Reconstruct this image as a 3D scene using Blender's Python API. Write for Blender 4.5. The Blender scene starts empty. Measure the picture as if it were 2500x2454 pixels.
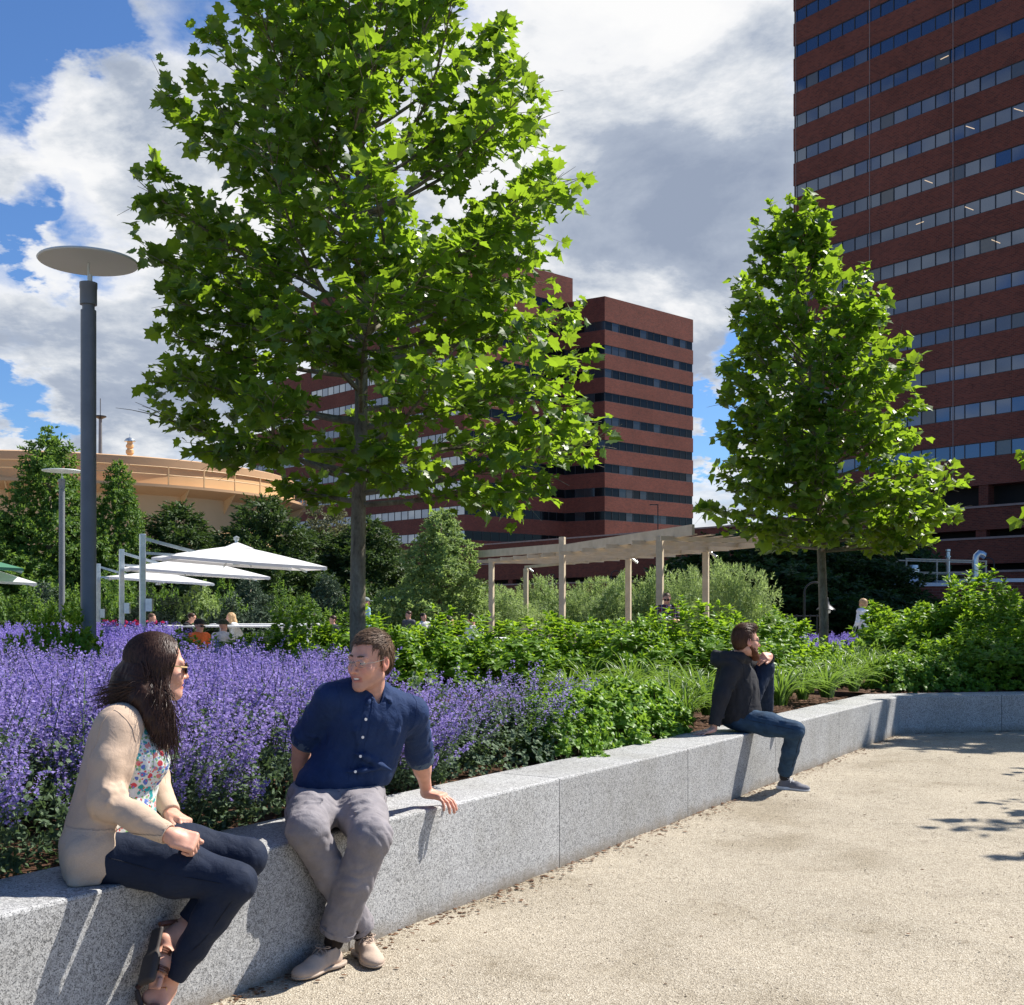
import bpy, math, random
import numpy as np
from mathutils import Vector, Matrix
R = math.radians
S = bpy.context.scene
COL = S.collection
# ------------------------------------------------------------------ camera, sky, sun, exposure
F, CX, HZ, HC = 2830.0, 1250.0, 1485.0, 1.45      # focal length, centre column, horizon row (photo pixels), eye height
cam_d = bpy.data.cameras.new('camera'); cam = bpy.data.objects.new('camera', cam_d); COL.objects.link(cam)
cam.location = (0, 0, HC); cam.rotation_euler = (R(90), 0, 0)
cam_d.sensor_width = 36; cam_d.sensor_fit = 'HORIZONTAL'; cam_d.lens = 36*F/2500
cam_d.shift_y = (HZ-1227)/2500
cam_d.clip_end = 3000; cam_d.clip_start = .05
S.camera = cam
SUN_AZ = Vector((.875, .484)).normalized(); SUN_EL = 50
sund = bpy.data.lights.new('sun', 'SUN'); sun = bpy.data.objects.new('sun', sund); COL.objects.link(sun)
sund.energy = 5.0; sund.angle = R(.5); sund.color = (1, .95, .87)
sdir = Vector((SUN_AZ.x*math.cos(R(SUN_EL)), SUN_AZ.y*math.cos(R(SUN_EL)), math.sin(R(SUN_EL))))
sun.rotation_euler = sdir.to_track_quat('Z', 'Y').to_euler()
S.view_settings.view_transform = 'Standard'; S.view_settings.look = 'None'; S.view_settings.gamma = 1
S.view_settings.exposure = .84
CLOUD = .55
w = bpy.data.worlds.new('World'); S.world = w; w.use_nodes = True
nt = w.node_tree; nt.nodes.clear()
def N(nt, t, **k):
    n = nt.nodes.new(t)
    for a, b in k.items():
        if a in n.inputs.keys() if isinstance(a, str) else False: n.inputs[a].default_value = b
        else: setattr(n, a, b)
    return n
def L(nt, a, b): nt.links.new(a, b)
def mth(nt, op, a, b=None, c=None, clamp=False):
    n = nt.nodes.new('ShaderNodeMath'); n.operation = op; n.use_clamp = clamp
    for i, x in enumerate((a, b, c)):
        if x is None: continue
        if isinstance(x, (int, float)): n.inputs[i].default_value = x
        else: L(nt, x, n.inputs[i])
    return n.outputs[0]
def ramp(nt, fac, stops, interp='LINEAR'):
    n = nt.nodes.new('ShaderNodeValToRGB'); n.color_ramp.interpolation = interp
    e = n.color_ramp.elements
    while len(e) < len(stops): e.new(.5)
    for i, (p, c) in enumerate(stops):
        e[i].position = p; e[i].color = (c, c, c, 1) if isinstance(c, (int, float)) else (*c, 1)
    L(nt, fac, n.inputs[0]); return n.outputs[0]
def mixc(nt, fac, a, b, mode='MIX'):
    n = nt.nodes.new('ShaderNodeMix'); n.data_type = 'RGBA'; n.blend_type = mode
    for s, x in ((n.inputs[0], fac), (n.inputs[6], a), (n.inputs[7], b)):
        if isinstance(x, (int, float)): s.default_value = x
        elif isinstance(x, tuple): s.default_value = (*x, 1)
        else: L(nt, x, s)
    return n.outputs[2]
def noise(nt, vec, scale, detail=3, rough=.5, dist=0, out=0):
    n = nt.nodes.new('ShaderNodeTexNoise'); n.inputs['Scale'].default_value = scale
    n.inputs['Detail'].default_value = detail; n.inputs['Roughness'].default_value = rough; n.inputs['Distortion'].default_value = dist
    if vec is not None: L(nt, vec, n.inputs['Vector'])
    return n.outputs[out]
def vmath(nt, op, a, b=None, scale=None):
    n = nt.nodes.new('ShaderNodeVectorMath'); n.operation = op
    for i, x in enumerate((a, b)):
        if x is None: continue
        if isinstance(x, tuple): n.inputs[i].default_value = x
        else: L(nt, x, n.inputs[i])
    if scale is not None: n.inputs['Scale'].default_value = scale
    return n.outputs['Value'] if op in ('DOT_PRODUCT', 'LENGTH', 'DISTANCE') else n.outputs['Vector']
def build_world():
    tc = N(nt, 'ShaderNodeTexCoord').outputs['Generated']
    sky = N(nt, 'ShaderNodeTexSky'); sky.sky_type = 'NISHITA'; sky.sun_disc = False
    sky.sun_elevation = R(SUN_EL); sky.sun_rotation = math.atan2(SUN_AZ.x, SUN_AZ.y); sky.dust_density = .4; sky.ozone_density = 2.5
    d = vmath(nt, 'NORMALIZE', tc)
    sp = N(nt, 'ShaderNodeSeparateXYZ'); L(nt, d, sp.inputs[0])
    zz = mth(nt, 'ADD', mth(nt, 'MAXIMUM', sp.outputs[2], 0.0), .30)
    cb = N(nt, 'ShaderNodeCombineXYZ')
    L(nt, mth(nt, 'DIVIDE', sp.outputs[0], zz), cb.inputs[0]); L(nt, mth(nt, 'DIVIDE', sp.outputs[1], zz), cb.inputs[1])
    cb.inputs[2].default_value = 3.1
    p = cb.outputs[0]
    big = noise(nt, p, 1.7, 3, .5, .3); fine = noise(nt, p, 3.6, 9, .58, .15)
    cov = mth(nt, 'ADD', mth(nt, 'MULTIPLY', big, .5), mth(nt, 'MULTIPLY', fine, .6)); cov = mth(nt, 'ADD', cov, .055)
    dn = vmath(nt, 'NORMALIZE', vmath(nt, 'ADD', d, vmath(nt, 'SCALE', vmath(nt, 'SUBTRACT', noise(nt, p, 5.5, 6, .6, 0, 1), (.5, .5, .5)), scale=.16)))
    def blob(cov, u, v, rad, amt):                      # openings and banks of the cloud cover, by compass direction
        q = Vector(((u-CX), F, (HZ-v))).normalized()
        dp = vmath(nt, 'DOT_PRODUCT', dn, tuple(q))
        c0 = math.cos(math.atan(rad/F)*1.0); c1 = math.cos(math.atan(rad/F)*.15)
        m = mth(nt, 'DIVIDE', mth(nt, 'SUBTRACT', dp, c0), c1-c0, clamp=True)
        m = mth(nt, 'MULTIPLY', mth(nt, 'MULTIPLY', m, m), mth(nt, 'SUBTRACT', 3.0, mth(nt, 'MULTIPLY', m, 2.0)))
        return mth(nt, 'ADD', cov, mth(nt, 'MULTIPLY', m, amt))
    for b in ((60, 120, 330, -.36), (330, 10, 200, -.10), (560, 40, 150, -.12), (20, 570, 110, -.25), (215, 580, 130, -.22), (40, 960, 110, -.26),
              (1740, 1010, 130, -.45), (1800, 830, 90, -.2), (250, 1080, 200, .10),
              (1500, 450, 620, .22), (300, 330, 190, .25), (100, 420, 260, .16), (300, 800, 300, .12), (500, 500, 300, .15), (1350, 900, 300, .12)):
        cov = blob(cov, *b)
    # unseen sky overhead and behind the photographer cleared to blue for less fill
    cov = mth(nt, 'SUBTRACT', cov, mth(nt, 'MULTIPLY', mth(nt, 'SUBTRACT', .55, sp.outputs[1], clamp=True), .42))
    cov = mth(nt, 'SUBTRACT', cov, mth(nt, 'MULTIPLY', mth(nt, 'SUBTRACT', sp.outputs[2], .55, clamp=True), .30))
    for q, c0, amt in (((-.86, -.03, .60), .90, -.34), ((-.96, -.02, .30), .962, .50), ((-.93, .30, .22), .955, .35), ((-.99, -.02, .12), .985, -.16)):  # unseen clouds and blue gaps added at left for the window reflections
        m = mth(nt, 'DIVIDE', mth(nt, 'SUBTRACT', vmath(nt, 'DOT_PRODUCT', dn, tuple(Vector(q).normalized())), c0), 1-c0, clamp=True); cov = mth(nt, 'ADD', cov, mth(nt, 'MULTIPLY', m, amt))
    mask = ramp(nt, cov, [(.465, 0.0), (.56, .85), (.64, 1.0)])
    sh = noise(nt, vmath(nt, 'ADD', p, (.13, .21, 5.)), 3.2, 9, .62, .2)
    sh2 = mth(nt, 'ADD', mth(nt, 'ADD', mth(nt, 'MULTIPLY', sh, 1.15), -.17), mth(nt, 'MULTIPLY', cov, .35))
    # grey-blue bellies: the mass right of the tall tree
    def dark(val, u, v, rad, amt):
        return blob(val, u, v, rad, amt)
    for b in ((1650, 380, 380, .055), (1800, 560, 240, .04), (1450, 230, 240, .03), (150, 620, 200, .02), (300, 950, 330, .05), (1800, 90, 300, -.06), (1500, 60, 260, -.10), (1450, 640, 230, -.10), (150, 340, 200, -.12), (560, 200, 200, -.1)):
        sh2 = dark(sh2, *b)
    cc = ramp(nt, sh2, [(.45, (1.0, 1.0, 1.0)), (.56, (.93, .94, .96)), (.64, (.70, .74, .80)), (.74, (.44, .50, .61)), (.90, (.32, .38, .50))])
    b1 = N(nt, 'ShaderNodeBackground'); b2 = N(nt, 'ShaderNodeBackground')
    skc = mixc(nt, 1.0, sky.outputs[0], (.50, .70, .96), 'MULTIPLY')
    L(nt, skc, b1.inputs[0]); b1.inputs[1].default_value = .085
    L(nt, cc, b2.inputs[0]); b2.inputs[1].default_value = CLOUD
    ms = N(nt, 'ShaderNodeMixShader'); L(nt, mask, ms.inputs[0]); L(nt, b1.outputs[0], ms.inputs[1]); L(nt, b2.outputs[0], ms.inputs[2])
    o = N(nt, 'ShaderNodeOutputWorld'); L(nt, ms.outputs[0], o.inputs[0])
build_world()
S.cycles.max_bounces = 8; S.cycles.transparent_max_bounces = 8
S.cycles.use_denoising = True
# ------------------------------------------------------------------ helpers
rng = np.random.default_rng(7)
def V3(*a): return np.array(a, float)
def W(u, v, Y): return V3((u-CX)/F*Y, Y, HC-(v-HZ)/F*Y)           # photo pixel + distance -> point
def unit(a): a = np.asarray(a, float); return a/(np.linalg.norm(a)+1e-12)
def mat(name, col, rough=.6, fn=None, **k):
    m = bpy.data.materials.new(name); m.use_nodes = True
    b = m.node_tree.nodes['Principled BSDF']
    b.inputs['Base Color'].default_value = (*col, 1); b.inputs['Roughness'].default_value = rough
    for a, v in k.items():
        b.inputs[a.replace('_', ' ')].default_value = v
    if fn: fn(m.node_tree, b)
    m.diffuse_color = (*col, 1)
    return m
def objc(nt): return N(nt, 'ShaderNodeTexCoord').outputs['Object']
def bump(nt, b, h, strength, dist=.01):
    n = nt.nodes.new('ShaderNodeBump'); n.inputs['Strength'].default_value = strength; n.inputs['Distance'].default_value = dist
    L(nt, h, n.inputs['Height']); L(nt, n.outputs[0], b.inputs['Normal']); return n
def mottled(name, c1, c2, scale, rough=.7, bs=0, detail=4, spec=.3, bscale=None, c3=None, **k):
    def f(t, b):
        o = objc(t); n = noise(t, o, scale, detail, .6)
        st = [(.3, c1), (.7, c2)] if c3 is None else [(.25, c1), (.5, c2), (.75, c3)]
        L(t, ramp(t, n, st), b.inputs['Base Color'])
        if bs: bump(t, b, noise(t, o, bscale or scale*3, 4, .6), bs)
        b.inputs['Specular IOR Level'].default_value = spec
    return mat(name, c1, rough, f, **k)
def mesh_np(name, verts, faces, mats=None, smooth=False, colors=None, midx=None, uv=None):
    """verts (n,3); faces: (m,k) array or list of arrays (k may differ per array)"""
    me = bpy.data.meshes.new(name)
    fl = faces if isinstance(faces, list) and np.ndim(faces[0]) == 2 else [faces]
    fl = [np.asarray(f, np.int32) for f in fl if len(f)]
    nl = sum(f.size for f in fl); nf = sum(len(f) for f in fl)
    me.vertices.add(len(verts)); me.vertices.foreach_set('co', np.asarray(verts, np.float32).ravel())
    me.loops.add(nl); me.loops.foreach_set('vertex_index', np.concatenate([f.ravel() for f in fl]))
    me.polygons.add(nf)
    tot = np.concatenate([np.full(len(f), f.shape[1], np.int32) for f in fl])
    st = np.concatenate([[0], np.cumsum(tot)[:-1]]).astype(np.int32)
    me.polygons.foreach_set('loop_start', st); me.polygons.foreach_set('loop_total', tot)
    me.polygons.foreach_set('use_smooth', np.full(nf, bool(smooth)))
    if midx is not None: me.polygons.foreach_set('material_index', np.asarray(midx, np.int32))
    if colors is not None:
        ca = me.color_attributes.new('Col', 'FLOAT_COLOR', 'POINT')
        c = np.ones((len(verts), 4), np.float32); c[:, :3] = colors; ca.data.foreach_set('color', c.ravel())
    if uv is not None:
        ul = me.uv_layers.new(name='UVMap'); ul.data.foreach_set('uv', np.asarray(uv, np.float32).ravel())
    for m in (mats if isinstance(mats, (list, tuple)) else [mats] if mats else []): me.materials.append(m)
    me.update(calc_edges=True); me.validate(); return me
ORD = ['', 'second ', 'third ', 'fourth ', 'fifth ', 'sixth ', 'seventh ', 'eighth ', 'ninth ', 'tenth ', 'eleventh ', 'twelfth ', 'thirteenth ', 'fourteenth ', 'fifteenth ', 'sixteenth ']
def nth(i, n, what, where): return ('leftmost '+what if i == 0 else 'rightmost '+what if i == n-1 else ORD[i]+what+' from the left')+where
def add(name, me, parent=None, loc=None, rz=0):
    o = bpy.data.objects.new(name, me); COL.objects.link(o)
    if parent is not None: o.parent = parent
    if loc is not None: o.location = loc
    if rz: o.rotation_euler.z = rz
    return o
def tag(o, label, cat, group=None, kind=None):
    o['label'] = label; o['category'] = cat
    if group: o['group'] = group
    if kind: o['kind'] = kind
    return o
def thing(name, label, cat, loc=(0, 0, 0), rz=0, group=None):
    o = bpy.data.objects.new(name, None); COL.objects.link(o); o.empty_display_size = .2
    o.location = [float(a) for a in loc]; o.rotation_euler.z = rz
    return tag(o, label, cat, group)
class MB:
    """collects polygons; build() links them as one mesh object"""
    def __init__(s): s.v = []; s.f = {}; s.n = 0; s.uv = {}
    def raw(s, v, faces, uv=None):
        v = np.asarray(v, float).reshape(-1, 3)
        for f in faces: s.f.setdefault(len(f), []).append([i+s.n for i in f]); s.uv.setdefault(len(f), []).append(None)
        s.v.append(v); s.n += len(v)
    def box(s, c, size, rz=0, axes=None):
        h = np.array(size, float)/2
        p = np.array([[x, y, z] for x in (-1, 1) for y in (-1, 1) for z in (-1, 1)], float)*h
        if axes is not None: p = p@np.array(axes, float)
        elif rz:
            c_, s_ = math.cos(rz), math.sin(rz); p = p@np.array([[c_, s_, 0], [-s_, c_, 0], [0, 0, 1]])
        s.raw(p+np.array(c, float), [(0, 1, 3, 2), (4, 6, 7, 5), (0, 4, 5, 1), (2, 3, 7, 6), (0, 2, 6, 4), (1, 5, 7, 3)])
    def bar(s, a, b, w, h, up=(0, 0, 1)):
        a = np.array(a, float); b = np.array(b, float); x = unit(b-a); y = unit(np.cross(up, x)); z = np.cross(x, y)
        s.box((a+b)/2, (np.linalg.norm(b-a), w, h), axes=[x, y, z])
    def tube(s, pts, rad, seg=10, caps=True):
        pts = np.array(pts, float); n = len(pts); rad = np.broadcast_to(rad, (n,)) if np.ndim(rad) else np.full(n, rad)
        T = np.gradient(pts, axis=0); T /= np.linalg.norm(T, axis=1)[:, None]+1e-12
        ref = V3(0, 0, 1) if abs(T[0][2]) < .9 else V3(1, 0, 0)
        x = unit(np.cross(ref, T[0])); vs = []
        for i in range(n):
            x = unit(x-T[i]*x.dot(T[i])); y = np.cross(T[i], x)
            a = np.arange(seg)*2*math.pi/seg
            vs.append(pts[i]+rad[i]*(np.cos(a)[:, None]*x+np.sin(a)[:, None]*y))
        fs = [(i*seg+j, i*seg+(j+1) % seg, (i+1)*seg+(j+1) % seg, (i+1)*seg+j) for i in range(n-1) for j in range(seg)]
        if caps: fs += [tuple(range(seg-1, -1, -1)), tuple((n-1)*seg+j for j in range(seg))]
        s.raw(np.concatenate(vs), fs)
    def lathe(s, prof, c=(0, 0, 0), seg=24):
        a = np.arange(seg)*2*math.pi/seg; vs = [np.stack([r*np.cos(a), r*np.sin(a), np.full(seg, z)], 1) for r, z in prof]
        n = len(prof); fs = [(i*seg+j, i*seg+(j+1) % seg, (i+1)*seg+(j+1) % seg, (i+1)*seg+j) for i in range(n-1) for j in range(seg)]
        if prof[0][0] > 1e-4: fs.append(tuple(range(seg-1, -1, -1)))
        if prof[-1][0] > 1e-4: fs.append(tuple((n-1)*seg+j for j in range(seg)))
        s.raw(np.concatenate(vs)+np.array(c, float), fs)
    def prism(s, poly, z0, z1, cap=True):
        n = len(poly); v = [(*p, z0) for p in poly]+[(*p, z1) for p in poly]
        fs = [(i, (i+1) % n, n+(i+1) % n, n+i) for i in range(n)]
        if cap: fs += [tuple(range(n-1, -1, -1)), tuple(range(n, 2*n))]
        s.raw(v, fs)
    def mesh(s, name, m, smooth=False, uvwall=False):
        v = np.concatenate(s.v); fl = [np.array(s.f[k]) for k in s.f]; uv = None
        if uvwall:
            out = []
            for f in fl:
                P = v[f]; nn = np.cross(P[:, 1]-P[:, 0], P[:, 2]-P[:, 0]); nn /= np.linalg.norm(nn, axis=1)[:, None]+1e-9
                t = np.stack([-nn[:, 1], nn[:, 0]], 1); L_ = np.linalg.norm(t, axis=1)
                flat = L_ < .3; t[flat] = (1, 0); L_[flat] = 1; t /= L_[:, None]
                U = P[..., 0]*t[:, None, 0]+P[..., 1]*t[:, None, 1]; Vv = np.where(flat[:, None], P[..., 1], P[..., 2])
                out.append(np.stack([U, Vv], -1).reshape(-1, 2))
            uv = np.concatenate(out)
        return mesh_np(name, v, fl, m, smooth, uv=uv)
    def build(s, name, m, parent=None, smooth=False, bevel=0, uvwall=False, loc=None, rz=0):
        o = add(name, s.mesh(name, m, smooth, uvwall), parent, loc, rz)
        if bevel:
            b = o.modifiers.new('bevel', 'BEVEL'); b.width = bevel; b.segments = 2; b.limit_method = 'ANGLE'; b.angle_limit = R(40)
        if smooth and bevel == 0 and hasattr(o.data, 'set_sharp_from_angle'): o.data.set_sharp_from_angle(angle=R(40))
        return o
def copy_thing(root, loc, rz=0, scale=1, label=None, cat=None, group=None):
    r = root.copy(); COL.objects.link(r); r.location = [float(a) for a in loc]; r.rotation_euler.z = rz
    r.scale = (scale,)*3 if np.ndim(scale) == 0 else scale
    if label: r['label'] = label
    if cat: r['category'] = cat
    if group: r['group'] = group
    for ch in list(root.children):
        c = ch.copy(); COL.objects.link(c); c.parent = r
        for g in list(ch.children):
            d = g.copy(); COL.objects.link(d); d.parent = c
    return r
# ------------------------------------------------------------------ materials
def leafmat(name, c1, c2, tr=(.30, .45, .04), tw=.45, rough=.45, spec=.4):
    m = bpy.data.materials.new(name); m.use_nodes = True; t = m.node_tree; b = t.nodes['Principled BSDF']
    vc = N(t, 'ShaderNodeVertexColor'); vc.layer_name = 'Col'
    col = mixc(t, N(t, 'ShaderNodeSeparateColor').outputs[0], c1, c2)
    sep = [n for n in t.nodes if n.bl_idname == 'ShaderNodeSeparateColor'][0]; L(t, vc.outputs[0], sep.inputs[0])
    L(t, col, b.inputs['Base Color']); b.inputs['Roughness'].default_value = rough; b.inputs['Specular IOR Level'].default_value = spec
    tl = N(t, 'ShaderNodeBsdfTranslucent'); tc = mixc(t, sep.outputs[0], tuple(x*.75 for x in tr), tr); L(t, tc, tl.inputs[0])
    ms = N(t, 'ShaderNodeMixShader'); ms.inputs[0].default_value = tw
    L(t, b.outputs[0], ms.inputs[1]); L(t, tl.outputs[0], ms.inputs[2])
    L(t, ms.outputs[0], t.nodes['Material Output'].inputs[0]); return m
M = {}
M['plane_leaf'] = leafmat('plane_leaf', (.042, .092, .014), (.100, .185, .024), (.36, .56, .028), .46, .40, .5)
M['shrub_leaf'] = leafmat('shrub_leaf', (.085, .185, .016), (.165, .300, .032), (.40, .62, .035), .45, .45, .4)
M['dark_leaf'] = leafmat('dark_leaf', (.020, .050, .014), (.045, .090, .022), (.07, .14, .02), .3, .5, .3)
M['yew_leaf'] = leafmat('yew_leaf', (.030, .062, .020), (.080, .130, .035), (.10, .17, .03), .3, .55, .25)
M['fresh_leaf'] = leafmat('fresh_leaf', (.060, .140, .024), (.130, .230, .050), (.26, .42, .06), .42, .5, .3)
M['pale_leaf'] = leafmat('pale_leaf', (.170, .250, .080), (.270, .370, .130), (.38, .52, .14), .42, .55, .25)
M['willow_leaf'] = leafmat('willow_leaf', (.23, .31, .11), (.35, .44, .18), (.44, .58, .18), .42, .55, .25)
M['olive_leaf'] = leafmat('olive_leaf', (.090, .110, .045), (.170, .170, .090), (.2, .2, .08), .3, .55, .25)
M['spruce_leaf'] = leafmat('spruce_leaf', (.060, .095, .060), (.110, .155, .095), (.10, .15, .08), .2, .6, .2)
M['lily_leaf'] = leafmat('lily_leaf', (.065, .140, .024), (.140, .240, .050), (.26, .42, .05), .40, .4, .45)
M['catmint_leaf'] = leafmat('catmint_leaf', (.060, .105, .050), (.130, .190, .105), (.14, .22, .07), .3, .6, .25)
M['sedum_leaf'] = leafmat('sedum_leaf', (.10, .225, .022), (.185, .330, .048), (.34, .54, .05), .40, .45, .35)
M['catmint_flower'] = leafmat('catmint_flower', (.165, .120, .370), (.440, .370, .740), (.42, .33, .74), .40, .7, .15)
M['far_flower'] = leafmat('far_flower', (.20, .15, .50), (.36, .28, .72), (.35, .28, .70), .35, .7, .15)
M['rose'] = leafmat('rose', (.50, .02, .10), (.75, .05, .20), (.6, .05, .15), .3, .6, .2)
M['stem'] = mat('stem', (.06, .10, .03), .7)
M['woody_stem'] = mat('woody_stem', (.08, .06, .035), .8)
def bark(t, b):
    o = objc(t); mp = N(t, 'ShaderNodeMapping'); mp.inputs['Scale'].default_value = (1, 1, .5); L(t, o, mp.inputs[0])
    n = noise(t, mp.outputs[0], 9, 5, .6, .6); n2 = noise(t, mp.outputs[0], 45, 4, .6)
    c = ramp(t, n, [(.30, (.070, .055, .036)), (.40, (.15, .125, .085)), (.58, (.22, .195, .14)), (.75, (.27, .25, .19))])
    c = mixc(t, .5, c, ramp(t, n2, [(.3, .35), (.6, 1.0)]), 'MULTIPLY')
    L(t, c, b.inputs['Base Color']); bump(t, b, mth(t, 'ADD', n, n2), .6, .01)
M['bark'] = mat('bark', (.2, .18, .13), .85, bark)
def granite(t, b):
    o = objc(t)
    v = N(t, 'ShaderNodeTexVoronoi'); v.inputs['Scale'].default_value = 300; L(t, o, v.inputs['Vector'])
    sp = N(t, 'ShaderNodeSeparateColor'); L(t, v.outputs['Color'], sp.inputs[0])
    c = ramp(t, sp.outputs[0], [(0, (.10, .102, .106)), (.15, (.14, .142, .146)), (.20, (.28, .28, .28)), (.50, (.38, .38, .378)), (.75, (.46, .46, .455)), (.97, (.56, .56, .55))], 'LINEAR')
    v2 = N(t, 'ShaderNodeTexVoronoi'); v2.inputs['Scale'].default_value = 95; L(t, o, v2.inputs['Vector'])
    s2 = N(t, 'ShaderNodeSeparateColor'); L(t, v2.outputs['Color'], s2.inputs[0])
    c = mixc(t, 1.0, c, ramp(t, s2.outputs[1], [(0, .62), (.3, .95), (1, 1.08)]), 'MULTIPLY')
    st = noise(t, o, 2.2, 5, .65)
    oi = N(t, 'ShaderNodeObjectInfo').outputs['Random']; c = mixc(t, 1.0, c, ramp(t, oi, [(0, .90), (1, 1.06)]), 'MULTIPLY')
    sp3 = N(t, 'ShaderNodeSeparateXYZ'); L(t, o, sp3.inputs[0]); dm = mth(t, 'SUBTRACT', mth(t, 'MULTIPLY', noise(t, o, 7, 5, .7), .16), sp3.outputs[2], clamp=True)
    c = mixc(t, mth(t, 'MULTIPLY', dm, 9, clamp=True), c, (.20, .165, .12))
    c = mixc(t, 1.0, c, ramp(t, st, [(.28, (.80, .79, .76)), (.55, (1.0, 1.0, 1.0)), (.8, (1.05, 1.05, 1.05))]), 'MULTIPLY')
    L(t, c, b.inputs['Base Color']); bump(t, b, mth(t, 'ADD', sp.outputs[0], noise(t, o, 60, 3)), .35, .002)
    b.inputs['Specular IOR Level'].default_value = .4
M['granite'] = mat('granite', (.45, .45, .45), .62, granite)
M['joint'] = mat('joint', (.14, .135, .125), .9)
def gravel(t, b):
    o = objc(t)
    v = N(t, 'ShaderNodeTexVoronoi'); v.inputs['Scale'].default_value = 165; L(t, o, v.inputs['Vector'])
    sp = N(t, 'ShaderNodeSeparateColor'); L(t, v.outputs['Color'], sp.inputs[0])
    c = ramp(t, sp.outputs[0], [(0, (.17, .145, .11)), (.10, (.28, .245, .190)), (.5, (.37, .328, .258)), (.85, (.43, .388, .312)), (1, (.53, .49, .41))])
    big = noise(t, o, .9, 6, .62, .4)
    c = mixc(t, 1.0, c, ramp(t, big, [(.30, (.74, .71, .66)), (.46, (.97, .96, .95)), (.72, (1.14, 1.13, 1.12))]), 'MULTIPLY')
    mid = noise(t, o, 11, 6, .7)
    c = mixc(t, 1.0, c, ramp(t, mid, [(.27, (.62, .58, .52)), (.42, (.97, .96, .95)), (.75, (1.08, 1.07, 1.05))]), 'MULTIPLY')
    L(t, c, b.inputs['Base Color'])
    bump(t, b, mth(t, 'ADD', mth(t, 'ADD', mth(t, 'MULTIPLY', v.outputs['Distance'], 1.2), noise(t, o, 40, 4, .7)), mth(t, 'MULTIPLY', noise(t, o, 5, 4), 2.0)), .58, .009)
    b.inputs['Specular IOR Level'].default_value = .15
M['gravel'] = mat('gravel', (.3, .25, .18), .9, gravel)
M['pebble'] = leafmat('pebble', (.15, .115, .08), (.42, .36, .28), (.1, .1, .1), 0, .8, .2)
M['litter'] = leafmat('litter', (.06, .030, .016), (.19, .10, .055), (.1, .05, .02), .1, .8, .2)
M['soil'] = mottled('soil', (.045, .024, .015), (.11, .06, .038), 30, .95, .8, 6, .1)
M['plaza'] = mottled('plaza', (.20, .18, .15), (.28, .25, .21), 3, .9, .2)
def brick(t, b, dark=1.0):
    uv = N(t, 'ShaderNodeUVMap').outputs[0]
    bt = N(t, 'ShaderNodeTexBrick'); L(t, uv, bt.inputs['Vector'])
    bt.inputs['Scale'].default_value = 1; bt.inputs['Brick Width'].default_value = .42; bt.inputs['Row Height'].default_value = .16
    bt.inputs['Mortar Size'].default_value = .016; bt.inputs['Mortar Smooth'].default_value = .3; bt.inputs['Bias'].default_value = -.1
    bt.inputs['Color1'].default_value = (.185*dark, .054*dark, .037*dark, 1); bt.inputs['Color2'].default_value = (.105*dark, .036*dark, .028*dark, 1)
    bt.inputs['Mortar'].default_value = (.17*dark, .095*dark, .080*dark, 1)
    o = objc(t); n = noise(t, o, .12, 5, .6); n2 = noise(t, uv, 1.1, 4, .7)
    c = mixc(t, 1.0, bt.outputs[0], ramp(t, n, [(.3, .82), (.7, 1.12)]), 'MULTIPLY')
    c = mixc(t, 1.0, c, ramp(t, n2, [(.25, .65), (.4, 1.0), (.7, 1.05)]), 'MULTIPLY')
    L(t, c, b.inputs['Base Color']); b.inputs['Specular IOR Level'].default_value = .15
M['brick'] = mat('brick', (.2, .06, .05), .9, brick)
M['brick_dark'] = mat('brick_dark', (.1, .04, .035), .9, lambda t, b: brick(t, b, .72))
M['ledge'] = mottled('ledge', (.20, .15, .14), (.28, .22, .20), 1.5, .85)
M['void'] = mat('void', (.008, .008, .009), .9)  # near black, stands in for unlit depth inside openings
def glassm(name, c, met, rough=.03):
    def f(t, b):
        o = objc(t); n = noise(t, o, .7, 2); bump(t, b, n, .02, .02)
    return mat(name, c, rough, f, Metallic=met)
M['glass_tower'] = glassm('glass_tower', (.105, .13, .175), .85)
M['glass_blind'] = mat('glass_blind', (.10, .11, .12), .12, Metallic=.3)
M['glass_left'] = glassm('glass_left', (.27, .31, .36), .9)
M['glass_dark'] = glassm('glass_dark', (.006, .008, .010), .0, .08); M['glass_dark'].node_tree.nodes['Principled BSDF'].inputs['Specular IOR Level'].default_value = .16  # dark tint replaces the dark surroundings these faces would mirror
M['glass_dim'] = glassm('glass_dim', (.03, .035, .04), .1, .08)
M['mullion'] = mat('mullion', (.025, .028, .035), .5)
M['white_trim'] = mottled('white_trim', (.55, .58, .62), (.7, .72, .75), 3, .5)
M['tank'] = mottled('tank', (.62, .39, .19), (.72, .47, .24), .25, .55, 0, 5)
M['tank_dark'] = mottled('tank_dark', (.50, .31, .17), (.57, .36, .2), .4, .6)
M['galv'] = mottled('galv', (.42, .46, .48), (.62, .65, .66), 6, .3, 0, 3, .5, Metallic=.9)
M['pole_grey'] = mottled('pole_grey', (.15, .16, .17), (.185, .195, .205), 5, .5, 0, 4, .4)
M['disc_grey'] = mat('disc_grey', (.62, .66, .64), .5)
M['dark_metal'] = mat('dark_metal', (.02, .022, .025), .4, Metallic=.4)
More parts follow.
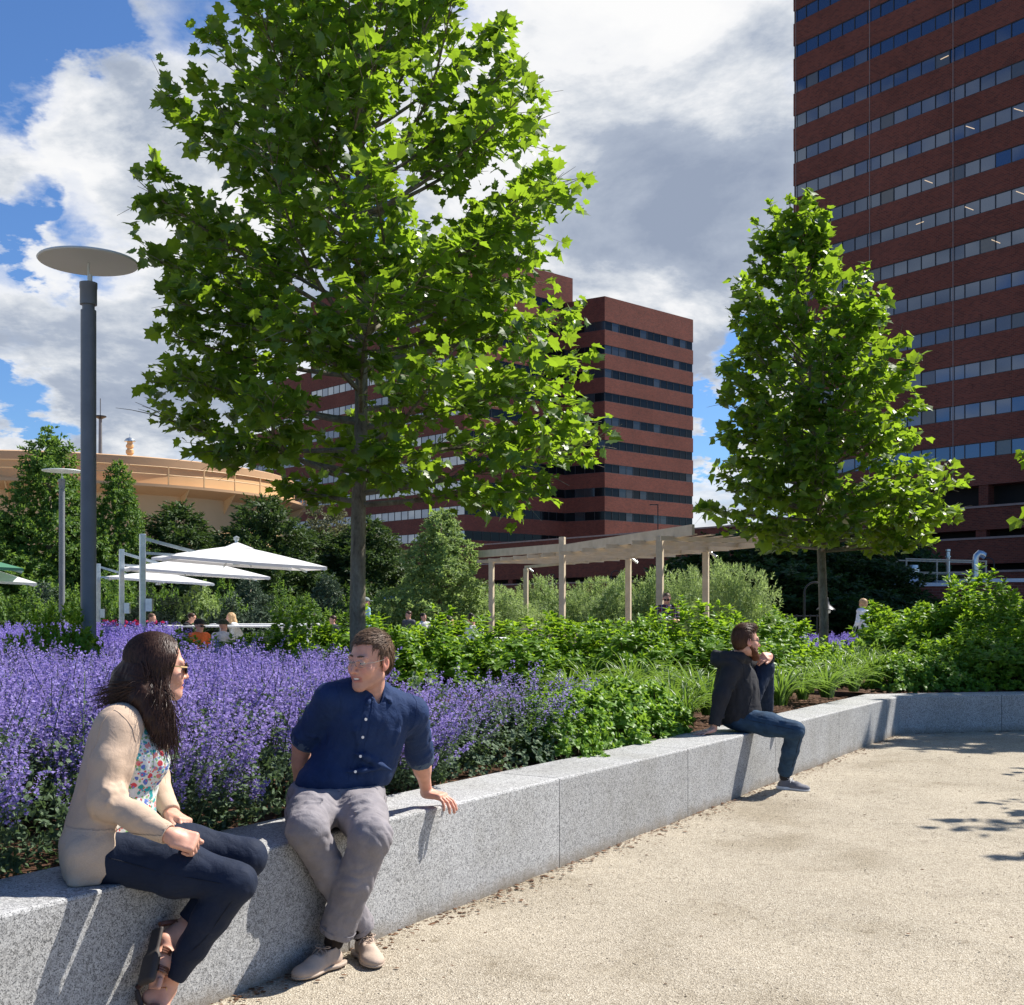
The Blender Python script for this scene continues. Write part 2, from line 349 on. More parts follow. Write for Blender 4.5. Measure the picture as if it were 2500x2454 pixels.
def cloth2(name, c, tr, tw):
    m = bpy.data.materials.new(name); m.use_nodes = True; t = m.node_tree; b = t.nodes['Principled BSDF']
    b.inputs['Base Color'].default_value = (*c, 1); b.inputs['Roughness'].default_value = .8; b.inputs['Specular IOR Level'].default_value = .1
    tl = N(t, 'ShaderNodeBsdfTranslucent'); tl.inputs[0].default_value = (*tr, 1)
    ms = N(t, 'ShaderNodeMixShader'); ms.inputs[0].default_value = tw
    L(t, b.outputs[0], ms.inputs[1]); L(t, tl.outputs[0], ms.inputs[2]); L(t, ms.outputs[0], t.nodes['Material Output'].inputs[0]); return m
M['canvas'] = cloth2('canvas', (.80, .80, .79), (.75, .74, .72), .28)
M['canvas_green'] = cloth2('canvas_green', (.10, .26, .16), (.12, .3, .18), .25)
M['pergola'] = mottled('pergola', (.48, .39, .27), (.60, .50, .36), 4, .6, .1, 4)
M['white_paint'] = mottled('white_paint', (.68, .69, .70), (.78, .78, .78), 5, .45)
M['blue_sign'] = mat('blue_sign', (.05, .12, .18), .5)
def fabric(name, c1, c2, scale=240, rough=.85, nb=.25, sheen=.2, big=.16, stretch=(1, 1, 1)):
    def f(t, b):
        o = objc(t); mp = N(t, 'ShaderNodeMapping'); mp.inputs['Scale'].default_value = stretch; L(t, o, mp.inputs[0])
        n = noise(t, mp.outputs[0], scale, 3, .7); n2 = noise(t, o, 14, 4, .6)
        c = mixc(t, n, c1, c2)
        c = mixc(t, 1.0, c, ramp(t, n2, [(.3, 1-big), (.7, 1+big*.6)]), 'MULTIPLY')
        L(t, c, b.inputs['Base Color'])
        bump(t, b, mth(t, 'ADD', mth(t, 'MULTIPLY', n, .15), noise(t, o, 26, 4, .6, .8)), nb, .012)
        b.inputs['Sheen Weight'].default_value = sheen*.15; b.inputs['Specular IOR Level'].default_value = .2
    return mat(name, c1, rough, f)
M['navy_shirt'] = fabric('navy_shirt', (.008, .022, .070), (.020, .045, .125), 420, .8, .55, .05)
M['cuff_blue'] = fabric('cuff_blue', (.05, .08, .13), (.08, .115, .17), 420, .8, .3, .1)
M['grey_chino'] = fabric('grey_chino', (.20, .185, .195), (.27, .25, .265), 300, .85, .45, .1)
M['tan_knit'] = fabric('tan_knit', (.46, .33, .235), (.60, .45, .335), 340, .9, .22, .3, .06)
M['rib_knit'] = fabric('rib_knit', (.42, .32, .24), (.60, .47, .36), 260, .9, .5, .3, .05)
M['navy_seam'] = mat('navy_seam', (.004, .006, .014), .9); M['grey_seam'] = mat('grey_seam', (.12, .11, .115), .9); M['tan_seam'] = mat('tan_seam', (.30, .21, .15), .9)
M['navy_trouser'] = fabric('navy_trouser', (.008, .014, .032), (.014, .022, .046), 300, .75, .35, .08)
M['charcoal'] = fabric('charcoal', (.018, .018, .021), (.040, .040, .045), 380, .9, .35, .15)
M['denim'] = fabric('denim', (.012, .030, .060), (.040, .085, .150), 260, .85, .4, .1, .35)
M['denim_shade'] = fabric('denim_shade', (.008, .016, .035), (.02, .035, .07), 260, .85, .4, .1, .3)  # darker copy of the jeans denim, shade painted on the raised leg
M['shoe_tan'] = fabric('shoe_tan', (.42, .32, .25), (.50, .39, .31), 300, .8, .2, .1)
M['sole_tan'] = mat('sole_tan', (.40, .31, .24), .7)
M['shoe_grey'] = fabric('shoe_grey', (.13, .13, .15), (.2, .2, .22), 300, .8, .2, .1)
M['sole_white'] = mat('sole_white', (.75, .74, .72), .5)
M['leather'] = mottled('leather', (.095, .035, .022), (.15, .062, .04), 40, .35, .1, 4, .5)
M['sole_dark'] = mat('sole_dark', (.05, .04, .036), .7)
M['brass'] = mat('brass', (.6, .42, .18), .3, Metallic=1.0)
M['button'] = mat('button', (.8, .78, .74), .3)
M['wood_frame'] = mottled('wood_frame', (.62, .42, .18), (.75, .54, .27), 60, .5)
M['lens_dark'] = mat('lens_dark', (.01, .008, .008), .05, Metallic=.3)
M['wire'] = mat('wire', (.45, .42, .38), .25, Metallic=1.0)
def lensm():
    m = bpy.data.materials.new('lens_clear'); m.use_nodes = True; t = m.node_tree; b = t.nodes['Principled BSDF']
    b.inputs['Base Color'].default_value = (.9, .9, .95, 1); b.inputs['Roughness'].default_value = .02
    tr = N(t, 'ShaderNodeBsdfTransparent'); ms = N(t, 'ShaderNodeMixShader'); ms.inputs[0].default_value = .012
    L(t, tr.outputs[0], ms.inputs[1]); L(t, b.outputs[0], ms.inputs[2]); L(t, ms.outputs[0], t.nodes['Material Output'].inputs[0]); return m
M['lens_clear'] = lensm()
def hairm(name, c1, c2, rough=.36):
    def f(t, b):
        o = objc(t); mp = N(t, 'ShaderNodeMapping'); mp.inputs['Scale'].default_value = (1, 1, .10); L(t, o, mp.inputs[0]); n = noise(t, mp.outputs[0], 150, 3, .6); L(t, ramp(t, n, [(.32, c1), (.72, c2)]), b.inputs['Base Color']); bump(t, b, n, .22, .004); b.inputs['Specular IOR Level'].default_value = .22
    return mat(name, c1, rough, f)
M['hair_dark'] = hairm('hair_dark', (.020, .009, .006), (.060, .028, .017), .42)
M['hair_brown'] = hairm('hair_brown', (.075, .042, .025), (.17, .105, .065), .55)
M['hair_auburn'] = hairm('hair_auburn', (.05, .022, .012), (.13, .06, .032), .45)
M['beard'] = hairm('beard', (.075, .024, .010), (.15, .055, .024), .7)
M['hair_blond'] = hairm('hair_blond', (.38, .22, .10), (.60, .42, .25), .5)
M['hair_black'] = hairm('hair_black', (.010, .007, .006), (.03, .02, .016), .5)
def skinm():
    m = bpy.data.materials.new('skin'); m.use_nodes = True; t = m.node_tree; b = t.nodes['Principled BSDF']
    vc = N(t, 'ShaderNodeVertexColor'); vc.layer_name = 'Col'; o = objc(t)
    n = noise(t, o, 35, 4, .6); c = mixc(t, 1.0, vc.outputs[0], ramp(t, n, [(.3, (.90, .86, .84)), (.7, (1.06, 1.04, 1.03))]), 'MULTIPLY')
    L(t, c, b.inputs['Base Color']); b.inputs['Roughness'].default_value = .48; b.inputs['Specular IOR Level'].default_value = .35
    b.inputs['Subsurface Weight'].default_value = .12; b.inputs['Subsurface Radius'].default_value = (.012, .005, .003); b.inputs['Subsurface Scale'].default_value = 1.0
    bump(t, b, noise(t, o, 260, 3, .6), .12, .002); return m
M['skin'] = skinm()
def eyem(t, b):
    o = objc(t); sp = N(t, 'ShaderNodeSeparateXYZ'); L(t, o, sp.inputs[0])
    L(t, ramp(t, sp.outputs[1], [(0, (.42, .37, .33)), (.0084, (.42, .37, .33)), (.0086, (.06, .035, .02)), (.0112, (.01, .008, .006))], 'CONSTANT'), b.inputs['Base Color']); b.inputs['Specular IOR Level'].default_value = .2
M['eye'] = mat('eye', (.8, .8, .8), .15, eyem)
M['teeth'] = mat('teeth', (.75, .70, .62), .35)
def floral(t, b):
    o = objc(t); base = (.68, .70, .66)
    dz = noise(t, o, 40, 2, .5, 0, 1); ov = vmath(t, 'ADD', o, vmath(t, 'SCALE', dz, scale=.012))
    def spots(scale, thr, cols, c, off):
        v = N(t, 'ShaderNodeTexVoronoi'); v.inputs['Scale'].default_value = scale; v.inputs['Randomness'].default_value = .9
        L(t, vmath(t, 'ADD', ov, off), v.inputs['Vector'])
        sp = N(t, 'ShaderNodeSeparateColor'); L(t, v.outputs['Color'], sp.inputs[0])
        m = ramp(t, v.outputs['Distance'], [(thr-.03, 1.0), (thr+.03, 0.0)])
        k = ramp(t, sp.outputs[0], [(i/len(cols), cc) for i, cc in enumerate(cols)], 'CONSTANT')
        g = ramp(t, sp.outputs[1], [(0, 0.0), (.25, 1.0)], 'CONSTANT')
        return mixc(t, mth(t, 'MULTIPLY', m, g), c, k)
    c = spots(75, .40, [(.20, .42, .12), (.30, .50, .20), (.12, .36, .30)], base, (0, 0, 0))
    c = spots(38, .44, [(.02, .30, .30), (.62, .06, .08), (.10, .17, .50), (.02, .38, .40), (.65, .22, .20)], c, (.3, .1, .2))
    c = spots(95, .34, [(.65, .08, .10), (.14, .22, .55), (.72, .72, .66)], c, (.7, .5, .1))
    L(t, c, b.inputs['Base Color']); bump(t, b, noise(t, o, 26, 3), .3, .01)
M['floral'] = mat('floral', (.6, .65, .6), .8, floral)
def plaid(t, b):
    o = objc(t); sp = N(t, 'ShaderNodeSeparateXYZ'); L(t, o, sp.inputs[0])
    a = mth(t, 'FRACT', mth(t, 'MULTIPLY', sp.outputs[0], 11)); c_ = mth(t, 'FRACT', mth(t, 'MULTIPLY', sp.outputs[2], 11))
    r = mixc(t, ramp(t, a, [(0, 0.), (.4, 1.)], 'CONSTANT'), (.02, .02, .05), (.14, .015, .03))
    r = mixc(t, ramp(t, c_, [(0, 0.), (.5, .6)], 'CONSTANT'), r, (.02, .025, .08))
    for q in (a, c_): r = mixc(t, ramp(t, q, [(0, .8), (.12, 0.)], 'CONSTANT'), r, (.45, .40, .45))
    L(t, r, b.inputs['Base Color'])
M['plaid'] = mat('plaid', (.2, .05, .08), .85, plaid)
def cloth(name, c): 
    if name not in M: M[name] = fabric(name, c, tuple(min(1, x*1.25+.004) for x in c), 60, .85, .2)
    return M[name]
# ------------------------------------------------------------------ ground and seat wall
WD = V3(.5205, .8539, 0); WN = V3(.8539, -.5205, 0)     # along the long wall (away), and out of its front face
CORN = V3(4.46, 13.37, 0); WD2 = unit((1.6, .35, 0)); WN2 = V3(WD2[1], -WD2[0], 0)
def wall_x(Y): return 4.46-.6096*(13.37-Y)
def wtop(Y): return float(np.interp(Y, [2.5, 5.36, 8, 13.4], [.525, .515, .475, .432]))
def fan_ground(name, z, m, size=900, holes=None):
    return add(name, mesh_np(name, [(-size, -40, z), (size, -40, z), (size, 1400, z), (-size, 1400, z)], [[0, 1, 2, 3]], m))
g = fan_ground('ground', -.02, M['plaza']); g['kind'] = 'structure'
gp = MB(); gp.raw([(-3.0, -2, 0), (14, -2, 0), (14, 15.2, 0), (4.6, 13.55, 0), (-3.9, 0, 0)], [(0, 1, 2, 3, 4)])
# finely divided gravel sheet so that it rolls a little
nx, ny = 170, 170; gx = np.linspace(-3.9, 14, nx); gy = np.linspace(-2, 16.5, ny); GX, GY = np.meshgrid(gx, gy, indexing='ij')
gz = .006*np.sin(GX*2.1+1)*np.sin(GY*1.7)+.004*np.sin(GX*5.3+GY*3.1)+rng.normal(0, .0012, GX.shape)
ii = np.arange(nx*ny).reshape(nx, ny); q = np.stack([ii[:-1, :-1], ii[1:, :-1], ii[1:, 1:], ii[:-1, 1:]], -1).reshape(-1, 4)
o = add('gravel_path', mesh_np('gravel_path', np.stack([GX, GY, gz], -1).reshape(-1, 3), q, M['gravel'], True)); o['kind'] = 'structure'
# loose stones and litter
def scatter_bits(name, pts, smin, smax, m, flat=.55, label='', cat='', seed=3):
    r = np.random.default_rng(seed); n = len(pts)
    base = np.array([(1, 0, 0), (.3, .9, .1), (-.8, .5, 0), (-.7, -.6, .1), (.4, -.8, 0), (0, .1, .8)])
    fc = np.array([(0, 1, 5), (1, 2, 5), (2, 3, 5), (3, 4, 5), (4, 0, 5)])
    a = r.uniform(0, 6.28, n); s = r.uniform(smin, smax, n)*np.minimum(1.4, .6+r.exponential(.4, n))
    ca, sa = np.cos(a), np.sin(a); b = base[None]*(1+r.normal(0, .18, (n, 6, 3)))
    x = (b[..., 0]*ca[:, None]-b[..., 1]*sa[:, None])*s[:, None]; y = (b[..., 0]*sa[:, None]+b[..., 1]*ca[:, None])*s[:, None]*.8
    z = b[..., 2]*s[:, None]*flat
    v = np.stack([x, y, z], -1)+pts[:, None]; f = (fc[None]+(np.arange(n)*6)[:, None, None]).reshape(-1, 3)
    c = np.repeat(r.uniform(0, 1, n), 6)[:, None]*np.ones(3)
    o = add(name, mesh_np(name, v.reshape(-1, 3), f, m, False, c)); tag(o, label, cat, kind='stuff'); return o
n = 16000; t = rng.uniform(0, 1, n); Yp = 3.2+11*rng.power(1.2, n); Xp = wall_x(np.minimum(Yp, 13.4))+.01+rng.uniform(0, 1, n)*(.4417*Yp+.4-wall_x(np.minimum(Yp, 13.4)))
scatter_bits('loose_stones', np.stack([Xp, Yp, np.full(n, .002)], 1), .002, .005, M['pebble'], .6, 'loose pale grit scattered over the stone dust path', 'gravel')
n = 1700; Yp = rng.uniform(3.4, 13.4, n); off = rng.exponential(.055, n)+.005
pp = np.stack([wall_x(Yp), Yp, np.full(n, .004)], 1)+WN*off[:, None]
n2 = 500; t2 = rng.uniform(0, 6, n2); pp2 = CORN+WD2*t2[:, None]+WN2*(rng.exponential(.05, n2)+.005)[:, None]+V3(0, 0, .004)
n3 = 180; Y3 = rng.uniform(3.6, 13, n3); p3 = np.stack([wall_x(Y3)+rng.exponential(1.2, n3)+.1, Y3, np.full(n3, .004)], 1)
scatter_bits('leaf_litter', np.concatenate([pp, pp2, p3]), .005, .013, M['litter'], .3, 'dry brown leaf crumbs gathered along the foot of the granite wall', 'leaf litter')
# planting soil behind the wall
WT = .43
def soil_pt(Y, d): return V3(wall_x(Y), Y, 0)-WN*d
rows = []; Ys = np.linspace(1.5, 13.5, 40); ds = [WT-.03, .9, 2, 3.5, 5, 7, 9.5]
for Y in Ys:
    rows.append([soil_pt(Y, d)+V3(0, 0, wtop(Y)-.06+min(.12, .05*(d-WT))+.02*math.sin(Y*3+d*4)) for d in ds])
v = np.array(rows); a_, b_ = v.shape[:2]; ii = np.arange(a_*b_).reshape(a_, b_)
q = np.stack([ii[:-1, :-1], ii[:-1, 1:], ii[1:, 1:], ii[1:, :-1]], -1).reshape(-1, 4)[:, ::-1]
mb = MB(); mb.raw(v.reshape(-1, 3), q.tolist())
rows = []
for t in np.linspace(-.2, 9, 22):
    rows.append([CORN+WD2*t-WN2*d+V3(0, 0, .38+min(.15, .05*d)+.02*math.sin(t*4+d*3)) for d in (WT-.03, 1, 2, 3.5, 5, 7.5)])
v = np.array(rows); a_, b_ = v.shape[:2]; ii = np.arange(a_*b_).reshape(a_, b_)
mb.raw(v.reshape(-1, 3), np.stack([ii[:-1, :-1], ii[1:, :-1], ii[1:, 1:], ii[:-1, 1:]], -1).reshape(-1, 4).tolist())
mb.raw([(*(soil_pt(13.6, .4)[:2]), .44), (*(CORN-WN2*.4)[:2], .43), (*(CORN-WN2*7.5)[:2], .5), (*(soil_pt(13.6, 9.5)[:2]), .5)], [(0, 1, 2, 3)])
o = mb.build('planting_soil', M['soil'], smooth=True); o['kind'] = 'structure'
n = 9000; Y3 = rng.uniform(5.5, 13.6, n); d3 = rng.uniform(WT, 5.5, n); p3 = np.array([soil_pt(a, b) for a, b in zip(Y3, d3)])
p3[:, 2] = [wtop(a)-.045+min(.12, .05*(b-WT))+.02*math.sin(a*3+b*4) for a, b in zip(Y3, d3)]
n4 = 2500; t4 = rng.uniform(-.2, 8, n4); d4 = rng.uniform(WT, 2.2, n4); p4 = CORN+WD2*t4[:, None]-WN2*d4[:, None]; p4[:, 2] = .40+.05*d4
scatter_bits('bark_mulch', np.concatenate([p3, p4]), .012, .030, M['litter'], .45, 'reddish brown shredded bark mulch between the plants behind the wall', 'mulch', seed=8)
# granite seat wall: one thing, a block per stone
wallT = thing('seat_wall', 'long low speckled grey granite seat wall that three people are sitting on', 'wall', (0, 0, 0))
def block(parent, a, b, na, nb, za, zb, c0=.008):
    """stone from front point a to b; na, nb = inward offsets of the back edge at either end"""
    ch = .012; A, B = np.array(a), np.array(b); A2 = A+na; B2 = B+nb
    d = unit(B-A); n_in = unit(na-d*np.dot(na, d))
    def ring(z_a, z_b, ins):
        return [A+n_in*ins+V3(0, 0, z_a), B+n_in*ins+V3(0, 0, z_b), B2-n_in*ins+V3(0, 0, z_b), A2-n_in*ins+V3(0, 0, z_a)]
    mb = MB(); v = ring(-.15, -.15, 0)+ring(za-ch, zb-ch, 0)+ring(za-ch*.3, zb-ch*.3, ch*.3)+ring(za, zb, ch)
    fs = [(0, 3, 2, 1), (12, 13, 14, 15)]
    for k in range(3): fs += [(4*k+i, 4*k+(i+1) % 4, 4*k+4+(i+1) % 4, 4*k+4+i) for i in range(4)]
    mb.raw(v, fs); return mb.build('granite_block', M['granite'], parent)
jY = [1.75, 3.34, 4.92, 6.49, 8.06, 9.65, 11.27, 12.89]
mit = (-WN-WN2); mit = mit/np.dot(mit, -WN)*WT
for i in range(len(jY)-1):
    a = V3(wall_x(jY[i]), jY[i], 0)+WD*.004; b = V3(wall_x(jY[i+1]), jY[i+1], 0)-WD*.004
    block(wallT, a, b, -WN*WT, -WN*WT, wtop(jY[i]), wtop(jY[i+1]))
block(wallT, V3(wall_x(12.89), 12.89, 0)+WD*.004, CORN, -WN*WT, mit, wtop(12.89), wtop(13.37))
ts = [0, 1.34, 3.2, 5.06, 6.9, 8.8]
for i in range(5):
    block(wallT, CORN+WD2*(ts[i]+(.004 if i else .0012)), CORN+WD2*(ts[i+1]-.004), mit+WD2*.0012 if i == 0 else -WN2*WT, -WN2*WT, .432, .432)
mb = MB()
for Y in jY[1:]:
    p = V3(wall_x(Y), Y, 0)-WN*(WT/2); mb.box(p+V3(0, 0, (wtop(Y)-.006)/2), (.02, WT-.012, wtop(Y)-.012), axes=[WD, -WN, (0, 0, 1)])
for t in ts[1:-1]:
    p = CORN+WD2*t-WN2*(WT/2); mb.box(p+V3(0, 0, .213), (.02, WT-.012, .42), axes=[WD2, -WN2, (0, 0, 1)])
mb.build('mortar_joint', M['joint'], wallT)
# ------------------------------------------------------------------ buildings
def offset_poly(poly, d):
    P = [np.array(p, float) for p in poly]; n = len(P); out = []
    for i in range(n):
        a, b, c = P[i-1], P[i], P[(i+1) % n]; e1 = unit(b-a); e2 = unit(c-b)
        n1 = V3(-e1[1], e1[0]); n2 = V3(-e2[1], e2[0]); k = (n1+n2); k = k/np.dot(k, n1); out.append(b+k*d)
    return out            # counter-clockwise polygon: positive d goes inward
def banded(parent, poly, sills, wh, ztop, zbot, vis, pane, wallm, glassm_, gm2=None, rec=.12, lights=(), seed=1, blind=0, wallm_blind=None):
    """brick building (ccw footprint): ribbon windows at each sill height, real panes on the edges in vis"""
    r = random.Random(seed); mb = MB(); z = zbot
    for s in sills: mb.prism(poly, z, s); z = s+wh
    mb.prism(poly, z, ztop); mb.build('brick_wall', wallm, parent, uvwall=True)
    core = offset_poly(poly, rec+.12)
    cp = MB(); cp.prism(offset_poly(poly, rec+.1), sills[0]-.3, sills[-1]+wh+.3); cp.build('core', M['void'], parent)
    P = [np.array(p, float) for p in offset_poly(poly, rec)]
    for s in sills:
        gb = MB(); ml = MB(); mi = []
        for e in vis:
            a, b = P[e], P[(e+1) % len(P)]; Ln = np.linalg.norm(b-a); d = (b-a)/Ln; nn = V3(d[1], -d[0]); k = max(1, round(Ln/pane)); w_ = Ln/k
            for j in range(k):
                t0, t1 = j*w_, (j+1)*w_; ty, tz = r.gauss(0, .006), r.gauss(0, .010)
                p = [(*(a+d*t0+nn*(-tz)), s-.02), (*(a+d*t1+nn*tz), s-.02), (*(a+d*t1+nn*(tz+ty)), s+wh+.02), (*(a+d*t0+nn*(ty-tz)), s+wh+.02)]
                gb.raw(p, [(0, 1, 2, 3)]); mi.append((1 if e in gm2[1] else 0) if gm2 else (1 if blind and r.random() < blind else 0))
                ml.box((*(a+d*t0+nn*.03), s+wh/2), (.07, .07, wh), rz=math.atan2(d[1], d[0]))
            for zz in (s+.035, s+wh-.035): ml.bar((*(a+nn*.025), zz), (*(b+nn*.025), zz), .06, .06)
        me = mesh_np('window_band', np.concatenate(gb.v), [np.array(gb.f[4])], [glassm_]+([gm2[0]] if gm2 else [M['glass_blind'] if wallm_blind is None else wallm_blind]), midx=mi)
        wb = add('window_band', me, parent); ml.build('mullions', M['mullion'], wb)
def ray2(u, Y): return V3((u-CX)/F*Y, Y)
# the red brick tower on the right, its garage podium
E0 = V3(31.8, 131.0); TD = unit((.597, -.802)); TNi = V3(.802, .597)      # TNi points into the building
tower = thing('brick_tower', 'tall dark red brick office tower at the right edge with many ribbon window rows', 'building')
p0, p1 = E0, E0+TD*70; poly = [tuple(p0), tuple(p1), tuple(p1+TNi*30), tuple(p0+TNi*30)]  # unseen far end lengthened so its shadow covers the dark trees
banded(tower, poly, [16.1+3.95*k for k in range(17)], 1.45, 86, 13.4, [0, 3], 1.64, M['brick'], M['glass_tower'], seed=4, blind=.10)
mb = MB()
for t in (.35, 10.2, 20.0, 29.8, 39.6): mb.box((*(E0+TD*t-TNi*.012), 50), (.07, .03, 72), rz=math.atan2(TD[1], TD[0]))
mb.build('joint_strip', M['ledge'], tower)
lamp_m = mat('office_light', (.9, .7, .45), .5); bb = lamp_m.node_tree.nodes['Principled BSDF']; bb.inputs['Emission Color'].default_value = (1, .72, .45, 1); bb.inputs['Emission Strength'].default_value = .36
mb = MB()
for t, k, dr in ((17.2, 7, .9), (21.8, 8, .9), (26.8, 8, .9), (16.2, 6, 0), (21.7, 6, .9), (27.0, 6, .9), (19.0, 10, 0), (24.5, 5, .9)):
    c = E0+TD*t+TNi*(.12-.03); z = 16.1+3.95*k+.85
    a = (*(c-TD*.45), z+.28 if dr else z); b = (*(c+TD*.45), z-.32*dr if dr else z+.05); mb = MB(); mb.bar(a, b, .02, .07); mb.build('ceiling_light', lamp_m, tower)
gar = thing('parking_garage', 'dark red brick parking garage with open black decks behind the pergola', 'building')
g0, g1 = E0-TD*65.5, E0+TD*70
gp = [tuple(g0), tuple(g1), tuple(g1+TNi*30), tuple(g0+TNi*30)]
mb = MB()
for za, zb in ((-1, 1.6), (2.6, 4.9), (5.75, 8.15), (9.05, 11.2)): mb.prism(gp, za, zb)
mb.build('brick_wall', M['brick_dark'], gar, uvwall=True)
mb = MB(); gpo = offset_poly(gp, -.10)
for z in (1.6, 4.9, 8.15, 11.2): mb.prism(gpo, z, z+.20)
mb.build('concrete_ledge', M['ledge'], gar)
mb = MB(); mb.prism(offset_poly(gp, 2.5), -1, 11.2); tw = [tuple(np.array(p)) for p in offset_poly(poly, 2.0)]; mb.prism(tw, 11.3, 13.6); mb.build('deck_shade', M['void'], gar)  # black block painted in for the shade within the open decks
for k in range(12):
    c = g0+TD*(2+k*9.6)+TNi*.5
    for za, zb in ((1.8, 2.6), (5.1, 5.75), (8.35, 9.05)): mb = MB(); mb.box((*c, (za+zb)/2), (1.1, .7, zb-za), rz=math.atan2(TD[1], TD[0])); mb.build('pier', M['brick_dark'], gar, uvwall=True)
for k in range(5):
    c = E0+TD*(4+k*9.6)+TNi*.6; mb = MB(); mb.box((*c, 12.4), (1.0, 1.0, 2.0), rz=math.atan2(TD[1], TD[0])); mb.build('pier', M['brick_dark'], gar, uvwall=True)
for k, z in ((30, 5.3), (47, 5.3), (74, 2.3), (81, 2.3), (88, 2.3), (55, 2.3)):
    c = g0+TD*k+TNi*2.3; mb = MB(); mb.box((*c, z+.15), (1.6, .1, .08), rz=math.atan2(TD[1], TD[0])); mb.build('ceiling_light', lamp_m, gar)
# deck lamps on the garage roof
def deck_lamp(t, z0, lab):
    c = g0+TD*t+TNi*1.5; th = thing('roof_lamp', lab, 'lamp', (*c, z0), group='roof lamps on the garage')
    mb = MB(); mb.tube([(0, 0, 0), (0, 0, 3.6)], .07, 6); mb.build('pole', M['dark_metal'], th)
    mb = MB(); mb.box((-.5, 0, 3.6), (1.1, .3, .12)); mb.build('lamp_head', M['dark_metal'], th)
deck_lamp(42, 11.3, 'thin roof lamp pole on the garage before the red office block corner'); deck_lamp(62, 11.3, 'thin roof lamp pole on the garage seen against the sky right of the office block')
# the stepped office block in the middle
SC = 1.13
def s2(a): return np.array(a)*SC
C2 = s2((15.2, 190)); ur = unit((.736, .677)); ul = unit((-.680, .733))
K = C2+ul*7.3*SC; Q = K-ur*23.9*SC; Lend = Q+ul*63.6*SC; Rb = C2+ur*23*SC
fl = 3.9*SC; zt = lambda v, Y: HC+(HZ-v)/F*Y
ztC = zt(723, C2[1]); sC = [zt(600+(345-308)*.593+308*.593, C2[1])-fl*k for k in range(9)][::-1]
off = thing('office_block', 'red brick office block corner with nine dark ribbon windows rising behind the pergola', 'building')
wing = [tuple(C2), tuple(Rb), tuple(Rb+ul*40), tuple(K+ul*33-ur*2), tuple(K-ur*2)]
banded(off, wing, sC, 1.46*SC, ztC, -1, [0, 4], 2.05, M['brick'], M['glass_dark'], seed=5, blind=.2, wallm_blind=M['glass_dim'])
ztK = zt(680, K[1])
cut = Q+ul*43*SC
main = [tuple(Q), tuple(K), tuple(K+ul*38), tuple(cut+ur*20), tuple(cut)]
main_s = [s for s in [sC[0]-fl*1+fl*k for k in range(13)] if s < ztK-6]
main_ = thing('long_office_block', 'long red brick office block with pale ribbon windows, stepped down at left, behind tree', 'building')
banded(main_, main, main_s, 1.46*SC, ztK, -1, [0, 4], 2.05, M['brick'], M['glass_dark'], gm2=(M['glass_left'], [4]), seed=6)
cut2 = Q+ul*56*SC
banded(main_, [tuple(cut+ul*.02), tuple(cut+ur*18), tuple(cut2+ur*18), tuple(cut2)], [s for s in main_s if s < 44], 1.46*SC, 50, -1, [3], 2.05, M['brick'], M['glass_left'], seed=7)
banded(main_, [tuple(cut2+ul*.02), tuple(cut2+ur*15), tuple(Lend+ur*15), tuple(Lend)], [s for s in main_s if s < 32], 1.46*SC, zt(1062, Lend[1]), -1, [3], 2.05, M['brick'], M['glass_left'], seed=8)
# low brick building with roof plant, right
Yb = 66
low = thing('low_brick_building', 'low red brick building with white coping and roof equipment behind the right hand shrubs', 'building')
xl, xm, xr = (2161-CX)/F*Yb, (2351-CX)/F*Yb, (2700-CX)/F*Yb
zl = HC+(HZ-1425)/F*Yb; zr = zl+.22
mb = MB(); mb.prism([(xl, Yb), (xm, Yb-.0), (xm, Yb+12), (xl, Yb+12)], -1, zl-.15); mb.prism([(xm+.01, Yb-.3), (xr, Yb-2), (xr, Yb+12), (xm+.01, Yb+12)], -1, zr-.15); mb.build('brick_wall', M['brick'], low, uvwall=True)
mb = MB(); mb.prism([(xl-.1, Yb-.1), (xm, Yb-.1), (xm, Yb+12), (xl-.1, Yb+12)], zl-.147, zl+.05); mb.prism([(xm+.02, Yb-.42), (xr, Yb-2.12), (xr, Yb+12), (xm+.02, Yb+12)], zr-.147, zr+.05); mb.build('coping', M['white_trim'], low)
def at(u, v, Y): p = W(u, v, Y); return p
p = at(1600+1357*.464, 1424, Yb+1)
fan = thing('roof_fan', 'squat silver exhaust fan drum on the low brick building', 'vent', (p[0], p[1], zl))
fan.scale = (.60, .60, .62); mb = MB(); mb.box((0, 0, .22), (1.5, 1.2, .44)); mb.build('curb', M['white_trim'], fan)
mb = MB(); mb.lathe([(.45, .44), (.55, .6), (.6, .75), (.42, .8), (.42, .95), (.62, 1.0), (.62, 1.45), (.52, 1.5), (.5, 1.75), (.2, 1.78), (0, 1.78)]); mb.build('drum', M['galv'], fan, smooth=True)
p = at(1600+1540*.464, 1424, Yb+3); st = thing('flue_pipe', 'straight galvanised flue pipe standing up from the low roof', 'pipe', (p[0], p[1], zl-.2))
st.scale = (.6, .6, .72); mb = MB(); mb.tube([(0, 0, 0), (0, 0, 3.0)], .2, 12); mb.tube([(0, 0, 3.05), (0, 0, 3.2)], .25, 12); mb.build('pipe', M['galv'], st, smooth=True)
mb = MB(); mb.lathe([(.28, 2.55), (.28, 2.65)]); mb.build('clamp_ring', M['galv'], st)
p = at(1600+1690*.464, 1424, Yb+1); st = thing('gooseneck_vent', 'galvanised gooseneck vent bent to the right on the low roof', 'vent', (p[0], p[1], zr-.1))
st.scale = (.68, .68, .80); mb = MB(); mb.tube([(-.1, 0, 0), (-.1, 0, 1.5), (-.02, 0, 1.85), (.22, 0, 2.05), (.5, 0, 2.0), (.72, 0, 1.85)], .27, 12); mb.build('duct', M['galv'], st, smooth=True)
